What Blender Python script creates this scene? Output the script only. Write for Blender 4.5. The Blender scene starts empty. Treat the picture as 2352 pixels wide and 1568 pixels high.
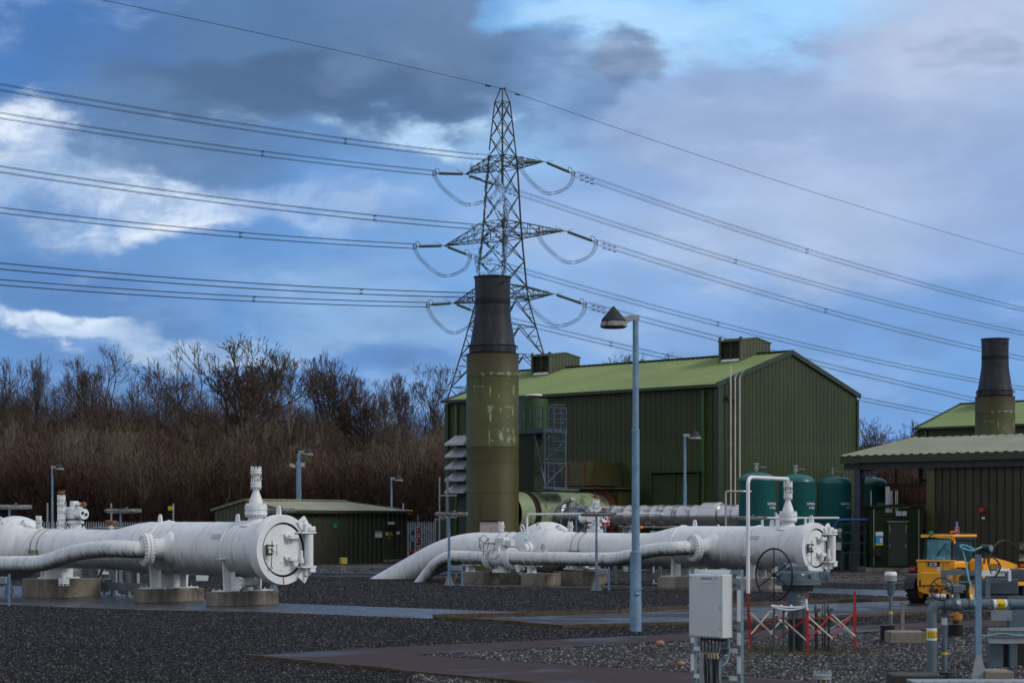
import bpy, bmesh, math, random
from mathutils import Vector as V, Matrix, noise as mnoise
rnd = random.Random(7)
PI = math.pi
C = bpy.context.scene.collection
F, H, HU, HV = 4573.3, 2.3, 1176.0, 1200.0       # focal length (px of a 2352 px wide picture), eye height, horizon
AL = math.radians(43.5)                            # the site grid is turned by this
AX = V((math.cos(AL), -math.sin(AL), 0)); BX = V((math.sin(AL), math.cos(AL), 0))
RZ = -AL
def P(u, v, Y): return V(((u-HU)/F*Y, Y, H+(HV-v)/F*Y))
def G(u, v, z=0.0):
    Y = F*(H-z)/(v-HV); return V(((u-HU)/F*Y, Y, z))
def along(p0, d, u):                               # distance from p0 along d to where the sight line u crosses
    k = (u-HU)/F
    return (k*p0.y-p0.x)/(d.x-k*d.y)
def zat(v, Y): return H+(HV-v)/F*Y
def loc2(p, base, rz):                             # world -> local of a thing
    q = p-base; c, s = math.cos(-rz), math.sin(-rz)
    return V((c*q.x-s*q.y, s*q.x+c*q.y, q.z))

# ---------------------------------------------------------------- mesh builder
class MB:
    def __init__(s): s.v = []; s.f = []
    def add(s, vs, fs):
        n = len(s.v); s.v += [tuple(v) for v in vs]; s.f += [tuple(n+i for i in f) for f in fs]; return s
    def box(s, c, d, rz=0, m=None, bev=0):
        x, y, z = d[0]/2, d[1]/2, d[2]/2
        if bev:
            b = bev; pts = []
            for sz, ins in ((-z, b), (-z+b, 0), (z-b, 0), (z, b)):
                for (px, py) in ((-x, -y+b), (-x+b, -y), (x-b, -y), (x, -y+b), (x, y-b), (x-b, y), (-x+b, y), (-x, y-b)):
                    if ins:
                        px = max(min(px, x-ins), -x+ins); py = max(min(py, y-ins), -y+ins)
                    pts.append(V((px, py, sz)))
            fs = [tuple(range(7, -1, -1)), tuple(range(24, 32))]
            for k in range(3):
                for i in range(8):
                    j = (i+1) % 8; fs.append((k*8+i, k*8+j, k*8+8+j, k*8+8+i))
        else:
            pts = [V((i*x, j*y, k*z)) for k in (-1, 1) for (i, j) in ((-1, -1), (1, -1), (1, 1), (-1, 1))]
            fs = [(3, 2, 1, 0), (4, 5, 6, 7), (0, 1, 5, 4), (1, 2, 6, 5), (2, 3, 7, 6), (3, 0, 4, 7)]
        M = m if m is not None else Matrix.Rotation(rz, 3, 'Z')
        c = V(c); return s.add([M@p+c for p in pts], fs)
    def frame(s, ax):
        ax = V(ax).normalized(); up = V((0, 0, 1)) if abs(ax.z) < .95 else V((0, 1, 0))
        x = up.cross(ax).normalized(); return x, ax.cross(x), ax
    def lathe(s, o, ax, prof, n=24, cap=True, a0=0.0):    # prof: (distance along axis, radius)
        o = V(o); x, y, z = s.frame(ax); vs = []; fs = []
        for (h, r) in prof:
            for i in range(n):
                a = 2*PI*i/n+a0; vs.append(o+z*h+x*(math.cos(a)*r)+y*(math.sin(a)*r))
        for k in range(len(prof)-1):
            for i in range(n):
                j = (i+1) % n; fs.append((k*n+i, k*n+j, k*n+n+j, k*n+n+i))
        if cap:
            if prof[0][1] > 1e-4: fs.append(tuple(range(n-1, -1, -1)))
            if prof[-1][1] > 1e-4: fs.append(tuple((len(prof)-1)*n+i for i in range(n)))
        return s.add(vs, fs)
    def cyl(s, p, q, r, r2=None, n=12, cap=True):
        p = V(p); q = V(q); L = (q-p).length
        if L < 1e-6: return s
        return s.lathe(p, (q-p), [(0, r), (L, r if r2 is None else r2)], n, cap)
    def bar(s, p, q, w, h=None, up=(0, 0, 1)):            # rectangular bar
        p = V(p); q = V(q); d = (q-p); L = d.length; d.normalize(); up = V(up)
        if abs(d.dot(up)) > .97: up = V((0, 1, 0)) if abs(d.y) < .9 else V((1, 0, 0))
        x = d.cross(up).normalized(); y = x.cross(d)
        M = Matrix((x, d, y)).transposed()
        return s.box((p+q)/2, (w, L, h or w), m=M)
    def tube(s, pts, r, n=12, cap=True):
        pts = [V(p) for p in pts]; m = len(pts)
        rs = r if isinstance(r, (list, tuple)) else [r]*m
        T = []
        for i in range(m):
            t = pts[min(i+1, m-1)]-pts[max(i-1, 0)]; T.append(t.normalized())
        x, y, _ = s.frame(T[0]); vs = []; fs = []
        for i in range(m):
            t = T[i]; x = (x-t*x.dot(t))
            if x.length < 1e-6: x = s.frame(t)[0]
            x.normalize(); y = t.cross(x)
            for k in range(n):
                a = 2*PI*k/n; vs.append(pts[i]+x*(math.cos(a)*rs[i])+y*(math.sin(a)*rs[i]))
        for i in range(m-1):
            for k in range(n):
                j = (k+1) % n; fs.append((i*n+k, i*n+j, i*n+n+j, i*n+n+k))
        if cap: fs += [tuple(range(n-1, -1, -1)), tuple((m-1)*n+i for i in range(n))]
        return s.add(vs, fs)
    def torus(s, o, ax, R, r, n=32, k=8, a0=0, a1=2*PI):
        o = V(o); x, y, z = s.frame(ax); full = abs(a1-a0-2*PI) < 1e-6
        pts = [o+x*(math.cos(a0+(a1-a0)*i/n)*R)+y*(math.sin(a0+(a1-a0)*i/n)*R) for i in range(n+(0 if full else 1))]
        if not full: return s.tube(pts, r, k)
        m = len(pts); vs = []; fs = []
        for i, p in enumerate(pts):
            d = (p-o).normalized()
            for j in range(k):
                a = 2*PI*j/k; vs.append(p+d*(math.cos(a)*r)+z*(math.sin(a)*r))
        for i in range(m):
            for j in range(k):
                i2, j2 = (i+1) % m, (j+1) % k; fs.append((i*k+j, i2*k+j, i2*k+j2, i*k+j2))
        return s.add(vs, fs)
    def bolts(s, o, ax, R, n, r=.02, L=.05, a0=0.0, sides=6):
        o = V(o); x, y, z = s.frame(ax)
        for i in range(n):
            a = 2*PI*i/n+a0; c = o+x*(math.cos(a)*R)+y*(math.sin(a)*R); s.cyl(c-z*L/2, c+z*L/2, r, n=sides)
        return s
    def prism(s, poly, d):                                # extrude a planar polygon (3-D points) by vector d
        n = len(poly); d = V(d); ps = [V(p) for p in poly]
        fs = [tuple(range(n-1, -1, -1)), tuple(range(n, 2*n))]+[(i, (i+1) % n, n+(i+1) % n, n+i) for i in range(n)]
        return s.add(ps+[p+d for p in ps], fs)
    def quad(s, a, b, c, d): return s.add([a, b, c, d], [(0, 1, 2, 3)])
    def ball(s, o, r, n=16, m=10, sc=(1, 1, 1)):
        o = V(o); vs = [o+V((0, 0, r*sc[2]))]; fs = []
        for i in range(1, m):
            t = PI*i/m
            for j in range(n):
                a = 2*PI*j/n; vs.append(o+V((math.sin(t)*math.cos(a)*r*sc[0], math.sin(t)*math.sin(a)*r*sc[1], math.cos(t)*r*sc[2])))
        vs.append(o-V((0, 0, r*sc[2])))
        for j in range(n):
            fs.append((0, 1+j, 1+(j+1) % n)); fs.append((len(vs)-1, 1+(m-2)*n+(j+1) % n, 1+(m-2)*n+j))
        for i in range(m-2):
            for j in range(n): fs.append((1+i*n+j, 1+(i+1)*n+j, 1+(i+1)*n+(j+1) % n, 1+i*n+(j+1) % n))
        return s.add(vs, fs)
    def build(s, name, mat, parent=None, loc=None, rz=0, smooth=35, fix=True):
        me = bpy.data.meshes.new(name); me.from_pydata(s.v, [], s.f)
        if fix:
            bm = bmesh.new(); bm.from_mesh(me); bmesh.ops.recalc_face_normals(bm, faces=bm.faces[:]); bm.to_mesh(me); bm.free()
        if smooth:
            me.shade_smooth(); me.set_sharp_from_angle(angle=math.radians(smooth))
        me.materials.append(mat)
        o = bpy.data.objects.new(name, me); C.objects.link(o)
        if parent: o.parent = parent
        if loc is not None: o.location = loc
        o.rotation_euler = (0, 0, rz)
        return o
def tag(o, label=None, cat=None, group=None, kind=None):
    if label: o['label'] = label
    if cat: o['category'] = cat
    if group: o['group'] = group
    if kind: o['kind'] = kind
    return o
def thing(name, label, cat, loc=(0, 0, 0), rz=0, group=None):
    o = bpy.data.objects.new(name, None); C.objects.link(o); o.empty_display_size = .2
    o.location = loc; o.rotation_euler = (0, 0, rz); return tag(o, label, cat, group)
def dup(root, loc=None, rz=None, label=None, group=None):
    def cp(o, par):
        c = o.copy(); C.objects.link(c); c.parent = par
        for ch in list(o.children): cp(ch, c)
        return c
    r = cp(root, None)
    if loc is not None: r.location = loc
    if rz is not None: r.rotation_euler = (0, 0, rz)
    if label: r['label'] = label
    if group: r['group'] = group
    return r
def text_mesh(txt, size, mat, parent, loc, face_dir, bold=False, bend=None, name='lettering', align='CENTER', up=(0, 0, 1), sx=1.0, th=.002):
    cu = bpy.data.curves.new(name, 'FONT'); cu.body = txt; cu.size = size; cu.align_x = align; cu.align_y = 'CENTER'
    cu.extrude = 0; cu.offset = size*.02 if bold else 0
    to = bpy.data.objects.new(name, cu); C.objects.link(to)
    bpy.context.view_layer.update()
    me = bpy.data.meshes.new_from_object(to.evaluated_get(bpy.context.evaluated_depsgraph_get()))
    bpy.data.objects.remove(to)
    n = V(face_dir).normalized(); u = V(up); x = u.cross(n).normalized(); y = n.cross(x); o = V(loc)
    if bend:
        c, R, th0 = bend           # vertical cylinder: centre, radius, angle of text centre
        for w in me.vertices:
            a = th0+w.co.x*sx/R; w.co = V((c[0]+math.cos(a)*(R+.004), c[1]+math.sin(a)*(R+.004), c[2]+w.co.y))
    else:
        for w in me.vertices: w.co = o+x*(w.co.x*sx)+y*w.co.y+n*th
    me.materials.clear(); me.materials.append(mat); me.name = name
    ob = bpy.data.objects.new(name, me); C.objects.link(ob); ob.parent = parent
    return ob
def smoothpath(pts, sub=6):                               # Catmull-Rom through 3-D points
    pts = [V(p) for p in pts]; out = []
    for i in range(len(pts)-1):
        p0 = pts[max(i-1, 0)]; p1 = pts[i]; p2 = pts[i+1]; p3 = pts[min(i+2, len(pts)-1)]
        for k in range(sub):
            t = k/sub
            out.append(.5*((2*p1)+(p2-p0)*t+(2*p0-5*p1+4*p2-p3)*t*t+(3*p1-p0-3*p2+p3)*t**3))
    out.append(pts[-1]); return out
def fillet(pts, R, sub=6):                                # straight runs with rounded elbows
    pts = [V(p) for p in pts]; out = [pts[0]]
    for i in range(1, len(pts)-1):
        a = (pts[i-1]-pts[i]); b = (pts[i+1]-pts[i]); r = min(R, a.length*.49, b.length*.49)
        A = pts[i]+a.normalized()*r; B = pts[i]+b.normalized()*r
        for k in range(sub+1):
            t = k/sub; out.append(A*(1-t)**2+pts[i]*2*t*(1-t)+B*t*t)
    out.append(pts[-1]); return out

# ---------------------------------------------------------------- materials
MATS = {}
def mk(name, col, rough=.6, metal=0.0, var=.12, scale=3.0, bump=0.0, bscale=30.0, col2=None, spots=None, streak=None, spec=.4, coat=0.0, moss_shade=0.0):
    """col: base; var: brightness variation; spots=(colour, scale, threshold[, softness]) ; streak=(colour, amount) vertical stains"""
    m = bpy.data.materials.new(name); m.use_nodes = True; nt = m.node_tree; N = nt.nodes; L = nt.links
    b = N['Principled BSDF']; b.inputs['Roughness'].default_value = rough; b.inputs['Metallic'].default_value = metal
    b.inputs['Specular IOR Level'].default_value = spec
    if coat: b.inputs['Coat Weight'].default_value = coat; b.inputs['Coat Roughness'].default_value = .15
    tc = N.new('ShaderNodeTexCoord'); co = tc.outputs['Object']
    def noise(sc, det=4, vec=co, rough=.6):
        n = N.new('ShaderNodeTexNoise'); n.inputs['Scale'].default_value = sc; n.inputs['Detail'].default_value = det
        n.inputs['Roughness'].default_value = rough; L.new(vec, n.inputs['Vector']); return n.outputs['Fac']
    def ramp(fac, a, b_, c0, c1):
        r = N.new('ShaderNodeValToRGB'); r.color_ramp.elements[0].position = a; r.color_ramp.elements[1].position = b_
        r.color_ramp.elements[0].color = (*c0, 1); r.color_ramp.elements[1].color = (*c1, 1); L.new(fac, r.inputs[0]); return r.outputs[0]
    def mix(f, A, B, mode='MIX'):
        x = N.new('ShaderNodeMix'); x.data_type = 'RGBA'; x.blend_type = mode
        for s_, val in ((x.inputs[0], f), (x.inputs[6], A), (x.inputs[7], B)):
            if hasattr(val, 'links'): L.new(val, s_)
            elif isinstance(val, (int, float)): s_.default_value = val
            else: s_.default_value = (*val, 1)
        return x.outputs[2]
    lo = tuple(c*(1-var) for c in col); hi = tuple(min(1, c*(1+var)) for c in (col2 or col))
    c = ramp(noise(scale), .3, .7, lo, hi)
    if spots:
        for sp in (spots if isinstance(spots, list) else [spots]):
            soft = sp[3] if len(sp) > 3 else .05
            f = ramp(noise(sp[1], 6, rough=.7), sp[2], sp[2]+soft, (0, 0, 0), (1, 1, 1)); c = mix(f, c, sp[0])
    if streak:
        mp = N.new('ShaderNodeMapping'); mp.inputs['Scale'].default_value = (1, 1, .12); L.new(co, mp.inputs['Vector'])
        f = ramp(noise(streak[2] if len(streak) > 2 else 4, 5, mp.outputs[0], .65), .5, .8, (0, 0, 0), (streak[1],)*3); c = mix(f, c, streak[0])
    if moss_shade:
        ge = N.new('ShaderNodeNewGeometry'); sz = N.new('ShaderNodeSeparateXYZ'); L.new(ge.outputs['Normal'], sz.inputs[0])
        mp = N.new('ShaderNodeMapping'); mp.inputs['Scale'].default_value = (9, .8, .8); L.new(co, mp.inputs['Vector'])
        ad = N.new('ShaderNodeMath'); ad.operation = 'MULTIPLY_ADD'; L.new(noise(1.6, 5, mp.outputs[0], .7), ad.inputs[0]); ad.inputs[1].default_value = 1.5; L.new(sz.outputs[2], ad.inputs[2])
        f = ramp(ad.outputs[0], .05, .62, (moss_shade,)*3, (0, 0, 0)); c = mix(f, c, (.035, .038, .022))  # dark moss tint on down-facing normals, also painting underside shade into the colour
    L.new(c, b.inputs['Base Color'])
    if bump:
        bn = N.new('ShaderNodeBump'); bn.inputs['Strength'].default_value = bump; bn.inputs['Distance'].default_value = .02
        L.new(noise(bscale, 3), bn.inputs['Height']); L.new(bn.outputs[0], b.inputs['Normal'])
    MATS[name] = m; m['h'] = 1
    return m
W_ = mk('white_paint', (.77, .79, .80), .40, moss_shade=.6, var=.05, scale=1.2, spots=[((.55, .55, .53), 6, .64, .12), ((.12, .11, .09), 30, .70, .03)], streak=((.34, .35, .33), .5, 7), bump=.05)
WC = mk('white_paint_clean', (.78, .80, .81), .4, var=.05, spots=((.4, .39, .36), 16, .7, .1))
WM = mk('white_paint_moss_shade', (.73, .75, .76), .45, moss_shade=.9, var=.12, scale=2, spots=[((.10, .10, .07), 26, .69, .05)], streak=((.30, .30, .27), .7, 6), bump=.06)
RUST = mk('rust', (.22, .08, .04), .85, var=.4, scale=14)
CON = mk('weathered_concrete', (.24, .21, .175), .9, var=.22, scale=1.8, spots=[((.07, .06, .05), 1.1, .52, .2), ((.34, .31, .26), 30, .62, .08)], streak=((.06, .055, .045), .85, 5), bump=.25, bscale=60)
CONL = mk('pale_concrete', (.36, .32, .27), .9, var=.18, scale=2, spots=((.12, .10, .08), 3, .6, .15), bump=.2, bscale=50)
GALV = mk('galvanised_steel', (.34, .37, .40), .5, .35, var=.16, scale=9, spots=((.22, .24, .27), 18, .6, .1), bump=.03)
GALVB = mk('galvanised_blue_grey', (.17, .28, .40), .5, .15, var=.2, scale=5, spots=[((.26, .36, .46), 22, .64, .06), ((.10, .08, .07), 17, .74, .03)])
STEEL = mk('dark_steel', (.045, .05, .055), .6, .2, var=.3, scale=6)
BLACK = mk('black_paint', (.015, .016, .018), .5, var=.3, scale=6)
RUBBER = mk('rubber', (.014, .014, .015), .85, var=.3, scale=12)
OLIVE = mk('olive_clad', (.062, .056, .012), .55, var=.2, scale=.5, spots=((.045, .035, .014), 1.3, .6, .12), streak=((.04, .034, .014), .7, 2.2), bump=.05, bscale=6)
OLIVEL = mk('faded_olive_clad', (.072, .078, .020), .55, var=.18, scale=.6, spots=[((.35, .47, .3), 5, .70, .02)], streak=((.06, .055, .02), .5, 2.2))
SOOT = mk('sooty_black_metal', (.018, .021, .029), .5, .1, var=.6, scale=.8, streak=((.07, .08, .10), .9, 2.2))
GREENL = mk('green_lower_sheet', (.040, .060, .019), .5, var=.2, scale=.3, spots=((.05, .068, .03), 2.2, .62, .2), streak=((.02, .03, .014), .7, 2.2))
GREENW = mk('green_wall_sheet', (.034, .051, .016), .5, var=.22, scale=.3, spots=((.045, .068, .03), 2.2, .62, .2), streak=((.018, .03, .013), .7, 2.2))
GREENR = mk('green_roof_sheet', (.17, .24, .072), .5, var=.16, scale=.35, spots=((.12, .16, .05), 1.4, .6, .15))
GREENT = mk('dark_green_trim', (.030, .048, .028), .5, var=.15)
GREENB = mk('bright_green_trim', (.045, .12, .035), .5, var=.15)
VENTG = mk('olive_grey_sheet', (.080, .090, .055), .55, var=.15, scale=.8)
DUCTG = mk('pale_green_duct', (.25, .31, .19), .5, var=.15, scale=.6, spots=[((.11, .14, .055), .8, .56, .02), ((.5, .58, .45), 2.5, .69, .02)], streak=((.12, .13, .06), .4, 2))
TANK = mk('teal_tank_paint', (.007, .105, .105), .38, var=.15, scale=.8, spots=((.02, .10, .09), 9, .62, .08), spec=.5)
TANKD = mk('dark_teal_paint', (.008, .04, .038), .45, var=.25)
BROWNW = mk('brown_green_wall_sheet', (.046, .040, .026), .55, var=.2, scale=.5, streak=((.04, .034, .024), .6, 1.5))
BROWNT = mk('olive_trim', (.085, .09, .045), .55, var=.18, scale=2)
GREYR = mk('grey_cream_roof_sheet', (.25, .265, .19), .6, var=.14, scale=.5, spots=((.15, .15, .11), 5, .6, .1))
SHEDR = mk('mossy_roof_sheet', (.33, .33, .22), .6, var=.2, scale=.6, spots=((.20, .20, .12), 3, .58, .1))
EAVE = mk('dark_olive_gutter', (.045, .045, .032), .5, var=.15)
KIOSK = mk('dark_green_kiosk', (.016, .024, .012), .8, spec=.15, var=.12, bump=.05, bscale=200)
ALU = mk('silver_cladding', (.58, .57, .60), .3, .85, var=.14, scale=1.2, spots=((.35, .33, .34), 3, .62, .1))
ALUD = mk('stained_silver_band', (.36, .34, .33), .45, .6, var=.25, scale=4)
GREYP = mk('blue_grey_paint', (.10, .145, .175), .45, var=.12, scale=4, spots=((.2, .23, .24), 28, .7, .05), spec=.5)
GREYD = mk('dark_blue_grey_paint', (.055, .08, .095), .5, var=.15, scale=4)
CABW = mk('cabinet_grey_white', (.60, .64, .67), .45, var=.05, scale=2, spots=((.45, .45, .44), 12, .68, .15))
TAPEW = mk('white_reflective_tape', (.74, .78, .80), .5, var=.05)
REDP = mk('red_barrier_paint', (.42, .02, .02), .5, var=.3, scale=9)
WOODW = mk('weathered_white_slat', (.55, .45, .38), .6, var=.3, scale=7)
REDS = mk('signal_red', (.55, .015, .02), .45, var=.08)
WHS = mk('sign_white', (.72, .74, .75), .45, var=.03)
YEL = mk('sign_yellow', (.72, .50, .02), .5, var=.06)
MARO = mk('fire_sign_maroon', (.36, .01, .05), .5, var=.06)
BLUS = mk('sign_blue', (.03, .28, .62), .45, var=.06)
GRNS = mk('sign_green', (.01, .24, .12), .45, var=.06)
JY = mk('machine_yellow_paint', (.95, .40, .012), .35, var=.08, scale=2, spots=((.3, .14, .03), 7, .70, .08), coat=.3)
GLASS = mk('tinted_glass', (.02, .05, .07), .05, var=.2, scale=3, spec=.9)
CYAN = mk('pale_blue_cable', (.16, .50, .62), .5, var=.1)
BLUC = mk('blue_cable', (.012, .06, .22), .4, var=.1)
PYL = mk('weathered_lattice_steel', (.050, .058, .052), .6, .3, var=.3, scale=.8)
INS = mk('insulator_glaze', (.12, .16, .15), .3, var=.3, scale=3)
WIRE = mk('conductor_wire', (.012, .013, .016), .8, 0, var=.2)
LAMPM = mk('lichened_lamp_housing', (.24, .24, .22), .8, var=.4, scale=12, spots=((.07, .065, .05), 7, .55, .08))
LAMPB = mk('dark_lamp_hood', (.022, .026, .034), .7, var=.15)
ORNG = mk('orange_plastic', (.72, .20, .02), .5, var=.08)
BRASS = mk('ochre_primer', (.36, .18, .03), .55, var=.3, scale=9)
GREYBOX = mk('grey_junction_box', (.22, .25, .28), .5, var=.1)
MESHG = mk('galvanised_grating', (.28, .33, .37), .5, .3, var=.15)
LEDR = mk('red_lamp_lens', (.45, .02, .01), .2, var=.1); LEDG = mk('green_beacon', (.01, .25, .07), .25, var=.1)
# ================================================================ camera, light, sky
sc = bpy.context.scene
cam = bpy.data.cameras.new('camera'); co = bpy.data.objects.new('camera', cam); C.objects.link(co)
co.location = (0, 0, H); co.rotation_euler = (PI/2, 0, 0); cam.lens = 70; cam.sensor_width = 36
cam.shift_y = (HV-784)/2352; cam.clip_end = 6000; cam.clip_start = .5
cam.dof.use_dof = True; cam.dof.focus_distance = 75; cam.dof.aperture_fstop = 3.6
sc.camera = co
cy = sc.cycles; cy.max_bounces = 5; cy.diffuse_bounces = 2; cy.glossy_bounces = 2; cy.transmission_bounces = 6; cy.transparent_max_bounces = 4
cy.use_adaptive_sampling = True; cy.adaptive_threshold = .018; cy.adaptive_min_samples = 24; cy.use_denoising = True; cy.time_limit = 700; cy.caustics_reflective = False; cy.caustics_refractive = False
try: cy.denoiser = 'OPENIMAGEDENOISE'; cy.denoising_input_passes = 'RGB_ALBEDO_NORMAL'
except Exception: pass
sc.view_settings.view_transform = 'Standard'; sc.view_settings.look = 'None'; sc.view_settings.exposure = 0
sun = bpy.data.lights.new('sun', 'SUN'); so = bpy.data.objects.new('sun', sun); C.objects.link(so)
SD = V((.82, -.30, .60)).normalized()
so.rotation_euler = (-SD).to_track_quat('-Z', 'Y').to_euler(); sun.energy = 1.25; sun.angle = math.radians(14); sun.color = (1, .95, .87)
wd = bpy.data.worlds.new('World'); sc.world = wd; wd.use_nodes = True
try: wd.cycles.sampling_method = 'NONE'
except Exception: pass
nt = wd.node_tree; N = nt.nodes; L = nt.links; bg = N['Background']
sky = N.new('ShaderNodeTexSky'); sky.sky_type = 'NISHITA'; sky.sun_disc = False
sky.sun_elevation = math.asin(SD.z); sky.sun_rotation = math.atan2(SD.x, SD.y); sky.air_density = 1.2; sky.dust_density = .6; sky.ozone_density = 3
tc = N.new('ShaderNodeTexCoord'); D = tc.outputs['Generated']
sx = N.new('ShaderNodeSeparateXYZ'); L.new(D, sx.inputs[0])
def M(op, a, b=None, clamp=False):
    n = N.new('ShaderNodeMath'); n.operation = op; n.use_clamp = clamp
    for i, x in enumerate((a, b)):
        if x is None: continue
        if hasattr(x, 'links'): L.new(x, n.inputs[i])
        else: n.inputs[i].default_value = x
    return n.outputs[0]
def mixc(f, A, B):
    x = N.new('ShaderNodeMix'); x.data_type = 'RGBA'
    for s_, val in ((x.inputs[0], f), (x.inputs[6], A), (x.inputs[7], B)):
        if hasattr(val, 'links'): L.new(val, s_)
        elif isinstance(val, (int, float)): s_.default_value = val
        else: s_.default_value = (*val, 1)
    return x.outputs[2]
def srgb(r, g, b): return tuple(((c/255+.055)/1.055)**2.4 if c > 10 else c/255/12.92 for c in (r, g, b))
# azimuth / elevation of the direction, in degrees
az = M('MULTIPLY', M('ARCTAN2', sx.outputs[0], sx.outputs[1]), 57.2958)
el = M('MULTIPLY', M('ARCSINE', sx.outputs[2]), 57.2958)
def nz(scale, det, seed, zs=2.2, dist=.0, rough=.55):
    mp = N.new('ShaderNodeMapping'); mp.inputs['Scale'].default_value = (1, 1, zs); mp.inputs['Location'].default_value = (seed, seed*.7, seed*.3); L.new(D, mp.inputs[0])
    n = N.new('ShaderNodeTexNoise'); n.inputs['Scale'].default_value = scale; n.inputs['Detail'].default_value = det; n.inputs['Roughness'].default_value = rough
    n.inputs['Distortion'].default_value = dist; L.new(mp.outputs[0], n.inputs['Vector']); return n.outputs['Fac']
n1 = nz(9, 6, 3.1); n2 = nz(22, 6, 7.7); n3 = nz(5, 4, 1.3)
wob = M('SUBTRACT', n1, .5); wob2 = M('SUBTRACT', n2, .5); wob3 = M('SUBTRACT', nz(9, 6, 12.9), .5)
azw = M('ADD', az, M('MULTIPLY', wob, 9.0)); azw = M('ADD', azw, M('MULTIPLY', wob2, 2.6))
elw = M('ADD', el, M('MULTIPLY', wob3, 5.0)); elw = M('ADD', elw, M('MULTIPLY', wob2, 1.8))
def A_(u): return math.degrees(math.atan((u-HU)/F))
def E_(v): return math.degrees(math.atan((HV-v)/F))
def smooth(x):
    r = N.new('ShaderNodeMapRange'); r.interpolation_type = 'SMOOTHERSTEP'; L.new(x, r.inputs[0]); return r.outputs[0]
def blob(u, v, ru, rv, hard=1.0):
    a = M('DIVIDE', M('SUBTRACT', azw, A_(u)), ru/F*57.3); e = M('DIVIDE', M('SUBTRACT', elw, E_(v)), rv/F*57.3)
    d = M('SQRT', M('ADD', M('MULTIPLY', a, a), M('MULTIPLY', e, e)))
    return smooth(M('MULTIPLY', M('SUBTRACT', 1.0+.5/hard, d), hard, True))
base = mixc(smooth(M('DIVIDE', el, 14)), srgb(84, 142, 212), srgb(126, 168, 218))
base = mixc(smooth(M('DIVIDE', M('ADD', M('MULTIPLY', az, -1), 2), 13, True)), base, srgb(66, 122, 190))
base = mixc(smooth(M('MULTIPLY', M('SUBTRACT', n1, .40), 2.6, True)), base, mixc(.55, base, srgb(150, 178, 220)))
LAY = [  # centre, radii, colour, strength, edge hardness
 (1950, 340, 620, 260, (150, 164, 200), .8, .6), (1850, 520, 330, 130, (172, 188, 220), .75, .6), (2280, 560, 260, 130, (132, 160, 212), .6, .6), (2000, 750, 420, 110, (96, 140, 202), .75, .7),
 (2300, 60, 330, 170, (184, 194, 218), .8, .6), (2320, 150, 90, 50, (146, 158, 190), .7, .9),
 (640, 120, 600, 215, (78, 106, 150), .95, .8), (60, 90, 290, 230, (56, 104, 172), .9, .6), (700, 205, 350, 75, (60, 82, 122), .9, .8), (400, 350, 190, 120, (84, 110, 152), .8, .7), (960, 60, 190, 140, (100, 118, 156), .8, .9),
 (1600, 70, 430, 80, (156, 206, 250), .95, 1.0), (1180, 60, 120, 60, (120, 170, 228), .7, 1), (1380, 70, 200, 50, (176, 214, 246), .7, 1), (1365, 165, 100, 52, (100, 118, 156), .9, .9), (1230, 250, 150, 60, (112, 134, 178), .7, .7),
 (940, 322, 190, 34, (192, 222, 250), .9, .8), (1180, 330, 120, 60, (150, 184, 228), .6, .6), (1400, 420, 180, 80, (128, 160, 212), .6, .6), (1350, 560, 220, 100, (150, 176, 220), .6, .6),
 (60, 345, 140, 62, (222, 232, 244), .98, .9), (150, 420, 190, 60, (160, 184, 218), .85, .7), (400, 505, 190, 58, (208, 222, 242), .95, .8), (430, 560, 110, 28, (228, 236, 248), .95, .9), (740, 510, 170, 70, (156, 182, 222), .8, .7),
 (40, 560, 220, 75, (84, 128, 190), .8, .7), (180, 660, 300, 75, (66, 112, 180), .85, .7), (600, 640, 260, 60, (96, 138, 200), .7, .7), (470, 600, 180, 40, (88, 130, 194), .7, .7),
 (90, 775, 250, 40, (212, 226, 244), .98, .9), (430, 790, 280, 36, (166, 190, 226), .85, .8), (850, 730, 220, 70, (142, 172, 218), .7, .6), (900, 850, 260, 50, (64, 118, 192), .8, .7), (1500, 720, 220, 80, (126, 160, 212), .6, .6)]
c = base
brk = smooth(M('MULTIPLY', M('SUBTRACT', nz(30, 6, 21.3, 2.0, .5, .62), .36), 4.2, True))
for (u, v, ru, rv, col, st, hd) in LAY:
    if col[0] > 155 and u < 1300: f_ = M('MULTIPLY', M('MULTIPLY', blob(u, v, ru, rv, hd), st), M('ADD', M('MULTIPLY', brk, .6), .42))
    else: f_ = M('MULTIPLY', blob(u, v, ru, rv, hd), st)
    if col[0] < 155 and u < 1300: col = (col[0]*.93, col[1]*1.0, col[2]*1.0)
    c = mixc(f_, c, srgb(*col))
puff = smooth(M('MULTIPLY', M('SUBTRACT', nz(14, 7, 31.7, 2.4, .3, .6), .52), 4.0, True))
c = mixc(M('MULTIPLY', puff, .55), c, mixc(.5, c, srgb(196, 212, 236)))
dusk = smooth(M('MULTIPLY', M('SUBTRACT', nz(11, 6, 41.1, 2.4, .3, .58), .52), 4.0, True))
c = mixc(M('MULTIPLY', dusk, .7), c, mixc(.5, c, srgb(52, 86, 138)))
fine = M('MULTIPLY', M('ADD', M('MULTIPLY', M('SUBTRACT', nz(24, 5, 5.5, 2.6, .3, .5), .5), .38), 1.0), 1.0)
fn = N.new('ShaderNodeVectorMath'); fn.operation = 'SCALE'; L.new(c, fn.inputs[0]); L.new(fine, fn.inputs[3]); c = fn.outputs[0]
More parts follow.
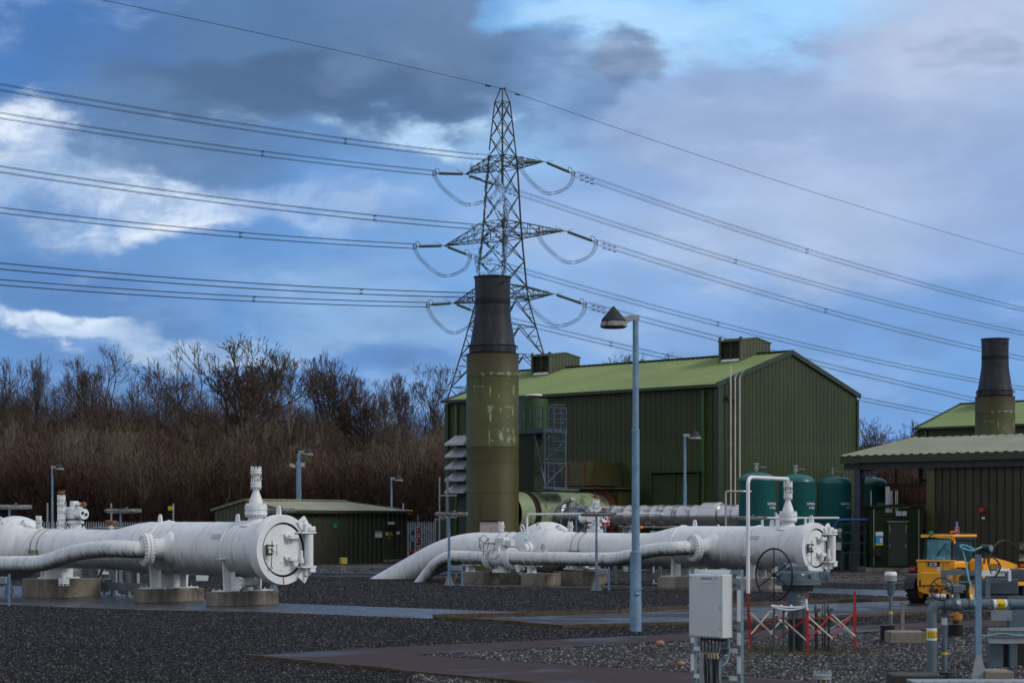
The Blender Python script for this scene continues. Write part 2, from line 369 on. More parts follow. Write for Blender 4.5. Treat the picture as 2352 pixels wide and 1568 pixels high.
# overcast above and around, brighter overhead
over = mixc(smooth(M('MULTIPLY', M('SUBTRACT', n3, .35), 3, True)), (.28, .31, .37), (.80, .82, .85))
c = mixc(smooth(M('DIVIDE', M('SUBTRACT', el, 17), 22, True)), c, over)
c = mixc(smooth(M('MULTIPLY', M('SUBTRACT', .55, sx.outputs[1]), 1.6, True)), c, over)
hs = N.new('ShaderNodeVectorMath'); hs.operation = 'SCALE'; L.new(sky.outputs[0], hs.inputs[0]); hs.inputs[3].default_value = .02
ad = N.new('ShaderNodeVectorMath'); ad.operation = 'SCALE'; ad.inputs[3].default_value = .97; L.new(c, ad.inputs[0])
sm = N.new('ShaderNodeVectorMath'); sm.operation = 'ADD'; L.new(hs.outputs[0], sm.inputs[0]); L.new(ad.outputs[0], sm.inputs[1])
L.new(sm.outputs[0], bg.inputs[0]); bg.inputs[1].default_value = 1.0

# ================================================================ ground
def gravel_mat(name, lo, hi, sc, pale=.0, wet=0.0, patch=None):
    m = bpy.data.materials.new(name); m.use_nodes = True; nt = m.node_tree; N = nt.nodes; L = nt.links; b = N['Principled BSDF']
    tc = N.new('ShaderNodeTexCoord'); vo = N.new('ShaderNodeTexVoronoi'); vo.inputs['Scale'].default_value = sc; L.new(tc.outputs['Object'], vo.inputs['Vector'])
    rp = N.new('ShaderNodeValToRGB'); e = rp.color_ramp.elements; e[0].color = (*lo, 1); e[1].color = (*hi, 1); e[0].position = .2; e[1].position = .95
    x = e.new(.75); x.color = (*[l*.6+h*.4 for l, h in zip(lo, hi)], 1)
    sp = N.new('ShaderNodeSeparateColor'); L.new(vo.outputs['Color'], sp.inputs[0]); L.new(sp.outputs[0], rp.inputs[0])
    no = N.new('ShaderNodeTexNoise'); no.inputs['Scale'].default_value = .35; no.inputs['Detail'].default_value = 6; L.new(tc.outputs['Object'], no.inputs['Vector'])
    r2 = N.new('ShaderNodeValToRGB'); r2.color_ramp.elements[0].position = .35; r2.color_ramp.elements[1].position = .68
    r2.color_ramp.elements[0].color = (.62, .62, .66, 1); r2.color_ramp.elements[1].color = (1.3, 1.25, 1.2, 1); L.new(no.outputs['Fac'], r2.inputs[0])
    mx = N.new('ShaderNodeMix'); mx.data_type = 'RGBA'; mx.blend_type = 'MULTIPLY'; mx.inputs[0].default_value = 1; L.new(rp.outputs[0], mx.inputs[6]); L.new(r2.outputs[0], mx.inputs[7])
    n3 = N.new('ShaderNodeTexNoise'); n3.inputs['Scale'].default_value = 5.5; n3.inputs['Detail'].default_value = 9; n3.inputs['Roughness'].default_value = .85; L.new(tc.outputs['Object'], n3.inputs['Vector'])
    r3 = N.new('ShaderNodeValToRGB'); e3 = r3.color_ramp.elements; e3[0].position = .36; e3[0].color = (.3, .3, .3, 1); e3[1].position = .70; e3[1].color = (3.2, 3.0, 2.8, 1); x3 = e3.new(.53); x3.color = (.95, .95, .95, 1); L.new(n3.outputs['Fac'], r3.inputs[0])
    m3 = N.new('ShaderNodeMix'); m3.data_type = 'RGBA'; m3.blend_type = 'MULTIPLY'; m3.inputs[0].default_value = 1; L.new(mx.outputs[2], m3.inputs[6]); L.new(r3.outputs[0], m3.inputs[7]); mx = m3
    L.new(mx.outputs[2], b.inputs['Base Color']); b.inputs['Roughness'].default_value = .75-wet*.3; b.inputs['Specular IOR Level'].default_value = .12
    bp = N.new('ShaderNodeBump'); bp.inputs['Strength'].default_value = .9; bp.inputs['Distance'].default_value = .03
    L.new(vo.outputs['Distance'], bp.inputs['Height']); bp.invert = True; L.new(bp.outputs[0], b.inputs['Normal'])
    return m
def slab_mat(name, col, wetcol, wetness=.5, sc=.5, rmin=.26, spc=.5):
    m = bpy.data.materials.new(name); m.use_nodes = True; nt = m.node_tree; N = nt.nodes; L = nt.links; b = N['Principled BSDF']
    tc = N.new('ShaderNodeTexCoord'); no = N.new('ShaderNodeTexNoise'); no.inputs['Scale'].default_value = sc; no.inputs['Detail'].default_value = 7; L.new(tc.outputs['Object'], no.inputs['Vector'])
    no.inputs['Roughness'].default_value = .62
    r = N.new('ShaderNodeValToRGB'); r.color_ramp.elements[0].position = .62-wetness*.3; r.color_ramp.elements[1].position = .72-wetness*.3
    r.color_ramp.elements[0].color = (0, 0, 0, 1); r.color_ramp.elements[1].color = (1, 1, 1, 1); L.new(no.outputs['Fac'], r.inputs[0])
    n2 = N.new('ShaderNodeTexNoise'); n2.inputs['Scale'].default_value = 18; n2.inputs['Detail'].default_value = 6; L.new(tc.outputs['Object'], n2.inputs['Vector'])
    v2 = N.new('ShaderNodeValToRGB'); v2.color_ramp.elements[0].position = .3; v2.color_ramp.elements[1].position = .75
    v2.color_ramp.elements[0].color = (*[c*.7 for c in col], 1); v2.color_ramp.elements[1].color = (*[c*1.35 for c in col], 1); L.new(n2.outputs['Fac'], v2.inputs[0])
    mx = N.new('ShaderNodeMix'); mx.data_type = 'RGBA'; L.new(r.outputs[0], mx.inputs[0]); mx.inputs[7].default_value = (*wetcol, 1); L.new(v2.outputs[0], mx.inputs[6])
    L.new(mx.outputs[2], b.inputs['Base Color'])
    mr = N.new('ShaderNodeMapRange'); mr.inputs[3].default_value = .75; mr.inputs[4].default_value = rmin; b.inputs['Specular IOR Level'].default_value = spc; L.new(r.outputs[0], mr.inputs[0]); L.new(mr.outputs[0], b.inputs['Roughness'])
    bp = N.new('ShaderNodeBump'); bp.inputs['Strength'].default_value = .25; bp.inputs['Distance'].default_value = .01; L.new(n2.outputs['Fac'], bp.inputs['Height']); L.new(bp.outputs[0], b.inputs['Normal'])
    return m
GRAV = gravel_mat('dark_gravel', (.006, .006, .007), (.062, .056, .055), 20)
GRAVF = gravel_mat('coarse_grey_gravel', (.009, .0095, .012), (.16, .155, .16), 14)
GRAVL = gravel_mat('pale_gravel', (.03, .029, .03), (.24, .23, .22), 9)
WETS = slab_mat('wet_concrete_slab', (.075, .075, .08), (.06, .066, .078), .9, .6)
ROAD = slab_mat('tarmac', (.024, .026, .032), (.016, .018, .024), .6, .25)
PATH = slab_mat('reddish_path', (.048, .026, .023), (.030, .020, .020), .35, .35, .42, .22)
LITTER = mk('leaf_litter', (.030, .022, .014), .95, var=.4, scale=.3)
KERBM = mk('mossy_brown_kerb', (.085, .060, .036), .9, var=.5, scale=5, spots=((.05, .04, .025), 2.5, .55, .1), bump=.3, bscale=40)
g = MB(); g.quad((-700, -40, 0), (700, -40, 0), (700, 1600, 0), (-700, 1600, 0))
tag(g.build('ground', GRAV, smooth=0, fix=False), kind='structure')
def flat(name, mat, pts, z):
    m = MB(); m.add([G(u, v) + V((0, 0, z)) for u, v in pts], [tuple(range(len(pts)))]); o = m.build(name, mat, smooth=0, fix=False)
    if o.data.polygons[0].normal.z < 0: o.data.flip_normals()
    return tag(o, kind='structure')
flat('slab', WETS, [(-250, 1335), (165, 1350), (300, 1367), (640, 1385), (1290, 1409), (1000, 1421), (620, 1406), (300, 1400), (-250, 1378)], .008)
flat('slab', WETS, [(1040, 1336), (1500, 1341), (2100, 1356), (2500, 1366), (2500, 1380), (2100, 1371), (1880, 1362), (1500, 1353), (1040, 1345)], .008)
flat('path', PATH, [(560, 1322), (1100, 1328), (2500, 1347), (2500, 1341), (1100, 1324), (560, 1319)], .012)
flat('road', ROAD, [(1000, 1421), (1300, 1413), (1640, 1396), (2100, 1379), (2600, 1362), (2600, 1392), (2100, 1409), (1640, 1431), (1290, 1440)], .012)
flat('path', PATH, [(575, 1506), (830, 1489), (1580, 1455), (2110, 1430), (2600, 1408), (2600, 1424), (2110, 1446), (1600, 1470), (950, 1504), (1590, 1545), (2352, 1600), (2352, 1700), (1700, 1620), (900, 1540), (575, 1512)], .008)
flat('gravel_bed', GRAVF, [(1010, 1503), (1600, 1472), (2110, 1448), (2600, 1426), (2600, 1640), (2352, 1598), (1590, 1543)], .004)
flat('gravel_bed', GRAVL, [(560, 1290), (1250, 1291), (1250, 1303), (1000, 1312), (730, 1312), (560, 1309)], .004)
flat('gravel_bed', GRAVL, [(1250, 1305), (1850, 1306), (2600, 1310), (2600, 1336), (1900, 1334), (1250, 1320)], .004)
flat('road', ROAD, [(560, 1310), (1000, 1313), (1300, 1316), (1300, 1320), (900, 1318), (560, 1314)], .006)
def kerb(pts, w=.12, h=.1):
    m = MB(); ps = [G(u, v) for u, v in pts]
    for a, b in zip(ps, ps[1:]):
        n = max(1, int((b-a).length/1.0))
        for i in range(n):
            p = a.lerp(b, i/n); q = a.lerp(b, (i+.985)/n); j = V((0, 0, rnd.uniform(-.008, .008)+h/2)); m.bar(p+j, q+j, w, h)
    return tag(m.build('kerb', KERBM, smooth=0), kind='structure')
kerb([(997, 1419), (1200, 1414), (1420, 1408), (1560, 1399), (1900, 1384), (2110, 1377), (2600, 1360)])
kerb([(997, 1420), (1130, 1428), (1290, 1441), (1640, 1432), (2100, 1410), (2600, 1392)], .08, .07)
kerb([(560, 1508), (900, 1541), (1350, 1585)], .07, .05)
kerb([(600, 1330), (1030, 1333), (1600, 1347)], .07, .05)
# hills behind
def hill(x, y):
    r = max(0.0, min(1.0, (y-134)/75)); r = r*r*(3-2*r)
    k = .35+.65/(1+math.exp((x+12)/14)); return 11.5*r*k
m = MB(); nx, ny = 90, 30
for j in range(ny+1):
    for i in range(nx+1):
        x = -220+440*i/nx; y = 131+190*j/ny; m.v.append((x, y, hill(x, y)+mnoise.noise(V((x*.05, y*.05, 0)))*.5*min(1, (y-131)/10)-.05))
for j in range(ny):
    for i in range(nx): a = j*(nx+1)+i; m.f.append((a, a+1, a+nx+2, a+nx+1))
tag(m.build('hillside', LITTER, fix=False), kind='structure')
# loose stones: real relief that keeps the gravel rough at a low angle
SMOOTH = [[(-250, 1335), (165, 1350), (300, 1367), (640, 1385), (1290, 1409), (1000, 1421), (620, 1406), (300, 1400), (-250, 1378)], [(1040, 1336), (1500, 1341), (2100, 1356), (2500, 1366), (2500, 1380), (2100, 1371), (1880, 1362), (1500, 1353), (1040, 1345)],
 [(1000, 1419), (1300, 1412), (1640, 1395), (2100, 1378), (2600, 1362), (2600, 1392), (2100, 1410), (1640, 1432), (1290, 1441)], [(575, 1506), (830, 1489), (1580, 1455), (2110, 1430), (2600, 1408), (2600, 1424), (2110, 1446), (1600, 1470), (950, 1504), (1590, 1545), (2352, 1600), (2352, 1700), (1700, 1620), (900, 1540), (575, 1512)],
 [(560, 1322), (1100, 1328), (2500, 1347), (2500, 1341), (1100, 1324), (560, 1319)]]
def inside(poly, x, y):
    c = False; n = len(poly); j = n-1
    for i in range(n):
        (xi, yi), (xj, yj) = poly[i], poly[j]
        if (yi > y) != (yj > y) and x < (xj-xi)*(y-yi)/(yj-yi)+xi: c = not c
        j = i
    return c
r2 = random.Random(3); near = MB(); far = MB()
for i in range(92000):
    v = 1304+272*r2.random()**.85; u = r2.uniform(-60, 2420)
    if any(inside(q, u, v) for q in SMOOTH): continue
    p = G(u, v); fr = v > 1455 and u > 950 and v > 1503-(u-1010)*.058
    k = p.y/40; s = r2.uniform(.009, .0215)*(.5+.6*k)*(1.25 if fr else 1); a = r2.uniform(0, 6.3); x, y, z = p
    c, d = math.cos(a)*s, math.sin(a)*s; h = s*r2.uniform(.5, 1.15); q = r2.uniform(.4, .8); e_ = r2.uniform(.7, 1.2)
    (near if fr else far).add([(x+c, y+d, .002), (x-d*e_, y+c*e_, .002), (x-c, y-d, .002), (x+d*e_, y-c*e_, .002), (x+c*q, y+d*q, h), (x-d*q, y+c*q, h*e_), (x-c*q, y-d*q, h), (x+d*q, y-c*q, h*.8)], [(4, 5, 6, 7), (0, 1, 5, 4), (1, 2, 6, 5), (2, 3, 7, 6), (3, 0, 4, 7)])
def stonemat(nm, c0, c1, c2):
    M_ = bpy.data.materials.new(nm); M_.use_nodes = True; _n = M_.node_tree; _g = _n.nodes.new('ShaderNodeNewGeometry'); _r = _n.nodes.new('ShaderNodeValToRGB'); e = _r.color_ramp.elements; e[0].color = (*c0, 1); e[1].color = (*c2, 1); x = e.new(.72); x.color = (*c1, 1)
    _n.links.new(_g.outputs['Random Per Island'], _r.inputs[0]); _n.links.new(_r.outputs[0], _n.nodes['Principled BSDF'].inputs['Base Color']); _n.nodes['Principled BSDF'].inputs['Roughness'].default_value = .8; _n.nodes['Principled BSDF'].inputs['Specular IOR Level'].default_value = .2; return M_
o = near.build('loose_stones', stonemat('grey_stones', (.012, .012, .014), (.10, .098, .10), (.34, .33, .33)), smooth=0, fix=False); tag(o, 'loose grey stones of the coarse gravel bed at the lower right', 'stones', kind='stuff')
o = far.build('gravel_chips', stonemat('dark_chips', (.006, .006, .007), (.025, .024, .027), (.18, .17, .165)), smooth=0, fix=False); tag(o, 'dark chippings of the gravel yard with a few pale ones', 'gravel', kind='stuff')
MK = lambda n, *a, **k: MATS[n] if n in MATS else mk(n, *a, **k)
# ================================================================ white pipework in the local frame (s along the pipe, t away from the viewer, z up)
def flange(mb, c, ax, R, th, nb, br=None, pair=True):
    c = V(c); ax = V(ax).normalized(); br = br or R*.055
    if pair:
        mb.cyl(c-ax*th, c-ax*.012, R, n=36); mb.cyl(c+ax*.012, c+ax*th, R, n=36); mb.cyl(c-ax*.012, c+ax*.012, R*.93, n=36)
        mb.bolts(c, ax, R*.86, nb, br, th*2+.12)
    else:
        mb.cyl(c-ax*th/2, c+ax*th/2, R, n=32); mb.bolts(c, ax, R*.84, nb, br, th+.08)
def gate_valve(mb, x, y, z, k=1.0, wheel=True, ang=0):
    """small vertical flanged valve with bonnet to one side, k = flange radius"""
    mb.lathe((x, y, z), (0, 0, 1), [(0, k*.5), (.3*k, k*.62), (.6*k, k*.8), (1.1*k, k*.85), (1.6*k, k*.7), (1.9*k, k*.5)], 16)
    d = V((math.cos(ang), math.sin(ang), 0)); c = V((x, y, z+k))
    mb.cyl(c-d*1.25*k, c-d*.95*k, k*.72, n=14); mb.bolts(c-d*1.15*k, d, k*.55, 8, k*.1, k*.6)
    mb.cyl(c-d*k, c+d*1.3*k, k*.32, n=10)
    if wheel: mb.torus(c+d*1.5*k, d, k*.62, k*.09, 20, 6); mb.cyl(c+d*1.2*k, c+d*1.55*k, k*.12, n=8); mb.bar(c+d*1.5*k-V((0, 0, k*.6)), c+d*1.5*k+V((0, 0, k*.6)), k*.1)
def vent_stack(parent, s, z0, gooseneck=None):
    m = MB(); m.lathe((s, 0, z0-.12), (0, 0, 1), [(0, .46), (.08, .30), (.2, .21), (.3, .2)], 28)
    flange(m, (s, 0, z0+.32), (0, 0, 1), .31, .13, 20, .022)
    m.lathe((s, 0, z0+.44), (0, 0, 1), [(0, .19), (.12, .19), (.16, .175), (.42, .085), (.50, .07), (.54, .07)], 28)
    flange(m, (s, 0, z0+1.03), (0, 0, 1), .15, .075, 10, .014)
    gate_valve(m, s, 0, z0+1.09, .098, True, .1); m.cyl((s, 0, z0+1.2), (s, 0, z0+1.36), .06)
    flange(m, (s, 0, z0+1.40), (0, 0, 1), .155, .07, 10, .016)
    return m.build('vent_stack', W_, parent)
def small_vent(mb, x, y, z0, h, k=.06):
    mb.cyl((x, y, z0-.1), (x, y, z0+h*.3), k*.7, n=10)
    flange(mb, (x, y, z0+h*.3), (0, 0, 1), k*1.7, k*.5, 8, k*.2)
    gate_valve(mb, x, y, z0+h*.36, k*1.5, True, 0)
    flange(mb, (x, y, z0+h*.36+k*3.3), (0, 0, 1), k*1.7, k*.5, 8, k*.2)
def lug(mb, s, z, hole=True):
    prof = [V((s-.1, 0, z-.06)), V((s+.1, 0, z-.06)), V((s+.07, 0, z+.16)), V((s+.04, 0, z+.23)), V((s-.04, 0, z+.23)), V((s-.07, 0, z+.16))]
    mb.prism([p-V((0, .02, 0)) for p in prof], (0, .04, 0))
    mb.cyl((s, -.03, z+.15), (s, .03, z+.15), .035, n=10)

def launcher(B, label, zA, R, Ru, zM, u, ringR, doorR, steel=True):
    T = thing('pig_launcher', label, 'pipeline vessel', B, RZ, 'white pipeline launcher vessels')
    S = {k: along(B, AX, val) for k, val in u.items()}
    s2 = S['ring']; ringL = .34
    # barrel, reducer, main pipe
    m = MB(); m.lathe((S['taper'], 0, zA), (1, 0, 0), [(0, R), (s2-ringL-.55-S['taper'], R), (s2-ringL-.45-S['taper'], R*1.02), (s2-ringL-S['taper'], R*1.10)], 72, cap=False)
    m.build('barrel', W_, T)
    m = MB(); n = 8; m.tube([(S['taper']+(S['red']-S['taper'])*i/n, 0, zA+(zM-zA)*(i/n)) for i in range(n+1)],
        [R+(Ru-R)*(.5-.5*math.cos(PI*i/n)) for i in range(n+1)], 64, cap=False); m.build('reducer', W_, T)
    path = [V(p) for p in S_main(S, zM)]
    m = MB(); m.tube(path, Ru, 56); m.build('main_pipe', W_, T)
    # closure ring with recessed door
    m = MB(); m.lathe((s2-ringL, 0, zA), (1, 0, 0), [(0, R*1.0), (0, ringR*.985), (.03, ringR), (ringL-.02, ringR), (ringL, ringR*.99), (ringL, doorR*1.07), (ringL-.16, doorR*1.06), (ringL-.16, .02)], 80, cap=False)
    for a in (0,): lug(m, s2-.22, zA+ringR+.02)
    ring = m.build('closure_ring', WC, T)
    m = MB(); m.lathe((s2-.155, 0, zA), (1, 0, 0), [(0, doorR*.9), (.0, doorR*1.055), (.13, doorR*1.062), (.13, doorR*1.05)], 72, cap=False); m.build('seal_recess_shade', STEEL, ring)  # dark annulus at the door seal, painting the shadow crescent of the recess
    m = MB(); m.lathe((s2-.15, 0, zA), (1, 0, 0), [(0, doorR*.99), (.10, doorR*.99), (.115, doorR*.975), (.12, 0.01)], 72, cap=True)
    x0 = s2-.01
    for (dz, ty) in ((doorR*.5, 0), (-doorR*.36, 1)):
        m.box((x0+.10, doorR*.36, zA+dz), (.16, doorR*.42, .12), bev=.015)
        m.prism([(x0-.0, doorR*.02, zA+dz+.08), (x0, doorR*.30, zA+dz+.1), (x0, doorR*.30, zA+dz-.14), (x0, doorR*.20, zA+dz-.17)], (.03, 0, 0))
        m.cyl((x0+.02, doorR*.12, zA+dz), (x0+.07, doorR*.12, zA+dz), .04, n=10)
    m.box((x0+.0, -doorR*.30, zA+.02), (.02, .04, .30)); m.cyl((x0-.01, -doorR*.45, zA+.02), (x0+.01, -doorR*.45, zA+.02), .06, n=18)
    for (y, z) in ((-.08, .6), (-.09, -.48), (-.08, -.78), (-doorR*.8, -.35)): m.cyl((x0-.0, y*doorR*1.3, zA+z*doorR), (x0+.012, y*doorR*1.3, zA+z*doorR), .02, n=8)
    door = m.build('closure_door', WC, T)
    m = MB(); m.cyl((x0+.02, -doorR*.80, zA+.12), (x0+.22, -doorR*.74, zA+.12), .022); m.torus((x0+.10, -doorR*.80, zA-.06), (1, .3, 0), .09, .014, 18, 6)
    m.cyl((x0+.02, -doorR*.80, zA-.10), (x0+.2, -doorR*.76, zA-.10), .022); m.box((x0+.04, -doorR*.88, zA), (.05, .05, .30))
    m.tube([(x0+.12, -doorR*.72, zA+.26), (x0+.12, -doorR*.73, zA-.1), (x0+.10, -doorR*.73, zA-.44)], .012, 6); m.torus((x0+.1, -doorR*.73, zA-.48), (1, 0, 0), .035, .01, 12, 5)
    m.build('pressure_lock', mk('rusty_lock_metal', (.10, .08, .07), .7, .2, var=.4, scale=20) if 'rusty_lock_metal' not in MATS else MATS['rusty_lock_metal'], door)
    # hinge
    ty = ringR*.80
    m = MB(); m.cyl((s2+.16, ty, zA-.47), (s2+.16, ty, zA+.42), .115, n=20)
    for sg in (1, -1):
        zz = zA+sg*.47
        m.box((s2+.12, ty-.08, zz), (.30, .5, .05)); m.box((s2+.16, ty+.06, zz+sg*.10), (.22, .2, .13), bev=.02)
        c = V((s2+.03, ringR*.68, zA+sg*ringR*.76)); r2 = Matrix.Rotation(math.radians(35*sg), 3, 'X')
        m.box(c, (.07, .30, .27), m=r2); m.cyl(c+V((.02, .02, sg*.07)), c+V((.08, .02, sg*.07)), .035, n=10)
        m.prism([(s2+.03, ty-.1, zz), (s2+.03, ty+.15, zz), (s2+.03, ty+.06, zz+sg*.22), (s2+.03, ty-.12, zz+sg*.24)], (.14, 0, 0))
    m.cyl((s2+.22, doorR*.62, zA-.40), (s2+.22, doorR*.62, zA-.02), .045, n=12); m.cyl((s2+.22, doorR*.62, zA-.36), (s2+.22, doorR*.62, zA-.24), .075, n=12)
    m.build('door_hinge', WC, T)
    # flanged side nozzle and kicker line
    nf = V((-.33, -.945, 0)).normalized(); tf = -1.22
    sf = along(B+BX*tf, AX, u['flange']); fc = V((sf, tf, zA-.02)); root = fc-nf*(abs(tf)/.945)
    m = MB(); L = (fc-root).length; m.lathe(root, nf, [(0, .52), (R*.80, .52), (R*.95, .44), (R*1.05, .36), (R*1.15, .31), (L-.08, .29)], 36)
    m.build('side_nozzle', W_, T)
    m = MB(); flange(m, fc, nf, .47, .085, 24, .034); m.build('side_flange', WC, T)
    m = MB(); bp = S_by(B, S, fc, nf, u)
    m.tube(bp, .245, 36); m.build('kicker_pipe', WM, T)
    x = S['taper']; sm = MK('dirty_white_seam', (.36, .36, .34), .6, var=.4, scale=20)
    while x < s2-ringL: MB().torus((x, 0, zA), (1, 0, 0), R+.001, .007, 64, 4).build('weld_seam', sm, T); x += 1.55
    for x in (S['red'], S['red']-2.4): MB().torus((x, 0, zM), (1, 0, 0), Ru+.001, .008, 56, 4).build('weld_seam', sm, T)
    # lugs, nameplate, bands
    m = MB()
    for k in ('lug1', 'lug2'): lug(m, S[k], zA+R-.01)
    m.cyl((S['fit'], 0, zA+R-.02), (S['fit'], 0, zA+R+.06), .035, n=10); m.build('lifting_lugs', W_, T)
    sn = S['ring']-2.1; a = math.radians(28)
    m = MB(); c = V((sn, -math.cos(a)*(R+.012), zA+math.sin(a)*(R+.012))); mm = Matrix.Rotation(-a, 3, 'X'); m.box(c, (.36, .015, .13), m=mm)
    pl = m.build('nameplate', mk('worn_nameplate', (.5, .5, .5), .5, var=.4, scale=30) if 'worn_nameplate' not in MATS else MATS['worn_nameplate'], T)
    # saddles
    for sc_ in S['saddles']:
        m = MB(); m.box((sc_, 0, .42), (.52, 1.75, .03)); m.bolts((sc_, 0, .44), (0, 0, 1), .8, 8, .02, .08)
        zt = zA-R*.35
        m.prism([(sc_-.02, -R*.86, .43), (sc_-.02, R*.86, .43), (sc_-.02, R*.93, zt), (sc_-.02, -R*.93, zt)], (.045, 0, 0))
        for y in (-.45, 0, .45): m.prism([(sc_-.22, y, .43), (sc_+.22, y, .43), (sc_+.22, y, zA-R*.82), (sc_-.22, y, zA-R*.82)], (0, .03, 0))
        m.torus((sc_, 0, zA), (1, 0, 0), R+.008, .03, 60, 4); m.box((sc_, -R*.95, zt), (.34, .16, .02))
        m.build('saddle', W_, T)
    vent_stack(T, S['vent'], zA+R)
    # drain with blind flange
    m = MB(); m.tube(fillet([(S['ring']-1.15, 0, zA-R+.1), (S['ring']-1.15, 0, .62), (S['ring']-1.15, -.62, .62)], .2), .085, 16); flange(m, (S['ring']-1.15, -.62, .62), (0, 1, 0), .2, .05, 8, .025)
    m.build('drain_valve', W_, T)
    # ball valve body in the main line
    sb = S['ball']; m = MB(); pr = []
    for i in range(17):
        x = -.92+1.84*i/16; rr = math.sqrt(max(0, 1.02**2-x*x*.62)); pr.append((x, max(rr, Ru+.03)))
    m.lathe((sb, 0, zM), (1, 0, 0), [(-1.35, Ru+.005), (-1.3, Ru+.04), (-1.0, Ru+.06)]+pr+[(1.0, Ru+.06), (1.3, Ru+.04), (1.35, Ru+.005)], 60)
    m.cyl((sb, 0, zM), (sb, -1.34, zM), .20, n=28); m.cyl((sb, -.9, zM), (sb, -1.15, zM), .26, n=28)
    for (ds, dt) in ((-.75, -.55), (.15, -.62), (.8, -.2)):
        m.torus((sb+ds, dt, zM+.86-abs(ds)*.12), (.3, 1, .2), .12, .035, 18, 8)
    m.box((sb-.1, -.78, zM+.60), (.34, .02, .07), m=Matrix.Rotation(-.6, 3, 'X'))
    m.cyl((sb-.18, -.85, zM+.35), (sb-.18, -1.02, zM+.40), .05, n=10)
    m.build('ball_valve_body', W_, T)
    for ds in (-2.2, -1.75, 1.75, 2.1): MB().torus((sb+ds, 0, zM), (1, 0, 0), Ru+.012, .02, 56, 5).build('pipe_clamp', MK('stained_band', (.38, .36, .33), .6, var=.3, scale=6), T)
    m = MB()
    m.box((sb+1.92, -Ru-.03, zM-.05), (.55, .12, .03)); m.box((sb+1.92, -Ru-.0, zM-.12), (.55, .05, .03)); m.bolts((sb+1.92, -Ru-.03, zM-.08), (0, 0, 1), .2, 4, .02, .2)
    m.build('clamp_bracket', MATS['stained_band'], T)
    m = MB(); small_vent(m, S['sv'], 0, zM+Ru, .42, .055); m.build('small_valve', W_, T)
    m = MB(); m.cyl((S['sig'], 0, zM+Ru-.05), (S['sig'], 0, zM+Ru+.13), .05, n=10); m.cyl((S['sig'], 0, zM+Ru+.05), (S['sig'], 0, zM+Ru+.08), .1, n=10)
    sg = m.build('signaller_stem', W_, T)
    m = MB(); m.box((S['sig'], 0, zM+Ru+.22), (.44, .16, .10), m=Matrix.Rotation(.06, 3, 'Y'), bev=.02); m.box((S['sig']-.1, 0, zM+Ru+.15), (.18, .1, .08)); m.build('signaller_head', u['sigmat'] if not isinstance(u['sigmat'], (int, float)) else ORNG, sg)
    return T, S, sb

# ---- left assembly
BL = V((-7.508, 55.467, 0))
def S_main(S, zM): return [(S['red'], 0, zM), (-30, 0, zM)]
def S_by(B, S, fc, nf, u):
    L1 = -1.85
    def q(uu, t, v):
        s = along(B+BX*t, AX, uu); w = B+BX*t+AX*s; return V((s, t, zat(v, w.y)))
    p = [fc, fc+nf*.35+V((-.04, 0, 0)), q(262, -1.80, 1259.5), q(225, -1.86, 1261.5), q(188, -1.86, 1266), q(150, -1.86, 1276), q(120, -1.86, 1286), q(92, -1.86, 1293), q(60, -1.86, 1294.5), q(0, -1.86, 1295)]
    z = p[-1].z; p2 = smoothpath(p, 5); p2.append(V((-30, -1.86, z))); return p2
class U(dict): pass
S_left_sadd = [0.0, -3.37]
def fix_saddles(u, sadd):
    return u
import types
_al = along
def along(p0, d, u):                                   # lists pass straight through
    if isinstance(u, (list, tuple)): return list(u)
    if not isinstance(u, (int, float)): return u
    return _al(p0, d, u)
TL, SL, sbL = launcher(BL, 'white launcher vessel nearest the camera, closed door with rust streak, on two concrete plinths', 1.565, .76, .60, 1.50,
    dict(ring=652, taper=349, red=262, flange=336, lug1=368, lug2=546, fit=388, vent=588, ball=36, sv=89, sig=255, saddles=S_left_sadd, sigmat=RUST), .955, .70)
m = MB(); m.add([(SL['ring']+.004, -.04, 1.565-.76), (SL['ring']+.004, .0, 1.565-.75), (SL['ring']+.004, .015, 1.565-.94), (SL['ring']+.004, -.02, 1.565-.95)], [(0, 1, 2, 3)]); m.build('rust_streak', RUST, TL, smooth=0)
# ---- right assembly
BR = V((8.52, 68.5, 0))
def S_main(S, zM):
    e = _al(BR, AX, 1046); a = math.radians(22)
    d = V((-math.cos(a), 0, -math.sin(a))); return fillet([(S['red'], 0, zM), (e, 0, zM), V((e, 0, zM))+d*7], 1.6, 10)
def S_by(B, S, fc, nf, u):
    def q(uu, t, v):
        s = _al(B+BX*t, AX, uu); w = B+BX*t+AX*s; return V((s, t, zat(v, w.y)))
    p = [fc, fc+nf*.35+V((-.04, 0, 0)), q(1552, -1.80, 1259), q(1530, -1.85, 1260), q(1508, -1.86, 1262), q(1480, -1.86, 1267), q(1450, -1.86, 1276), q(1420, -1.86, 1282), q(1395, -1.86, 1283.5), q(1340, -1.86, 1283.3)]
    z = p[-1].z; p2 = smoothpath(p, 5); e = _al(B+BX*-1.86, AX, 1012)
    return p2+fillet([V((e+4, -1.86, z)), V((e, -1.86, z)), V((e-2.2, -1.86, z-2.1))], .8, 8)
TR, SR, sbR = launcher(BR, 'white launcher vessel further back on the right, its main pipe sloping down into the gravel', 1.45, .735, .605, 1.325,
    dict(ring=1876, taper=1571, red=1493, flange=1594, lug1=1596, lug2=1773, fit=1650, vent=1810, ball=1256, sv=1310, sig=1464, saddles=[0.0, -3.33], sigmat=ORNG), .85, .62)
# tall gooseneck pipe of the right vessel
m = MB(); g0 = loc2(G(1718, 1362), BR, RZ); zt = zat(1099, 66.5); sv = SR['vent']
m.tube(fillet([(g0.x, g0.y, 0), (g0.x, g0.y, zt+.02), (sv, 0, zt+.02), (sv, 0, 1.45+.735+1.42)], .3, 7), .062, 16); m.build('gooseneck_pipe', WC, TR)
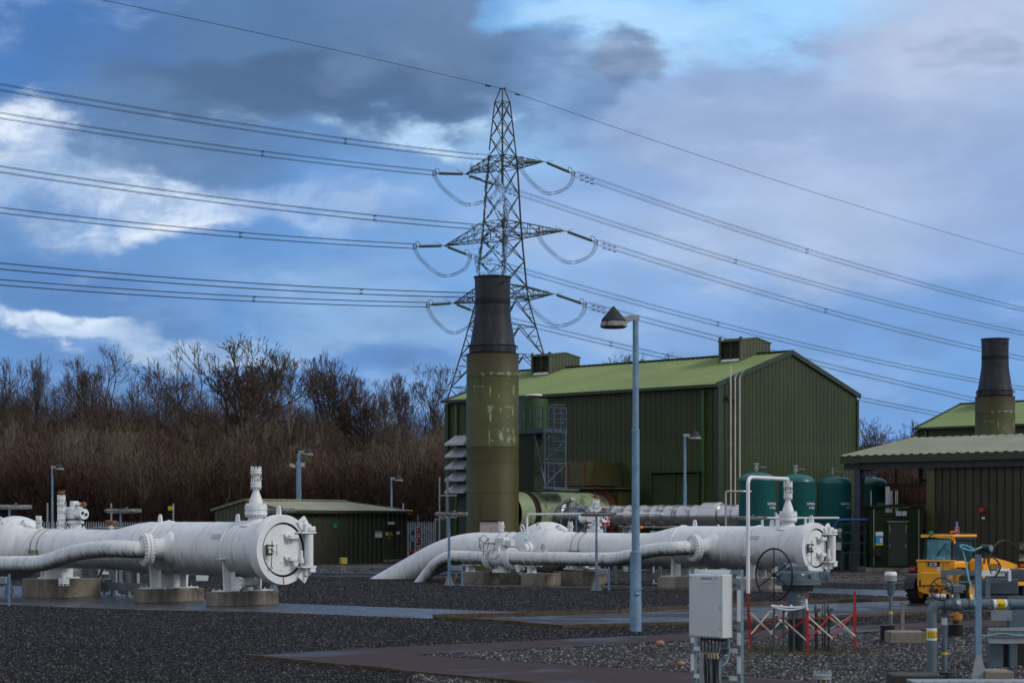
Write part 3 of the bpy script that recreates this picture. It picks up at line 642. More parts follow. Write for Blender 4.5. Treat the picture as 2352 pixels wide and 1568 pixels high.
# ---- kicker line ball valve with gear and handwheel (right assembly)
tb = -1.86; zb = SRz = zat(1283.3, 73.2)
s1 = _al(BR+BX*tb, AX, 1127); s2_ = _al(BR+BX*tb, AX, 1175)
m = MB(); flange(m, (s1, tb, zb), (1, 0, 0), .40, .085, 20, .034); m.build('valve_flange', WC, TR)
m = MB(); flange(m, (s2_, tb, zb), (1, 0, 0), .40, .085, 20, .034); m.build('valve_flange', WC, TR)
sm_ = (s1+s2_)/2
m = MB(); m.lathe((s1, tb, zb), (1, 0, 0), [(.08, .30), (.2, .28), (.3, .33), ((s2_-s1)/2, .40), (s2_-s1-.3, .33), (s2_-s1-.2, .28), (s2_-s1-.08, .30)], 32)
m.cyl((sm_, tb, zb-.5), (sm_, tb, zb+.45), .27, n=24); m.cyl((sm_, tb, zb-.52), (sm_, tb, zb-.46), .34, n=24); m.bolts((sm_, tb, zb-.47), (0, 0, 1), .3, 14, .02, .12)
for k in (-1, 1): m.tube(smoothpath([(sm_+k*.12, tb-.24, zb+.4), (sm_+k*.2, tb-.33, zb+.2), (sm_+k*.05, tb-.40, zb)], 4), .04, 8)
m.build('ball_valve', W_, TR)
m = MB(); m.box((sm_+.05, tb, zb+.62), (.5, .34, .34), bev=.04); m.box((sm_+.42, tb+.05, zb+.58), (.3, .26, .26), bev=.03); m.cyl((sm_, tb, zb+.4), (sm_, tb, zb+.5), .24, n=20)
gb = m.build('gear_box', W_, TR)
m = MB(); hc = V((sm_-.30, tb-.62, zb+.56)); ax = V((-.2, -1, 0)).normalized(); m.torus(hc, ax, .30, .012, 32, 6); m.cyl(hc, V((sm_-.1, tb, zb+.56)), .022)
for k in range(3):
    a = .5+2.094*k; x, y, _ = m.frame(ax); m.cyl(hc, hc+x*math.cos(a)*.42+y*math.sin(a)*.42, .014, n=6)
m.build('handwheel', RUST, gb)
text_mesh('46061', .13, MATS.get('lettering_black') or mk('lettering_black', (.01, .01, .01), .5, var=0), TR, (sm_, tb-.285, zb-.33), (0, -1, 0), True)
for nm, (uu, dz) in (('bypass_valve', (1106, 0)), ('bypass_valve', (1249, 0))):
    ss = _al(BR+BX*tb, AX, uu); m = MB(); small_vent(m, ss, tb, zb+.24, .3, .06); m.build(nm, W_, TR)
    m = MB()
    for ds in (-.2, .2): m.torus((ss+ds-.6, tb, zb), (1, 0, 0), .258, .014, 40, 5)
    m.box((ss-.6, tb, zb-.27), (.6, .5, .025)); m.box((ss-.6, tb, zb-.40), (.16, .34, .28)); m.box((ss-.6, tb, zb-.52), (.5, .5, .03))
    m.build('pipe_support', W_, TR)
m = MB(); ss = _al(BR+BX*tb, AX, 1196); m.cyl((ss, tb, zb-.2), (ss, tb, zb-.36), .05); m.cyl((ss, tb-.15, zb-.4), (ss, tb+.12, zb-.4), .1); m.cyl((ss, tb, zb-.45), (ss, tb, zb-.58), .07); m.build('drain_valve', W_, TR)
m = MB(); ss = _al(BR, AX, 1245); m.tube(fillet([(sbR+.1, -1.2, zM_ := 1.325+.52), (sbR+.1, -1.2, 2.62), (sbR+6.6, -1.2, 2.62)], .15, 5), .042, 10); m.build('sense_line', WC, TR)
m = MB(); small_vent(m, _al(BR, AX, 1151), 0, 1.325+.6, .4, .06); m.build('small_valve', WC, TR)
for (BB, TT, zM, uu) in ((BL, TL, 1.50, (135, )), (BR, TR, 1.325, (1330, ))):
    for w in uu:
        ss = _al(BB, AX, w); m = MB(); m.box((ss, 0, .6), (.5, 1.2, .05)); m.box((ss, 0, .75), (.06, 1.0, .4)); m.box((ss-.15, 0, .75), (.03, 1.1, .4)); m.build('pipe_foot', W_, TT)
# lower fitting of the left pipe (drain under the kicker line)
m = MB(); ss = _al(BL+BX*-1.86, AX, 147); zk = 1.05; m.cyl((ss, -1.86, zk-.2), (ss, -1.86, zk-.42), .07); flange(m, (ss, -1.86, zk-.48), (0, 0, 1), .16, .05, 8, .02); m.build('drain_flange', W_, TL)
# ---- concrete plinths, each its own thing
def plinth(B, s, t, sx, sy, h, label, mat=CON):
    w = B+AX*s+BX*t; o = MB().box((0, 0, h/2), (sx, sy, h), bev=.02).build('concrete_plinth', mat, loc=(w.x, w.y, 0), rz=RZ, smooth=0)
    return tag(o, label, 'plinth', 'concrete plinths under the white pipework')
plinth(BL, 0, 0, .66, 2.08, .40, 'stained concrete plinth right under the door end of the nearest white vessel')
plinth(BL, -3.37, 0, .66, 2.08, .40, 'stained concrete plinth under the middle of the nearest white vessel')
plinth(BL, _al(BL, AX, 135), .1, 1.5, 1.9, .58, 'wide stained concrete plinth under the ball valve at the left edge')
plinth(BR, 0, 0, .8, 2.0, .40, 'concrete plinth under the door end of the far right white vessel, behind the handwheel', CONL)
plinth(BR, -3.33, 0, .8, 2.0, .40, 'concrete plinth half hidden behind the grey cabinet and lamp post', CONL)
sA = _al(BR+BX*tb, AX, 1103); plinth(BR, sA, tb, 1.2, .9, .46, 'dark square concrete plinth left of the small ball valve')
sC = _al(BR+BX*tb, AX, 1242); plinth(BR, sC, tb, 1.2, .9, .46, 'square concrete plinth in front of the big valve sphere')
plinth(BR, _al(BR, AX, 1180), .1, 1.6, 1.3, .5, 'concrete plinth seen between two front plinths under the small ball valve')
plinth(BR, _al(BR, AX, 1330), .1, 1.5, 1.4, .5, 'concrete plinth behind the second small lamp stand under the main pipe')
# ---- motor operated valves behind the main pipes
def motor_valve(B, s, t, label, h=2.45, two=True):
    w = B+AX*s+BX*t; T = thing('motorised_valve', label, 'valve', w, RZ, 'motor operated valves behind the white pipes')
    m = MB(); m.cyl((0, 0, 0), (0, 0, h-.55), .22, n=20); flange(m, (0, 0, h-.5), (0, 0, 1), .33, .05, 12, .02); m.cyl((0, 0, h-.5), (0, 0, h-.2), .2, n=18); m.cyl((0, 0, h-.3), (0, 0, h-.22), .27, n=18); m.build('valve_body', W_, T)
    m = MB(); m.cyl((-.62, 0, h), (.50, 0, h), .17, n=20); m.cyl((-.72, 0, h), (-.6, 0, h), .13, n=16); m.box((-.05, 0, h+.02), (.42, .42, .40), bev=.04); m.ball((-.42, -.1, h), .24, 14, 9)
    m.box((-.05, 0, h+.30), (.24, .22, .22), bev=.03); m.cyl((.05, 0, h+.30), (.40, 0, h+.30), .06, n=10); m.build('motor_housing', W_, T)
    m = MB(); m.cyl((.50, -.07, h+.03), (.52, -.07, h+.03), .05, n=12); m.cyl((.50, .06, h-.02), (.52, .06, h-.02), .05, n=12); m.build('dial', BLACK, T)
    m = MB(); m.cyl((.40, 0, h+.30), (.52, 0, h+.30), .085, n=12); m.build('rusty_plug', RUST, T)
    m = MB(); m.tube(smoothpath([(-.3, -.2, h-.1), (-.36, -.3, h-.4), (-.25, -.25, h-.8)], 5), .015, 6); m.tube(smoothpath([(-.2, -.2, h-.1), (-.2, -.3, h-.4), (-.1, -.25, h-.8)], 5), .015, 6); m.build('cable', BLACK, T)
motor_valve(BL, _al(BL+BX*1.3, AX, 173), 1.3, 'white motor operated valve head standing behind the left pipe', 2.58)
motor_valve(BR, _al(BR+BX*1.3, AX, 1366), 1.3, 'white motor operated valve head behind the right main pipe', 2.48)
def riser(B, s, t, z0, z1, label):
    w = B+AX*s+BX*t; T = thing('vent_riser', label, 'vent', w, RZ, 'small white flanged vent risers')
    m = MB(); m.cyl((0, 0, 0), (0, 0, z1-.2), .07, n=12); m.build('riser_pipe', W_, T)
    z = z0
    while z < z1-.3:
        m = MB(); flange(m, (0, 0, z), (0, 0, 1), .13, .045, 8, .018); gate_valve(m, 0, 0, z+.07, .11, True, 0); flange(m, (0, 0, z+.36), (0, 0, 1), .13, .045, 8, .018); m.build('valve', W_, T); z += .62
    m = MB(); m.cyl((0, 0, z-.12), (0, 0, z-.02), .11, n=14); m.build('cap', RUST, T)
riser(BL, _al(BL+BX*.9, AX, 141), .9, 2.1, 3.3, 'tall white vent riser with two valves and rusty cap at the left')
riser(BR, _al(BR+BX*.9, AX, 1369), .9, 2.1, 3.2, 'white vent riser with two valves above the right main pipe')
MK = lambda n, *a, **k: MATS[n] if n in MATS else mk(n, *a, **k)
# ================================================================ buildings
def sheet(mb, o, dx, up, n, L, H0, top=None, pitch=.33, d=.03, duty=.42, bot=None):
    """ribbed sheet from o along dx (unit), rising along up (unit); n = outward normal; top(x), bot(x) heights"""
    o = V(o); dx = V(dx); up = V(up); n = V(n); xs = []
    k = max(1, int(round(L/pitch))); p = L/k
    for i in range(k): xs += [(i*p, 0), (i*p+p*(1-duty)-.02, 0), (i*p+p*(1-duty)+.02, d), (i*p+p-.02, d)]
    xs.append((L, 0)); vs = []; fs = []
    for (x, h) in xs:
        t = top(x) if top else H0; b = bot(x) if bot else 0
        vs += [o+dx*x+n*h+up*b, o+dx*x+n*h+up*t]
    if top:                                            # break the strip where the roofline turns
        pass
    for i in range(len(xs)-1): fs.append((2*i, 2*i+2, 2*i+3, 2*i+1))
    return mb.add(vs, fs)
def hall(corner, label, L, Wd, eave, ridge, vents=True, group=None):
    T = thing('green_hall', label, 'building', corner, RZ, group)       # local: x = -L..0 along the eave, y = 0..Wd deep
    m = MB(); sheet(m, (-L, 0, 0), (1, 0, 0), (0, 0, 1), (0, -1, 0), L, eave); m.build('front_wall', GREENW, T, smooth=0, fix=False); m = MB(); sheet(m, (-L, -.006, 0), (1, 0, 0), (0, 0, 1), (0, -1, 0), L, 6.35); m.build('lower_sheeting', GREENL, T, smooth=0, fix=False)
    f = lambda y: eave+(ridge-eave)*(1-abs(y-Wd/2)/(Wd/2))
    m = MB(); sheet(m, (0, 0, 0), (0, 1, 0), (0, 0, 1), (1, 0, 0), Wd, 0, top=f); m.build('gable_wall', GREENW, T, smooth=0, fix=False); m = MB(); sheet(m, (.006, 0, 0), (0, 1, 0), (0, 0, 1), (1, 0, 0), Wd, 6.35); m.build('lower_sheeting', GREENL, T, smooth=0, fix=False)
    m = MB(); sheet(m, (-L, Wd, 0), (0, -1, 0), (0, 0, 1), (-1, 0, 0), Wd, 0, top=f); sheet(m, (0, Wd, 0), (-1, 0, 0), (0, 0, 1), (0, 1, 0), L, eave); m.build('rear_walls', GREENW, T, smooth=0, fix=False)
    sl = math.hypot(Wd/2, ridge-eave); upv = V((0, Wd/2, ridge-eave)).normalized(); nn = V((0, -(ridge-eave), Wd/2)).normalized()
    ov = .25
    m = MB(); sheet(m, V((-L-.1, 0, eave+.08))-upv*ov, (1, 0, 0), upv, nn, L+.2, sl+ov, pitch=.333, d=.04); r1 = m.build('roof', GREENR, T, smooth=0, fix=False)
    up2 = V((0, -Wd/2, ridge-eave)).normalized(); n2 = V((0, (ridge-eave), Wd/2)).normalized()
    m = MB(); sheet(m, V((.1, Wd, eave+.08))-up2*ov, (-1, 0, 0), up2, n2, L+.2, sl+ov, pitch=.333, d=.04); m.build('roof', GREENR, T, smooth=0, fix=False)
    m = MB(); m.box((-L/2, -.30, eave-.02), (L+.4, .16, .16)); m.bar((-L-.1, -.15, eave+.02), (-L-.1, Wd/2, ridge+.05), .1, .22)
    for (a, b) in (((.09, -.22, eave+.02), (.09, Wd/2, ridge+.06)), ((.09, Wd/2, ridge+.06), (.09, Wd+.22, eave+.02))): m.bar(a, b, .1, .24)
    m.box((.02, -.03, eave/2-.1), (.26, .30, eave-.1)); m.box((.02, Wd, eave/2-.1), (.16, .16, eave-.1)); m.box((-L, -.03, eave/2-.1), (.24, .26, eave-.1))
    m.box((-L/2, Wd/2, ridge+.13), (L+.2, .4, .05)); m.build('trim', GREENT, T, smooth=0)
    for x in (-.85, -L+.75):
        m = MB(); m.box((x, -.11, eave/2-.1), (.14, .12, eave-.2)); m.build('downpipe', GREENB, T, smooth=0)
    if vents:
        for x in vents:
            vy = Wd/2-.35; z0 = ridge-1.3; z1 = ridge+.78; w, dd = 1.45, 2.45
            m = MB(); sheet(m, (x+w/2, vy-1.1, z0), (0, 1, 0), (0, 0, 1), (1, 0, 0), dd, 0, top=lambda y: z1-z0-abs(y-dd*.5)*.14+.1, pitch=.28, d=.035)
            m.quad((x-w/2, vy-1.1, z0), (x-w/2, vy-1.1+dd, z0), (x-w/2, vy-1.1+dd, z1), (x-w/2, vy-1.1, z1))
            sheet(m, (x-w/2, vy-1.1, z0-.3), (1, 0, 0), (0, 0, 1), (0, -1, 0), w, 1.3, pitch=.28, d=.035)
            m.quad((x+w/2, vy-1.1+dd, z0), (x-w/2, vy-1.1+dd, z0), (x-w/2, vy-1.1+dd, z1-.1), (x+w/2, vy-1.1+dd, z1-.1))
            m.box((x-w/2+.07, vy-1.13, z0+1.2), (.12, .1, 2.0)); m.box((x+w/2-.05, vy-1.13, z0+1.2), (.12, .1, 2.0))
            for s_ in (-1, 1): m.prism([(x-w/2-.05, vy-1.1+dd/2, z1+.12), (x+w/2+.05, vy-1.1+dd/2, z1+.12), (x+w/2+.05, vy-1.1+dd/2+s_*(dd/2+.1), z1-.1), (x-w/2-.05, vy-1.1+dd/2+s_*(dd/2+.1), z1-.1)], (0, 0, .06))
            rv = m.build('roof_ventilator', VENTG, T, smooth=0)
            m = MB()
            for k in range(9): m.box((x, vy-.98, z0+1.12+k*.095), (w-.25, .12, .02), m=Matrix.Rotation(.6, 3, 'X'))
            m.box((x, vy-1.06, z0+1.6), (.04, .05, 1.1)); m.box((x, vy-.88, z0+1.55), (w-.2, .02, 1.2)); m.build('louvre', MK('louvre_slat', (.06, .075, .045), .5), rv, smooth=0)
            m = MB(); m.box((x, vy-1.1, z0+1.0), (w-.2, .2, .05), m=Matrix.Rotation(.7, 3, 'X')); m.build('sill', MATS['white_paint'], rv, smooth=0)
    return T
CH = P(1650, 884, 98); CH.z = 0
eH, rH, LH, WH = 9.05, 11.0, 18.9, 12.1
hallA = hall(CH, 'large dark green ribbed hall with bright green pitched roof and pale pipes up its gable', LH, WH, eH, rH, vents=(-2.75, -16.1), group='green compressor halls')
# louvre in the front wall
def louvre(T, x, z0, z1, w, mat=GREENT, y=-.05, dep=.3):
    m = MB(); m.box((x-w/2, y-dep/2, (z0+z1)/2), (.08, dep, z1-z0+.1)); m.box((x+w/2, y-dep/2, (z0+z1)/2), (.08, dep, z1-z0+.1)); m.box((x, y-dep/2, z1+.04), (w+.3, dep+.2, .07)); m.box((x, y-dep/2, z0), (w, dep, .06)); m.box((x, y-dep/2, (z0+z1)/2), (.08, dep*.9, z1-z0))
    lv = m.build('louvre', GREENW, T, smooth=0)
    m = MB(); n = int((z1-z0)/.11)
    for k in range(n): m.box((x, y-dep*.62, z0+.06+k*(z1-z0-.1)/n), (w-.08, .13, .015), m=Matrix.Rotation(.75, 3, 'X'))
    MB().box((x, y-.04, (z0+z1)/2), (w, .03, z1-z0)).build('back_plate', BLACK, lv, smooth=0); m.build('blades', MATS.get('louvre_blades') or mk('louvre_blades', (.07, .105, .05), .5, var=.1), lv, smooth=0)
xl = _al(CH, AX, 1558); louvre(hallA, xl, .9, zat(1086, 100.5), 3.0)
louvre(hallA, _al(CH, AX, 1052), 2.6, 6.3, 1.25, dep=.12)
# hall behind, its copy
OFF = V((32.7, 32.0, 0))
hallB = dup(hallA, CH+OFF, RZ, 'second green hall far right, seen above the pale grey roof behind the far chimney')
# pale pipes up the gable
m = MB(); T = hallA; zt = [zat(838, 98), zat(852, 98), zat(851, 98)]
for k, (y, z) in enumerate(zip((.62, .98, 1.36), zt)):
    m = MB(); pts = [(.28, y, .3), (.28, y, z)]
    if k: pts = fillet([(.28, y, .3), (.28, y, z-.25), (.52, y+.02, z+.05)], .12, 4)
    m.tube(pts, .042, 10); m.build('vent_pipe', MATS.get('stained_white') or mk('stained_white', (.58, .55, .52), .6, var=.15, scale=3, streak=((.3, .18, .1), .6, 4)), T)
m = MB()
for z in (zat(912, 98), zat(1160, 98)): m.box((.2, 1.0, z), (.12, 1.1, .12))
m.build('pipe_bracket', STEEL, T, smooth=0)

# ---------------------------------------------------------------- chimneys
def chimney(base, label, bright):
    T = thing('exhaust_chimney', label, 'chimney', base, 0, 'tall exhaust chimneys'); k = base.y/4573.3
    R = 1.245; zt = 10.3; zb = 7.35+.0; 
    def band(name, z0, z1, mat, r=R):
        m = MB(); n = int((z1-z0)/1.45)+1; prof = []
        for i in range(n+1):
            z = z0+(z1-z0)*i/n; prof += [(z, r+.012), (z+.03, r)] if i < n else [(z, r)]
        m.lathe((0, 0, 0), (0, 0, 1), prof, 64, cap=False); return m.build(name, mat, T)
    band('lower_shell', 0, 5.9, OLIVE); band('peeling_shell', 5.9, 9.25, OLIVEL, R+.004); band('upper_shell', 9.25, zt, mk('brown_olive_clad', (.062, .054, .018), .55, var=.2, scale=.6) if 'brown_olive_clad' not in MATS else MATS['brown_olive_clad'])
    m = MB(); 
    for z in (.8, 2.25, 3.7, 5.15, 6.95, 8.0, 9.2): m.torus((0, 0, z), (0, 0, 1), R+.004, .007, 64, 4)
    for kk in range(14):
        a = kk*.785+(.3 if kk % 2 else 0); z0_ = (.8, 2.25, 3.7, 5.15, 6.95, 8.0)[kk % 6]; m.bar((math.cos(a)*(R+.006), math.sin(a)*(R+.006), z0_), (math.cos(a)*(R+.006), math.sin(a)*(R+.006), z0_+1.3), .018)
    m.build('plate_seam', MK('dark_seam_brown', (.03, .027, .012), .7, var=.3, scale=6), T)  # dark brown joints between the shell plates
    m = MB(); m.lathe((0, 0, zt), (0, 0, 1), [(-.01, R+.02), (.03, R+.02), (.03, .9)], 64, cap=False); m.build('rusty_rim', MATS['rusty_dark'] if 'rusty_dark' in MATS else mk('rusty_dark', (.06, .035, .025), .8, var=.4, scale=6), T)
    FL = [(325, 258, 25, 16), (382, 258, 30, 12), (440, 256, 52, 14), (507, 250, 34, 26), (560, 252, 10, 16), (580, 255, 18, 12), (265, 355, 20, 7), (302, 355, 14, 10), (318, 355, 28, 10), (385, 355, 12, 70), (560, 345, 12, 22), (554, 365, 16, 52), (368, 498, 48, 22), (376, 518, 26, 38), (385, 560, 16, 58), (462, 502, 10, 44), (498, 500, 62, 8), (515, 508, 44, 8), (552, 508, 9, 70), (548, 628, 18, 16), (368, 640, 130, 5), (395, 642, 76, 18), (482, 645, 18, 26), (380, 655, 9, 125), (457, 690, 26, 56), (512, 645, 14, 50), (552, 648, 16, 54), (518, 575, 16, 8), (470, 735, 18, 20), (512, 728, 30, 36), (556, 720, 22, 50), (505, 335, 9, 8), (450, 425, 9, 16), (402, 753, 12, 12)]
    rf = random.Random(12); m = MB()
    for (x, y, w, h) in FL:
        n = max(6, int(w*h/7))
        for q in range(n):
            px = x+w*(.5+rf.gauss(0, .27)); py = y+h*(.5+rf.gauss(0, .27)); sx_ = rf.uniform(.5, 3.2); sy_ = rf.uniform(.5, 3.6)
            if rf.random() < .12: py += rf.uniform(4, 34); sx_ *= .4; sy_ *= 2.2
            u = (1750+px/1.845)/1.7415; v = (1350+py/1.845)/1.7415; xx = (u-1131.5)/F*93.8; 
            if abs(xx) > R*.985: continue
            a0 = math.asin(xx/R); z = zat(v, 93.8); dw = sx_/1.845/1.7415/F*94; dh = sy_/1.845/1.7415/F*94; pts = []
            for k2 in range(6): t = 2*PI*k2/6; aa = a0+math.cos(t)*dw*rf.uniform(.6, 1.3)/R; pts.append((math.sin(aa)*(R+.010+.0004*(q % 7)), -math.cos(aa)*(R+.010+.0004*(q % 7)), z+math.sin(t)*dh*rf.uniform(.6, 1.3)))
            m.add(pts, [(0, 1, 2, 3, 4, 5)])
    m.build('peeled_patches', MATS['bare_primer'] if 'bare_primer' in MATS else mk('bare_primer', (.33, .44, .27), .6, var=.15, scale=3), T, smooth=0, fix=False)
    m = MB(); m.lathe((0, 0, zt+.06), (0, 0, 1), [(0, 1.08), (.03, 1.12), (.32, 1.12), (.34, 1.16), (.38, 1.16), (.39, 1.08), (1.9, .845), (1.95, .845), (2.65, .835), (3.60, .86), (3.61, .91), (3.66, .91), (3.66, .83), (3.0, .81), (1.0, .9)], 64, cap=False)
    for a in (-1.75, 3.6, -.25): m.torus((math.cos(a)*1.17, math.sin(a)*1.17, zt+.34), (math.cos(a+1.57), math.sin(a+1.57), 0), .07, .02, 14, 6)
    m.cyl((.5, -.78, zt+3.35), (.5, -.9, zt+3.42), .05); cp = m.build('conical_cap', SOOT, T)
    m = MB(); m.lathe((0, 0, zt+.06), (0, 0, 1), [(2.32, .843), (2.33, .848), (2.60, .850), (2.61, .84)], 64, cap=False); m.build('dark_band', MATS.get('dark_soot') or mk('dark_soot', (.012, .012, .015), .6, var=.3), cp)
    return T
CB = P(1131.5, 1200, 95); CB.z = 0
chA = chimney(CB, 'olive green exhaust chimney with black conical top in front of the pylon, paint peeling', True)
m = MB(); m.box((-.02, -1.24, 2.10), (1.15, .12, .50), bev=.02); m.build('access_panel', MATS.get('rust_stained_plate') or mk('rust_stained_plate', (.42, .37, .36), .6, var=.2, scale=3, spots=((.25, .14, .09), 2.4, .56, .2)), chA)
m = MB(); m.box((-.12, -1.28, 2.42), (1.5, .2, .03)); m.build('panel_hood', OLIVE, chA)
chB = dup(chA, P(2285.5, 1200, 127)-V((0, 0, H)), 0, 'olive green exhaust chimney with black top far right, above the pale grey roof')

# ---------------------------------------------------------------- exhaust duct from the chimney to the hall
DB = CB.copy(); T = thing('exhaust_duct', 'pale green horizontal duct joining the near chimney to the hall, paint flaking', 'duct', DB, RZ)
zc = 2.72; rD = 1.08
m = MB(); m.lathe((0, 0.9, zc), (0, 1, 0), [(0, rD), (1.0, rD)], 56, cap=False); m.build('duct_stub', DUCTG, T)
m = MB(); m.lathe((0, 1.9, zc), (0, 1, 0), [(0, rD+.06), (.06, rD+.06), (.10, rD-.05), (.22, rD-.05), (.26, rD+.06), (.34, rD+.06)], 56, cap=False); m.build('expansion_joint', MATS.get('rusty_dark') or mk('rusty_dark', (.05, .035, .03), .8, var=.4, scale=6), T)
m = MB(); m.lathe((0, 2.24, zc), (0, 1, 0), [(0, rD), (1.3, rD), (1.31, rD+.01), (2.6, rD+.01), (2.61, rD), (5.2, rD)], 56, cap=False); m.build('duct_shell', DUCTG, T)
m = MB(); m.lathe((0, 7.4, zc), (0, 1, 0), [(0, rD), (.02, rD+.08), (.12, rD+.08), (.14, rD+.3), (.16, .2)], 56); m.build('duct_flange', RUST, T)
m = MB(); m.box((0, 8.3, zc-.2), (2.9, 1.4, 2.9), bev=.04); m.box((.1, 8.0, zc+1.3), (3.3, 2.2, .06)); m.build('transition_box', OLIVE, T)
# ---- intake filter tower, platform, ladder behind the chimney
FB = CB+BX*2.6+AX*-.6
T = thing('filter_tower', 'green box tower beside the near chimney carrying a railed platform and caged ladder', 'tower', FB, RZ)
xw = 1.2
XF = lambda u, y=0.0: _al(FB+BX*y, AX, u)
m = MB(); m.box(((XF(1170)+XF(1226))/2, .3, zat(990, 96)/2), (XF(1226)-XF(1170), .6, zat(990, 96))); m.build('tower_body', MATS.get('textured_green') or mk('textured_green', (.028, .045, .022), .7, var=.3, scale=8, bump=.2, bscale=30), T, smooth=0)
zp = zat(988, 98)
m = MB(); xs0 = XF(1226, 1.8); m.cyl((xs0, 1.8, zp-.2), (xs0, 1.8, zat(916, 99)), .72, n=32); m.cyl((xs0, 1.8, zat(917, 99)), (xs0, 1.8, zat(911, 99)), .28, n=20); c1 = m.build('silencer', MATS.get('mid_green') or mk('mid_green', (.035, .085, .03), .5, var=.15), T)
m = MB(); m.cyl((xs0, 1.8, zat(911, 99)), (xs0, 1.8, zat(908.5, 99)), .30, n=20); m.build('red_collar', REDS, c1)
m = MB(); m.cyl((xs0, 1.8, zat(908.5, 99)), (xs0, 1.8, zat(905, 99)), .44, .40, n=20); m.build('cowl', WHS, c1)
m = MB(); x0, x1, y0, y1 = XF(1190), XF(1250), -.1, 1.6
m.box(((x0+x1)/2, (y0+y1)/2, zp), (x1-x0, y1-y0, .05))
for (a, b) in (((x0, y0), (x1, y0)), ((x1, y0), (x1, y1)), ((x0, y1), (x1, y1))): m.bar((*a, zp-.1), (*b, zp-.1), .07, .22)
m.bar((x1-.6, y0, zp-.1), (x1+.1, y0, zp-2.6), .07)
m.build('platform', MK('platform_blue_grey', (.075, .11, .15), .5, .1, var=.2, scale=4), T, smooth=0)
m = MB()
for (a, b) in (((x0, y0), (x1, y0)), ((x1, y0), (x1, y1))):
    for z in (.5, 1.05): m.cyl((*a, zp+z), (*b, zp+z), .025, n=6)
    n = 4
    for i in range(n+1): m.cyl((a[0]+(b[0]-a[0])*i/n, a[1]+(b[1]-a[1])*i/n, zp-.1), (a[0]+(b[0]-a[0])*i/n, a[1]+(b[1]-a[1])*i/n, zp+1.05), .028, n=6)
m.build('handrail', MK('platform_blue_grey', (.075, .11, .15), .5, .1, var=.2, scale=4), T)
m = MB(); lx, ly = x1+.02, y0+.35; zb = zat(1060, 97)
for dy in (0, .42): m.bar((lx, ly+dy, zb-1.4), (lx, ly+dy, zp+1.1), .05)
z = zb-1.3
m.box((lx+.15, ly+.2, zb-1.4), (.5, .7, .05))
while z < zp+.2: m.cyl((lx, ly, z), (lx, ly+.42, z), .015, n=5); z += .28
m.build('ladder', MK('platform_blue_grey', (.075, .11, .15), .5, .1, var=.2, scale=4), T, smooth=0)
m = MB()
for i in range(7):
    z = zb+.05+i*(zp+1.1-zb)/6; m.torus((lx+.35, ly+.21, z), (0, 0, 1), .38, .022, 20, 5)
for k in range(7):
    a = -2.0+k*.66; m.bar((lx+.35+math.cos(a)*.38, ly+.21+math.sin(a)*.38, zb), (lx+.35+math.cos(a)*.38, ly+.21+math.sin(a)*.38, zp+1.1), .04, .01)
m.build('ladder_cage', MK('platform_blue_grey', (.075, .11, .15), .5, .1, var=.2, scale=4), T, smooth=0)
m = MB()
for (x, y) in ((x1+.0, y0+.1), (x1+.0, y1-.1)): m.bar((x, y, 3.9), (x, y, zp), .10)
for z in (4.0, 5.2): m.bar((x1+.0, y0, z), (x1+.0, y1, z), .08); m.bar((x1+.0, y0, z), (x1+.0, y1, z+1.2), .06)
m.box((x1+.2, (y0+y1)/2, 3.9), (1.2, 1.8, .08))
m.build('steel_frame', MK('platform_blue_grey', (.075, .11, .15), .5, .1, var=.2, scale=4), T, smooth=0)
# ---- hopper shaped intake on the hall wall
hx0 = _al(CH-BX*2.4, AX, 1280); hx1 = _al(CH-BX*2.4, AX, 1352)
T = thing('intake_hood', 'rust streaked olive hopper shaped intake hood on the hall wall above the duct', 'air intake', CH, RZ)
z0, z1 = zat(1117, 103.5), zat(1063, 103.5); dp = 2.4
m = MB(); m.prism([(hx0+.5, -dp, z0), (hx1, -dp, z0), (hx1, -dp, z1), (hx0-.1, -dp, z1)], (0, dp, 0)); m.box(((hx0+hx1)/2+.1, -dp/2, z0-.12), ((hx1-hx0)+.2, dp+.2, .1)); m.build('hood_body', MATS.get('olive_yellow_sheet') or mk('olive_yellow_sheet', (.10, .095, .035), .55, var=.3, scale=1.5, spots=((.20, .08, .02), 1.8, .58, .1)), T, smooth=0)
m = MB(); m.prism([(hx0-.95, -dp-.02, z1), (hx0-.1, -dp-.02, z1), (hx0+.5, -dp-.02, z0), (hx0-.3, -dp-.02, z0)], (0, dp*.9, 0)); m.build('filter_face', STEEL, T, smooth=0)
m = MB()
for x in (hx0+.75, hx1-.3): MB().box((x, -dp-.02, (z0+z1)/2-.1), (.08, .06, z1-z0+.2)).build('stiffener', RUST, T, smooth=0)
# ---- stack of galvanised hoods left of the chimney
CL = CH+AX*-LH
T = thing('louvre_hood_stack', 'stack of five pale galvanised rain hoods on the far left corner of the hall', 'air intake', CL, RZ)
for k in range(5):
    z = zat(1018+k*27.5, 109); m = MB(); w, o = 1.5, 1.15; x = 1.6
    a = [(x-w/2, -.0-o, z), (x+w/2, -o, z), (x+w/2, 0, z), (x-w/2, 0, z)]; b = [(x-.55, -o*.45, z+.46), (x+.55, -o*.45, z+.46), (x+.55, 0, z+.46), (x-.55, 0, z+.46)]
    a2 = [(p[0], p[1], p[2]-.1) for p in a]
    m.add(a+b+a2, [(0, 1, 5, 4), (1, 2, 6, 5), (3, 0, 4, 7), (4, 5, 6, 7), (8, 9, 1, 0), (9, 10, 2, 1), (11, 8, 0, 3), (11, 10, 9, 8)])
    m.build('rain_hood', MATS.get('galvanised_hood') or mk('galvanised_hood', (.36, .36, .41), .4, .3, var=.12, scale=2, spots=((.3, .3, .3), 4, .62, .1)), T, smooth=0)
m = MB(); m.box((1.75, -.35, 3.2), (.7, .5, 5.2)); m.build('duct_shaft', STEEL, T, smooth=0)
m = MB()
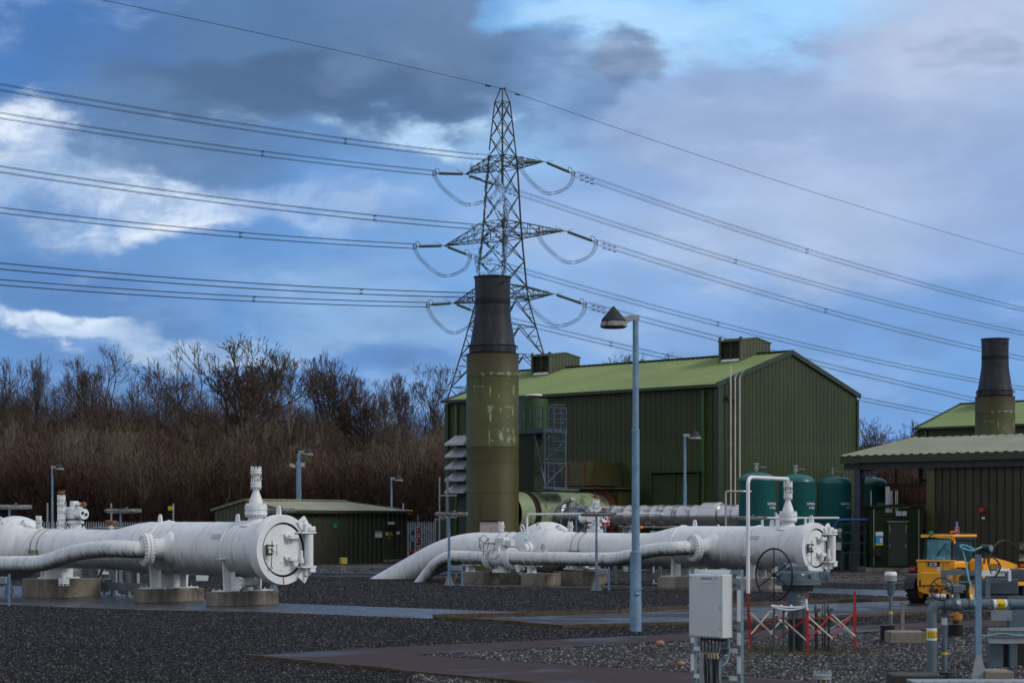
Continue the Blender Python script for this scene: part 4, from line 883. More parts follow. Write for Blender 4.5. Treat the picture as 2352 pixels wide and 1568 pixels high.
for (x, y) in ((.55, -1.2), (1.15, -1.2), (.55, -.5)): m.bar((x, y, 0), (x, y, zat(1093, 108)), .08)
for z in (1.2, 2.6, 3.8): m.bar((.55, -1.2, z), (1.9, -1.2, z), .07); m.bar((.55, -1.2, z), (.55, -.5, z), .06)
m.build('support_frame', GALV, T, smooth=0)
# ---- silver clad pipe along the hall
YS = 93.5; p0 = P(1258, 1183, YS+6.6); p1 = P(1720, 1182.5, YS-0); 
SP = P(1480, 1183, YS); SP.z = 0; T = thing('insulated_pipe', 'shiny silver clad pipe running along the foot of the hall', 'pipe', SP, RZ)
zs = zat(1183.5, YS); r = .47; sa = _al(SP, AX, 1300); sb_ = _al(SP, AX, 1760)
m = MB(); prof = []; n = int((sb_-sa)/.75)
for i in range(n+1): x = (sb_-sa)*i/n; prof += [(x, r), (x+.02, r+.012), (x+.08, r+.012), (x+.1, r)]
m.lathe((sa, 0, zs), (1, 0, 0), prof, 40, cap=False); m.build('pipe_cladding', ALU, T)
m = MB()
for uu in (1372, 1410, 1446, 1482, 1520, 1556): m.torus((_al(SP, AX, uu), 0, zs), (1, 0, 0), r+.014, .018, 40, 4)
m.build('strap', ALUD, T)
m = MB(); x = _al(SP, AX, 1640); m.lathe((x, 0, zs), (1, 0, 0), [(-.45, r), (-.45, r+.13), (.35, r+.13), (.45, r+.05), (.45, r)], 40); m.build('flange_box', ALU, T)
m = MB(); m.lathe((sa-1.1, 0, zs-.02), (1, 0, 0), [(-.25, .3), (-.22, r+.14), (1.0, r+.14), (1.0, r+.17), (1.25, r+.17), (1.3, r)], 44); m.build('end_box', ALU, T)
m = MB(); m.tube(fillet([(sa-.9, .1, zs-.1), (sa-2.0, .1, zs-.1), (sa-2.0, .1, zs-1.9)], .9, 8), .44, 32); m.build('elbow', ALU, T)
m = MB(); m.cyl((sa-.6, -.2, zs+.45), (sa-.6, -.2, zs+.75), .16); m.cyl((sa+.3, 0, zs+.4), (sa+.3, 0, zs+.62), .12); m.build('nozzle', ALUD, T)
m = MB()
for uu in (1330, 1440, 1560, 1660):
    x = _al(SP, AX, uu); m.box((x, 0, (zs-r)/2), (.12, .5, zs-r)); m.box((x, 0, zs-r-.03), (.3, .9, .06))
m.build('pipe_rack', GALV, T, smooth=0)
# ---- small instrument frame above the pipe
T = thing('gauge_stand', 'small galvanised frame with tubing and gauges above the silver pipe', 'frame', SP+AX*(_al(SP, AX, 1352))+BX*-1.1, RZ)
m = MB()
for x in (-.55, .45): 
    for y in (-.3, .3): m.bar((x, y, 1.0), (x, y, 3.15), .05)
for z in (2.55, 3.0): m.bar((-.9, -.3, z), (.8, -.3, z), .05); m.bar((-.55, -.3, z), (-.55, .3, z), .05); m.bar((.45, -.3, z), (.45, .3, z), .05)
m.build('frame', GALVB, T, smooth=0)
m = MB(); m.box((-.1, -.2, 3.35), (.55, .3, .14), m=Matrix.Rotation(-.3, 3, 'Y')); m.cyl((.5, -.3, 3.2), (.5, -.36, 3.2), .1, n=14); m.build('gauge', GALV, T)
MK = lambda n, *a, **k: MATS[n] if n in MATS else mk(n, *a, **k)
BLK = MK('lettering_black', (.01, .01, .01), .5, var=0)
# ================================================================ pale roofed open building on the right
EC = P(1936, 1049, 97); ez = EC.z; EC.z = 0
T = thing('canopy_building', 'brown ribbed building with pale grey roof and open bay beside the green tanks', 'building', EC, RZ)
Lr = 22; Wr = 13.4; rz_ = zat(1007, 101.9)+.0
f = lambda y: ez+(rz_-ez)*(1-abs(y-Wr/2)/(Wr/2))
upv = V((0, Wr/2, rz_-ez)).normalized(); nn = V((0, -(rz_-ez), Wr/2)).normalized(); sl = math.hypot(Wr/2, rz_-ez)
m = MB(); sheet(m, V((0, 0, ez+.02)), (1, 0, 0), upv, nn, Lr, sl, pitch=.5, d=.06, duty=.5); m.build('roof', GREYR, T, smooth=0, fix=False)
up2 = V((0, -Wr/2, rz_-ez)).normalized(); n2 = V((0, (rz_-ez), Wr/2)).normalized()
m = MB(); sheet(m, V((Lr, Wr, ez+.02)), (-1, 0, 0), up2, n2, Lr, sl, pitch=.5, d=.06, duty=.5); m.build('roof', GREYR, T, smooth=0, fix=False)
m = MB(); m.box((Lr/2, -.08, ez-.14), (Lr+.1, .2, .34)); m.build('gutter', EAVE, T, smooth=0)
m = MB(); m.bar((-.03, -.05, ez+.03), (-.03, Wr/2, rz_+.05), .16, .1); m.bar((-.03, Wr/2, rz_+.05), (-.03, Wr, ez+.03), .16, .1); m.build('verge', MK('cream_trim', (.33, .32, .20), .6, var=.12), T, smooth=0)
m = MB(); m.box((Lr/2, .15, ez-.48), (Lr, .16, .30)); m.box((.9, Wr/2, ez-.3), (.16, Wr, .3)); m.build('beam', STEEL, T, smooth=0)
for (x, y) in ((.75, .3), (.75, Wr-.5)):
    m = MB()
    m.box((x, y, (ez-.6)/2), (.06, .36, ez-.6)); m.box((x, y-.18, (ez-.6)/2), (.34, .05, ez-.6)); m.box((x, y+.18, (ez-.6)/2), (.34, .05, ez-.6))
    m.prism([(x+.1, y-.02, ez-.62), (x+.9, y-.02, ez-.62), (x+.1, y-.02, ez-1.15)], (0, .04, 0)); m.box((x, y, .1), (.6, .6, .25))
    m.build('column', MK('blue_black_steel', (.05, .058, .085), .5, .1, var=.2), T, smooth=0)
xs_ = _al(EC, AX, 2122); dd = .35
m = MB(); sheet(m, (xs_+.4, dd, 0), (1, 0, 0), (0, 0, 1), (0, -1, 0), 4.9, ez-.34, pitch=.42, d=.07, duty=.1); sheet(m, (xs_, Wr, 0), (0, -1, 0), (0, 0, 1), (-1, 0, 0), Wr-dd, ez-.3, pitch=.42, d=.07, duty=.1); m.build('wall', BROWNW, T, smooth=0, fix=False)
m = MB(); m.box((xs_+.2, dd-.05, (ez-.3)/2), (.42, .1, ez-.3)); m.box((xs_+5.5, dd-.05, (ez-.3)/2), (.45, .1, ez-.3)); m.build('corner_trim', BROWNT, T, smooth=0)
m = MB()
for k in range(38): m.box((xs_+7.7, dd-.0, .2+k*.135), (4.0, .05, .05))
m.box((xs_+7.7, dd+.08, ez/2), (4.0, .04, ez-.4)); m.build('louvred_door', MK('blue_grey_louvre', (.10, .14, .17), .45, .3, var=.1), T, smooth=0)
m = MB(); m.box((xs_+7.3, dd-.12, ez-.5), (4.4, .14, .12)); m.build('door_track', GALV, T, smooth=0)
m = MB(); m.box((xs_+2.6, 0.3, .12), (6, .3, .24)); m.box((1.3, 3, .12), (.3, 6, .24)); m.build('footing', CON, T, smooth=0)
m = MB(); ym = 2.2; zc_ = ez-1.35; m.box((2.6, ym, zc_), (4.2, .12, .12)); m.box((1.6, ym, zc_+.5), (.06, .06, .9)); m.box((3.0, ym, zc_+.5), (.16, .1, .9)); m.tube(fillet([(3.0, ym, zc_+.2), (4.05, ym, zc_+.2), (4.05, ym, zc_-2.5), (4.7, ym, zc_-2.6)], .35, 6), .07, 8); m.box((2.2, ym-.1, zc_-.12), (2.4, .12, .06)); m.build('cable_conduit', STEEL, T)
xa = _al(EC+BX*.35, AX, (3300+1535/2.412)/1.7415); za = zat((1650+940/2.412)/1.7415, 92)
T2 = thing('alarm_sounder', 'round red fire alarm sounder on the brown wall', 'alarm', EC+AX*xa+BX*.22+V((0, 0, za)), RZ)
m = MB(); m.box((0, -.0, 0), (.2, .1, .2), bev=.03); m.lathe((0, -.04, 0), (0, -1, 0), [(0, .11), (.1, .12), (.12, .09), (.12, .02)], 20); m.build('sounder_body', REDS, T2)
m = MB(); m.box((.05, -.02, -.36), (.16, .03, .09)); m.build('notice', WHS, T2, smooth=0)
# ---- kiosk
KC = G(1998, 1313); T = thing('equipment_kiosk', 'dark green windowless kiosk with double hatch door and blue poster', 'kiosk', KC, RZ)
kr = 0.0; wd_ = _al(KC, AX, 2119); zk = zat(1164, KC.y)
# the kiosk front faces the picture square on
T.rotation_euler = (0, 0, 0); wd_ = (2119-1998)/F*KC.y
m = MB(); m.box((wd_/2, .9, zk/2+.12), (wd_, 1.8, zk-.24)); m.build('body', KIOSK, T, smooth=0)
m = MB(); m.prism([(-.08, -.08, zk-.02), (wd_+.08, -.08, zk-.02), (wd_+.08, -.08, zk+.06), (wd_/2, -.08, zk+.14), (-.08, -.08, zk+.06)], (0, 2.0, 0)); m.build('roof', KIOSK, T, smooth=0)
m = MB(); m.box((wd_/2, .85, .1), (wd_+.5, 2.3, .22)); m.build('plinth', CON, T, smooth=0)
dx0 = (3300+605/2.412)/1.7415; dx1 = (3300+795/2.412)/1.7415; X = lambda u: (u-1998)/F*KC.y
m = MB(); zt_ = zat((1650+1055/2.412)/1.7415, KC.y); m.box(((X(dx0)+X(dx1))/2, -.02, (zt_+.3)/2), (X(dx1)-X(dx0), .05, zt_-.3)); d_ = m.build('hatch_door', MK('kiosk_door_green', (.026, .032, .021), .6, var=.1), T, smooth=0)
m = MB()
for (a, b) in ((.1, .25), (.9, .25), (.1, -.9), (.9, -.9), (.08, .55), (.92, .55)):
    m.box((X(dx0)+(X(dx1)-X(dx0))*a, -.06, zt_-.55+b*.6), (.025, .03, .16))
m.box(((X(dx0)+X(dx1))/2, -.07, zt_+.03), (X(dx1)-X(dx0)+.1, .12, .03)); m.build('handle', GALV, d_, smooth=0)
m = MB()
for x in (.18, wd_-.18): m.cyl((x, -.03, .3), (x, -.03, zk-.1), .018, n=6)
m.build('conduit', GALV, T)
m = MB(); hx = X(2023+0); m.prism([(X(2006.5)-0, -.02, .75), (X(2006.5), -.28, .75), (X(2006.5), -.02, 1.2)], (X(2022)-X(2006.5), 0, 0)); m.build('vent_cowl', KIOSK, T, smooth=0)
pu0, pu1 = (3300+488/2.412)/1.7415, (3300+560/2.412)/1.7415; pv0, pv1 = (1650+1148/2.412)/1.7415, (1650+1277/2.412)/1.7415
po = thing('safety_poster', 'blue and white safety poster with yellow warning triangle on the dark kiosk', 'poster', KC+V((X(pu0), -.012, zat(pv1, KC.y))), 0)
pw = X(pu1)-X(pu0); ph = zat(pv0, KC.y)-zat(pv1, KC.y)
for nm, mt, z0, z1 in (('white_panel', WHS, .72, 1), ('blue_panel', BLUS, .13, .72), ('yellow_panel', YEL, 0, .13)):
    MB().box((pw/2, 0, (z0+z1)/2*ph), (pw, .015, (z1-z0)*ph)).build(nm, mt, po, smooth=0)
MB().box((pw*.74, -.012, .36*ph), (pw*.36, .008, .34*ph)).build('warning_panel', WHS, po, smooth=0)
MB().prism([(pw*.60, -.02, .34*ph), (pw*.88, -.02, .34*ph), (pw*.74, -.02, .50*ph)], (0, .004, 0)).build('warning_triangle', YEL, po, smooth=0)
# exhaust stubs over the kiosk
xs2 = [(3300+a/2.412)/1.7415 for a in (462, 590, 603, 616, 630, 645, 682, 697)]
for i, u in enumerate(xs2):
    zz = zat((1650+(750 if i in (0, 4, 5, 6, 7) else 712)/2.412)/1.7415, KC.y); x = X(u); MB().cyl((x, .0 if i else .5, zk-.25 if i else zk), (x, 0 if i else .5, zz), .022 if i > 3 or i == 0 else .035, n=8).build('vent_tube', GALV, T)
m = MB(); m.box((X(2068), -.05, zk-.0), (.9, .06, .06)); m.box((X(2063), -.05, zk-.3), (.24, .08, .22)); m.box((X(2076), -.05, zk-.3), (.24, .08, .22)); m.build('tube_clamp', GALV, T)

# ================================================================ teal pressure tanks
def tank(u0, u1, vt, Y, label, txt, tt=None):
    uc = (u0+u1)/2; w = P(uc, 1200, Y); w.z = 0; R = (u1-u0)/2/F*Y; zt = zat(vt, Y); zsh = zt-R*.45; z0 = .75
    T = thing('pressure_tank', label, 'tank', w, 0, 'row of teal pressure tanks')
    m = MB(); prof = [(z0, .02)]
    for i in range(1, 7): a = PI/2*i/6; prof.append((z0+R*.45*(1-math.cos(a)), R*math.sin(a)))
    prof += [(zsh-.02, R), (zsh, R+.008)]
    for i in range(6, 0, -1): a = PI/2*i/6; prof.append((zsh+.02+R*.43*math.cos(a), R*math.sin(a)))
    prof.append((zt, .02)); m.lathe((0, 0, 0), (0, 0, 1), prof, 48); m.build('vessel', TANK, T)
    m = MB()
    for k in range(4):
        a = .4+k*PI/2; m.bar((math.cos(a)*R*.85, math.sin(a)*R*.85, 0), (math.cos(a)*R*.85, math.sin(a)*R*.85, 1.3), .13)
    m.build('leg', TANKD, T, smooth=0)
    for dx in (-.42, .42):
        m = MB(); m.prism([(dx*R-.09, -.2, zt-.16), (dx*R+.09, -.2, zt-.16), (dx*R+.06, -.2, zt+.05), (dx*R, -.2, zt+.10), (dx*R-.06, -.2, zt+.05)], (0, .03, 0)); m.build('lifting_lug', TANK, T, smooth=0)
    m = MB(); m.cyl((-.05, 0, zt-.05), (-.05, 0, zt+.14), .05); m.cyl((-.05, 0, zt+.12), (-.05, 0, zt+.16), .12); m.cyl((-.05, 0, zt+.16), (-.05, 0, zt+.34), .07); m.cyl((-.05, 0, zt+.34), (-.05, 0, zt+.40), .12); m.bar((-.05, 0, zt+.24), (.4, 0, zt+.22), .03); m.build('relief_valve', GALV, T)
    a0 = -PI/2+(tt or .78); zz = zat(1169, Y)
    text_mesh(txt[0], .15, WHS, T, (0, 0, 0), (0, -1, 0), True, bend=((0, 0, zat(1157, Y)), R, a0))
    text_mesh(txt[1], .15, WHS, T, (0, 0, 0), (0, -1, 0), True, bend=((0, 0, zat(1166, Y)), R, a0))
    return T
tank(1697, 1782, 1084, 87, 'leftmost teal tank with white lettering, partly behind the white gooseneck pipe', ('NITROGEN', 'V-7003A'), .92)
tank(1788, 1871, 1088, 91.5, 'second teal tank from the left, white nitrogen lettering', ('NITROGEN', 'V-7003B'), .92)
tank(1876, 1955, 1092, 97.5, 'third teal tank from the left, against the green gable', ('INSTRUMENT AIR', 'V-7002A'), .95)
tank(1962, 2037, 1094, 101.5, 'rightmost teal tank, between the dark column and the kiosk', ('INSTRUMENT AIR', 'V-7002B'), .95)
# pipework low in front of the tanks
T = thing('tank_pipework', 'dark low pipes and blue cables in front of the teal tanks', 'pipework', P(1880, 1200, 93.5)-V((0, 0, H)), 0)
t_ = thing('white_crossing_pipe', 'thin white horizontal pipe crossing in front of the teal tanks', 'pipe', P(1740, 1200, 83)-V((0, 0, H)), 0)
m = MB(); m.tube([(0, 0, zat(1189, 83)), (3.4, 0, zat(1189, 83))], .045, 8); m.box((2.0, 0, zat(1189, 83)/2), (.1, .1, zat(1189, 83))); m.box((.2, 0, zat(1189, 83)/2), (.1, .1, zat(1189, 83))); m.build('pipe', WC, t_)
m = MB(); m.tube(fillet([(.35, -.2, zat(1192, 93.5)+.02), (1.0, -.2, zat(1192, 93.5)), (2.3, -.2, zat(1192, 93.5))], .2), .04, 8)
m.tube(smoothpath([(2.5, -.25, 2.42), (1.0, -.25, 2.42), (.75, -.25, 2.2), (.7, -.25, 1.9), (.35, -.25, 1.75)], 5), .05, 8); m.build('blue_cable', BLUC, T)
m = MB()
for z in (.9, 1.35, 1.85, 2.25): m.box((1.2, .1, z), (2.6, .12, .07))
for x in (.2, 1.1, 2.2): m.box((x, .15, 1.1), (.12, .12, 2.2))
m.box((.9, -.1, 1.35), (.35, .2, .35)); m.build('pipe_frame', TANKD, T, smooth=0)
m = MB(); m.cyl((.95, -.25, 1.95), (.95, -.3, 1.95), .1, n=16); m.cyl((.95, -.27, 1.6), (.95, -.27, 1.95), .03); m.build('gauge', GALV, T); MB().box((.85, -.3, 1.2), (.30, .15, .35)).build('terminal_box', GALV, T)
T = thing('white_gas_riser', 'thin stainless pipe standing left of the first teal tank', 'pipe', P(1667, 1200, 84)-V((0, 0, H)), 0)
MB().tube(fillet([(0, 0, 0), (0, 0, zat(1128, 84)), (.75, 0, zat(1128, 84)), (1.1, .3, zat(1128, 84))], .1), .045, 8).build('pipe', MK('dull_stainless', (.42, .40, .40), .4, .4), T)
T = thing('access_hatch_cover', 'narrow slanting white sheet cover between the first two teal tanks', 'cover', P(1788, 1200, 84)-V((0, 0, H)), 0)
MB().prism([(-.10, 0, .5), (.12, 0, .5), (.12, 0, 2.5), (-.10, 0, 2.75)], (0, .5, 0)).build('sheet_cover', WC, T, smooth=0)
def sign_plate(name, label, cat, u0, u1, v0, v1, Y, parts, post=None, group=None, zoff=0):
    """flat sign facing the viewer; parts = (name, material, x0, x1, z0, z1 in 0..1)"""
    w = (u1-u0)/F*Y; h = (v1-v0)/F*Y; z0 = zat(v1, Y); base = P(u0, 1200, Y); base.z = 0
    T = thing(name, label, cat, base, 0, group)
    MB().box((w/2, 0, z0+h/2), (w, .02, h)).build('plate', WHS, T, smooth=0)
    for (nm, mt, x0, x1, a, b) in parts: MB().box((w*(x0+x1)/2, -.014, z0+h*(a+b)/2), (w*(x1-x0), .012, h*(b-a))).build(nm, mt, T, smooth=0)
    if post: MB().box((w/2+post[1], .05, post[0]/2), (.07, .05, post[0])).build('post', GALVB, T, smooth=0)
    return T, w, h, z0
def tri(T, cx, z, s, mat=YEL, y=-.03):
    MB().prism([(cx-s/2, y, z-s*.43), (cx+s/2, y, z-s*.43), (cx, y, z+s*.43)], (0, .004, 0)).build('warning_triangle', mat, T, smooth=0)
    MB().box((cx, y-.006, z-s*.03), (s*.1, .004, s*.42)).build('symbol', BLK, T, smooth=0)
for (u0, u1, v0, v1, Y, lab) in ((1380, 1400, 1183, 1206, 75.8, 'red and white prohibition sign behind the second small lamp stand'), (1791, 1808, 1191, 1206, 72.5, 'red and white prohibition sign just behind the right vent stack')):
    T, w, h, z0 = sign_plate('prohibition_sign', lab, 'sign', u0, u1, v0, v1, Y, [('red_strip', REDS, .04, .48, .04, .34), ('red_strip', REDS, .54, .96, .04, .34)], post=(2.2, 0), group='prohibition signs on the pipe deck')
    for cx in (.26, .75):
        m = MB(); m.torus((w*cx, -.02, z0+h*.68), (0, 1, 0), h*.17, .014, 20, 4); m.bar((w*cx-.05, -.02, z0+h*.68+.05), (w*cx+.05, -.02, z0+h*.68-.05), .012); m.build('no_entry_ring', REDS, T, smooth=0)
        MB().box((w*cx, -.016, z0+h*.68), (.03, .006, .08)).build('symbol', BLK, T, smooth=0)
# ================================================================ battery house
SB0 = P(640, 1170, 108); se = SB0.z; SB0.z = 0
Wb = _al(SB0, BX, 935); LB = 5.55
T = thing('battery_house', 'low dark green shed with mossy ribbed roof behind the nearest white vessel', 'building', SB0, RZ)   # x = -LB..0, y = 0..Wb along the front
rr = zat(1149.5, 110)
m = MB(); sheet(m, (0, 0, 0), (0, 1, 0), (0, 0, 1), (1, 0, 0), Wb, se, pitch=.36, d=.045, duty=.25); m.build('front_wall', MK('shed_wall', (.042, .045, .028), .55, var=.12, scale=.6), T, smooth=0, fix=False)
f2 = lambda x: se+(rr-se)*(1-abs(x-LB/2)/(LB/2))
m = MB(); sheet(m, (-LB, 0, 0), (1, 0, 0), (0, 0, 1), (0, -1, 0), LB, 0, top=f2, pitch=.34, d=.045, duty=.25); MB().quad((-LB, Wb, 0), (0, Wb, 0), (0, Wb, se), (-LB, Wb, se)).build('end_wall', MK('shed_wall', (.042, .045, .028)), T, smooth=0, fix=False); m.build('gable_wall', MK('shed_gable', (.072, .078, .045), .55, var=.12), T, smooth=0, fix=False)
up = V((-LB/2, 0, rr-se)).normalized(); nn = V(((rr-se), 0, LB/2)).normalized(); sl = math.hypot(LB/2, rr-se)
# hipped right end
m = MB(); k = int(Wb/.36)
for i in range(k):
    y = i*Wb/k; 
    def tl(yy): return sl if yy < Wb-2.3 else max(.05, sl*(Wb-yy)/2.3)
    o = V((.25, 0, se-.03))
    for (ya, yb, h) in ((y, y+.24, 0), (y+.25, y+.31, .07), (y+.30, y+Wb/k, 0)):
        m.quad(o+V((0, ya, 0))+nn*h, o+V((0, yb, 0))+nn*h, o+V((0, yb, 0))+up*(tl(yb)+.2)+nn*h, o+V((0, ya, 0))+up*(tl(ya)+.2)+nn*h)
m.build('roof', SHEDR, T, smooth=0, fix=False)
m = MB(); m.quad((-LB/2, -.1, rr+.02), (-LB/2, Wb-2.3, rr+.02), (-LB-.2, Wb, se), (-LB-.2, -.1, se)); m.quad((-LB/2, Wb-2.3, rr+.02), (.2, Wb+.2, se-.02), (-LB-.2, Wb+.2, se-.02), (-LB/2, Wb-2.3, rr+.02+.001)); m.bar((.25, -.1, se), (-LB/2, -.1, rr+.05), .1, .14); m.bar((-LB/2, -.1, rr+.05), (-LB-.25, -.1, se), .1, .14); m.build('roof_back', MK('shed_verge', (.16, .165, .10), .6, var=.2), T, smooth=0)
m = MB(); m.bar((-LB/2, -.1, rr+.08), (-LB/2, Wb-2.3, rr+.08), .16, .05); m.build('ridge_cap', MK('pale_ridge', (.42, .42, .34), .6), T, smooth=0)
m = MB(); m.box((.3, Wb/2, se-.1), (.12, Wb+.3, .16)); m.build('gutter', EAVE, T, smooth=0)
yd = _al(SB0, BX, (900+1458/2.24)/1.7415); fy = lambda zx: _al(SB0, BX, (900+zx/2.24)/1.7415)
fz = lambda zy, y: zat((1780+zy/2.24)/1.7415, (SB0+BX*y).y)
def fbox(nm, mat, x0, x1, y0, y1, par=T, th=.03, off=.06):
    a, b = fy(x0), fy(x1); ym = (a+b)/2; z0, z1 = fz(y1, ym), fz(y0, ym)
    return MB().box((off, ym, (z0+z1)/2), (th, b-a, z1-z0)).build(nm, mat, par, smooth=0), ym, (z0+z1)/2
d_, ym, zm = fbox('door', MK('shed_door', (.055, .058, .038), .5, var=.1), 1425, 1500, 742, 1020, th=.05, off=.07)
MB().box((.13, fy(1487), 1.0), (.05, .05, .35)).build('handle', BLACK, d_, smooth=0)
fbox('door_hood', EAVE, 1412, 1530, 732, 740, th=.3, off=.15)
fbox('door_step', CON, 1410, 1600, 1022, 1045, th=.7, off=.4)
fbox('vent_grille', GRNS, 967, 995, 700, 742)
fbox('wall_lamp', WHS, 1453, 1498, 685, 708, th=.15, off=.12)
def wsign(lab, x0, x1, y0, y1, mat=WHS):
    a, b = fy(x0), fy(x1); ym = (a+b)/2; z0, z1 = fz(y1, ym), fz(y0, ym); w = SB0+BX*ym+AX*.115
    t = thing('wall_sign', lab, 'sign', (w.x, w.y, z0), RZ, 'signs on the shed front'); MB().box((0, 0, (z1-z0)/2), (.012, b-a, z1-z0)).build('plate', mat, t, smooth=0); return t, b-a, z1-z0
t, w, h = wsign('white square battery house notice left of the shed door', 1334, 1395, 770, 826); text_mesh('Battery House', .13, BLK, t, (.01, 0, h*.85), (1, 0, 0), True)
t, w, h = wsign('yellow danger high voltage sign on the shed door', 1427, 1490, 778, 806, YEL)
MB().box((.012, -w*.33, h/2), (.006, w*.3, h*.9)).build('white_panel', WHS, t, smooth=0); MB().prism([(.018, -w*.46, h*.12), (.018, -w*.2, h*.12), (.018, -w*.33, h*.85)], (.004, 0, 0)).build('warning_triangle', YEL, t, smooth=0)
text_mesh('DANGER', .11, BLK, t, (.01, w*.17, h*.7), (1, 0, 0), True); text_mesh('415 VOLTS', .09, BLK, t, (.01, w*.17, h*.3), (1, 0, 0), True)
t, w, h = wsign('small pale notice right of the shed door', 1523, 1555, 770, 798)
t, w, h = wsign('dark blue strip sign above the shed door', 1450, 1498, 742, 766, MK('navy', (.01, .03, .12), .5))
t, w, h = wsign('little orange warning triangle on the shed door', 1452, 1470, 820, 838, ORNG)
# little objects before the shed
T = thing('gas_marker_post', 'short dark post with yellow gas marker plate on the gravel', 'marker', G((900+1058/2.24)/1.7415, (1780+1133/2.24)/1.7415), 0)
Y = T.location.y; MB().box((0, 0, .2), (.2, .16, .42), bev=.02).build('post', CON, T); MB().box((.02, 0, .52), (.38, .2, .30), bev=.02).build('head', CON, T)
MB().box((.06, -.11, .52), (.22, .02, .25)).build('yellow_plate', YEL, T, smooth=0); text_mesh('GAS', .07, BLK, T, (.06, -.125, .58), (0, -1, 0), True); text_mesh('HP', .07, BLK, T, (.06, -.125, .49), (0, -1, 0), True)
T = thing('vent_pipes', 'pair of thin white capped pipes standing at the foot of the shed wall', 'pipe', G((900+875/2.24)/1.7415, (1780+1052/2.24)/1.7415), 0)
m = MB(); m.cyl((-.12, 0, 0), (-.12, 0, .95), .05); m.cyl((.12, 0, 0), (.12, 0, .6), .05); m.cyl((-.12, 0, .9), (-.12, 0, 1.05), .12, n=10); m.build('pipe', WHS, T)
m = MB()
for (u, v) in (((900+775/2.24)/1.7415, 1291), ((900+935/2.24)/1.7415, 1291)):
    t = thing('stone_block', 'low weathered block at the shed foot, ' + ('beside the vessel door' if u < 720 else 'right of the thin white pipes'), 'block', G(u, v), 0, 'low blocks at the shed foot'); MB().box((0, 0, .2), (.6, .5, .4), bev=.05).build('block', CON, t)
t = thing('wire_coil', 'black coil lying on the gravel by the shed wall', 'coil', G(705, 1291), 0); m = MB(); m.torus((0, 0, .08), (0, 0, 1), .28, .08, 24, 8); m.torus((0, 0, .2), (0, 0, 1), .25, .07, 24, 8); m.build('coil', BLACK, t)
# fire point signs, red box, gate and palisade fence
YF = 121.0
T, w, h, z0 = sign_plate('fire_point_sign', 'maroon fire point signs on a tall grey post by the palisade fence', 'sign', 955, 965, 1209, 1254, YF-4, [('maroon_panel', MARO, .05, .95, .54, .97), ('maroon_panel', MARO, .05, .95, .06, .48)], post=(2.75, 0.0))
text_mesh('Fire', .14, WHS, T, (w/2, -.025, z0+h*.66), (0, -1, 0), True); text_mesh('point', .10, WHS, T, (w/2, -.025, z0+h*.57), (0, -1, 0), True)
MB().prism([(w*.2, -.03, z0+h*.8), (w*.6, -.03, z0+h*.8), (w*.4, -.03, z0+h*.93)], (0, .004, 0)).build('flame_symbol', WHS, T, smooth=0); MB().box((w*.35, -.03, z0+h*.3), (w*.3, .006, h*.26)).build('extinguisher_symbol', WHS, T, smooth=0)
MB().box((w*.5, -.0, zat(1275, YF-4)), (w*.6, .03, .55)).build('green_plate', GRNS, T, smooth=0)
t = thing('fire_box', 'bright red fire cabinet by the palisade fence with small green label', 'cabinet', P(956, 1200, YF-5)-V((0, 0, H)), 0)
zz = zat(1283, YF-5); MB().box((0, 0, (zat(1263, YF-5))/2), (.75, .45, zat(1263, YF-5)), bev=.05).build('cabinet_body', REDS, t); MB().box((.08, -.24, zat(1270, YF-5)), (.32, .02, .25)).build('window', WHS, t, smooth=0); MB().box((.1, -.26, zat(1270.5, YF-5)), (.2, .01, .2)).build('green_label', GRNS, t, smooth=0)
T, w, h, z0 = sign_plate('danger_sign', 'white danger sign with yellow triangle at the shed corner', 'sign', 930, 939, 1265, 1287, YF-6, [('yellow_panel', YEL, .08, .92, .12, .48)])
tri(T, w/2, z0+h*.74, w*.8, YEL); text_mesh('Danger', .09, BLK, T, (w/2, -.03, z0+h*.4), (0, -1, 0), True)
T = thing('notice_stand', 'slim dark post with small blue notice in front of the fence', 'sign', P(948, 1200, YF-5)-V((0, 0, H)), 0)
m = MB(); m.box((0, 0, .9), (.08, .06, 1.8)); m.build('post', STEEL, T, smooth=0); MB().box((0, -.04, zat(1236, YF-5)), (.26, .03, .38)).build('notice', MK('pale_blue', (.25, .4, .6), .5), T, smooth=0)
# palisade fences
def palisade(name, label, A, Bp, h=2.4, posts=3.2, ext=True):
    A, Bp = V(A), V(Bp); T = thing(name, label, 'fence', A, 0, 'perimeter fences'); d = (Bp-A); L = d.length; d.normalize(); n = V((-d.y, d.x, 0))
    m = MB(); k = int(L/.155)
    for i in range(k):
        p = d*(i*.155+.05); w = d*.036
        m.add([p-w+V((0, 0, .05)), p+w+V((0, 0, .05)), p+w+V((0, 0, h-.12)), p+V((0, 0, h)), p-w+V((0, 0, h-.12))]+[p-w+n*.02+V((0, 0, .05)), p+w+n*.02+V((0, 0, .05)), p+w+n*.02+V((0, 0, h-.12)), p+n*.02+V((0, 0, h)), p-w+n*.02+V((0, 0, h-.12))],
              [(0, 1, 2, 3, 4), (9, 8, 7, 6, 5), (0, 5, 6, 1), (1, 6, 7, 2), (0, 4, 9, 5)])
    for z in (.45, h-.45): m.bar(d*0+n*.05+V((0, 0, z)), d*L+n*.05+V((0, 0, z)), .05)
    m.build('palings', MK('palisade_galv', (.24, .28, .32), .5, .3, var=.15), T, smooth=0, fix=False)
    i = 0.0
    m = MB()
    while i <= L+.01: MB().box(d*i+n*.1+V((0, 0, (h+(1.15 if ext else 0))/2)), (.09, .09, h+(1.15 if ext else 0))).build('fence_post', GALV, T, smooth=0); i += posts
    pass
    if ext:
        m = MB()
        for q in range(9): m.bar(n*.1+V((0, 0, h-.0+q*.125)), d*L+n*.1+V((0, 0, h+q*.125)), .008)
        m.build('electric_wires', WIRE, T, smooth=0)
    return T
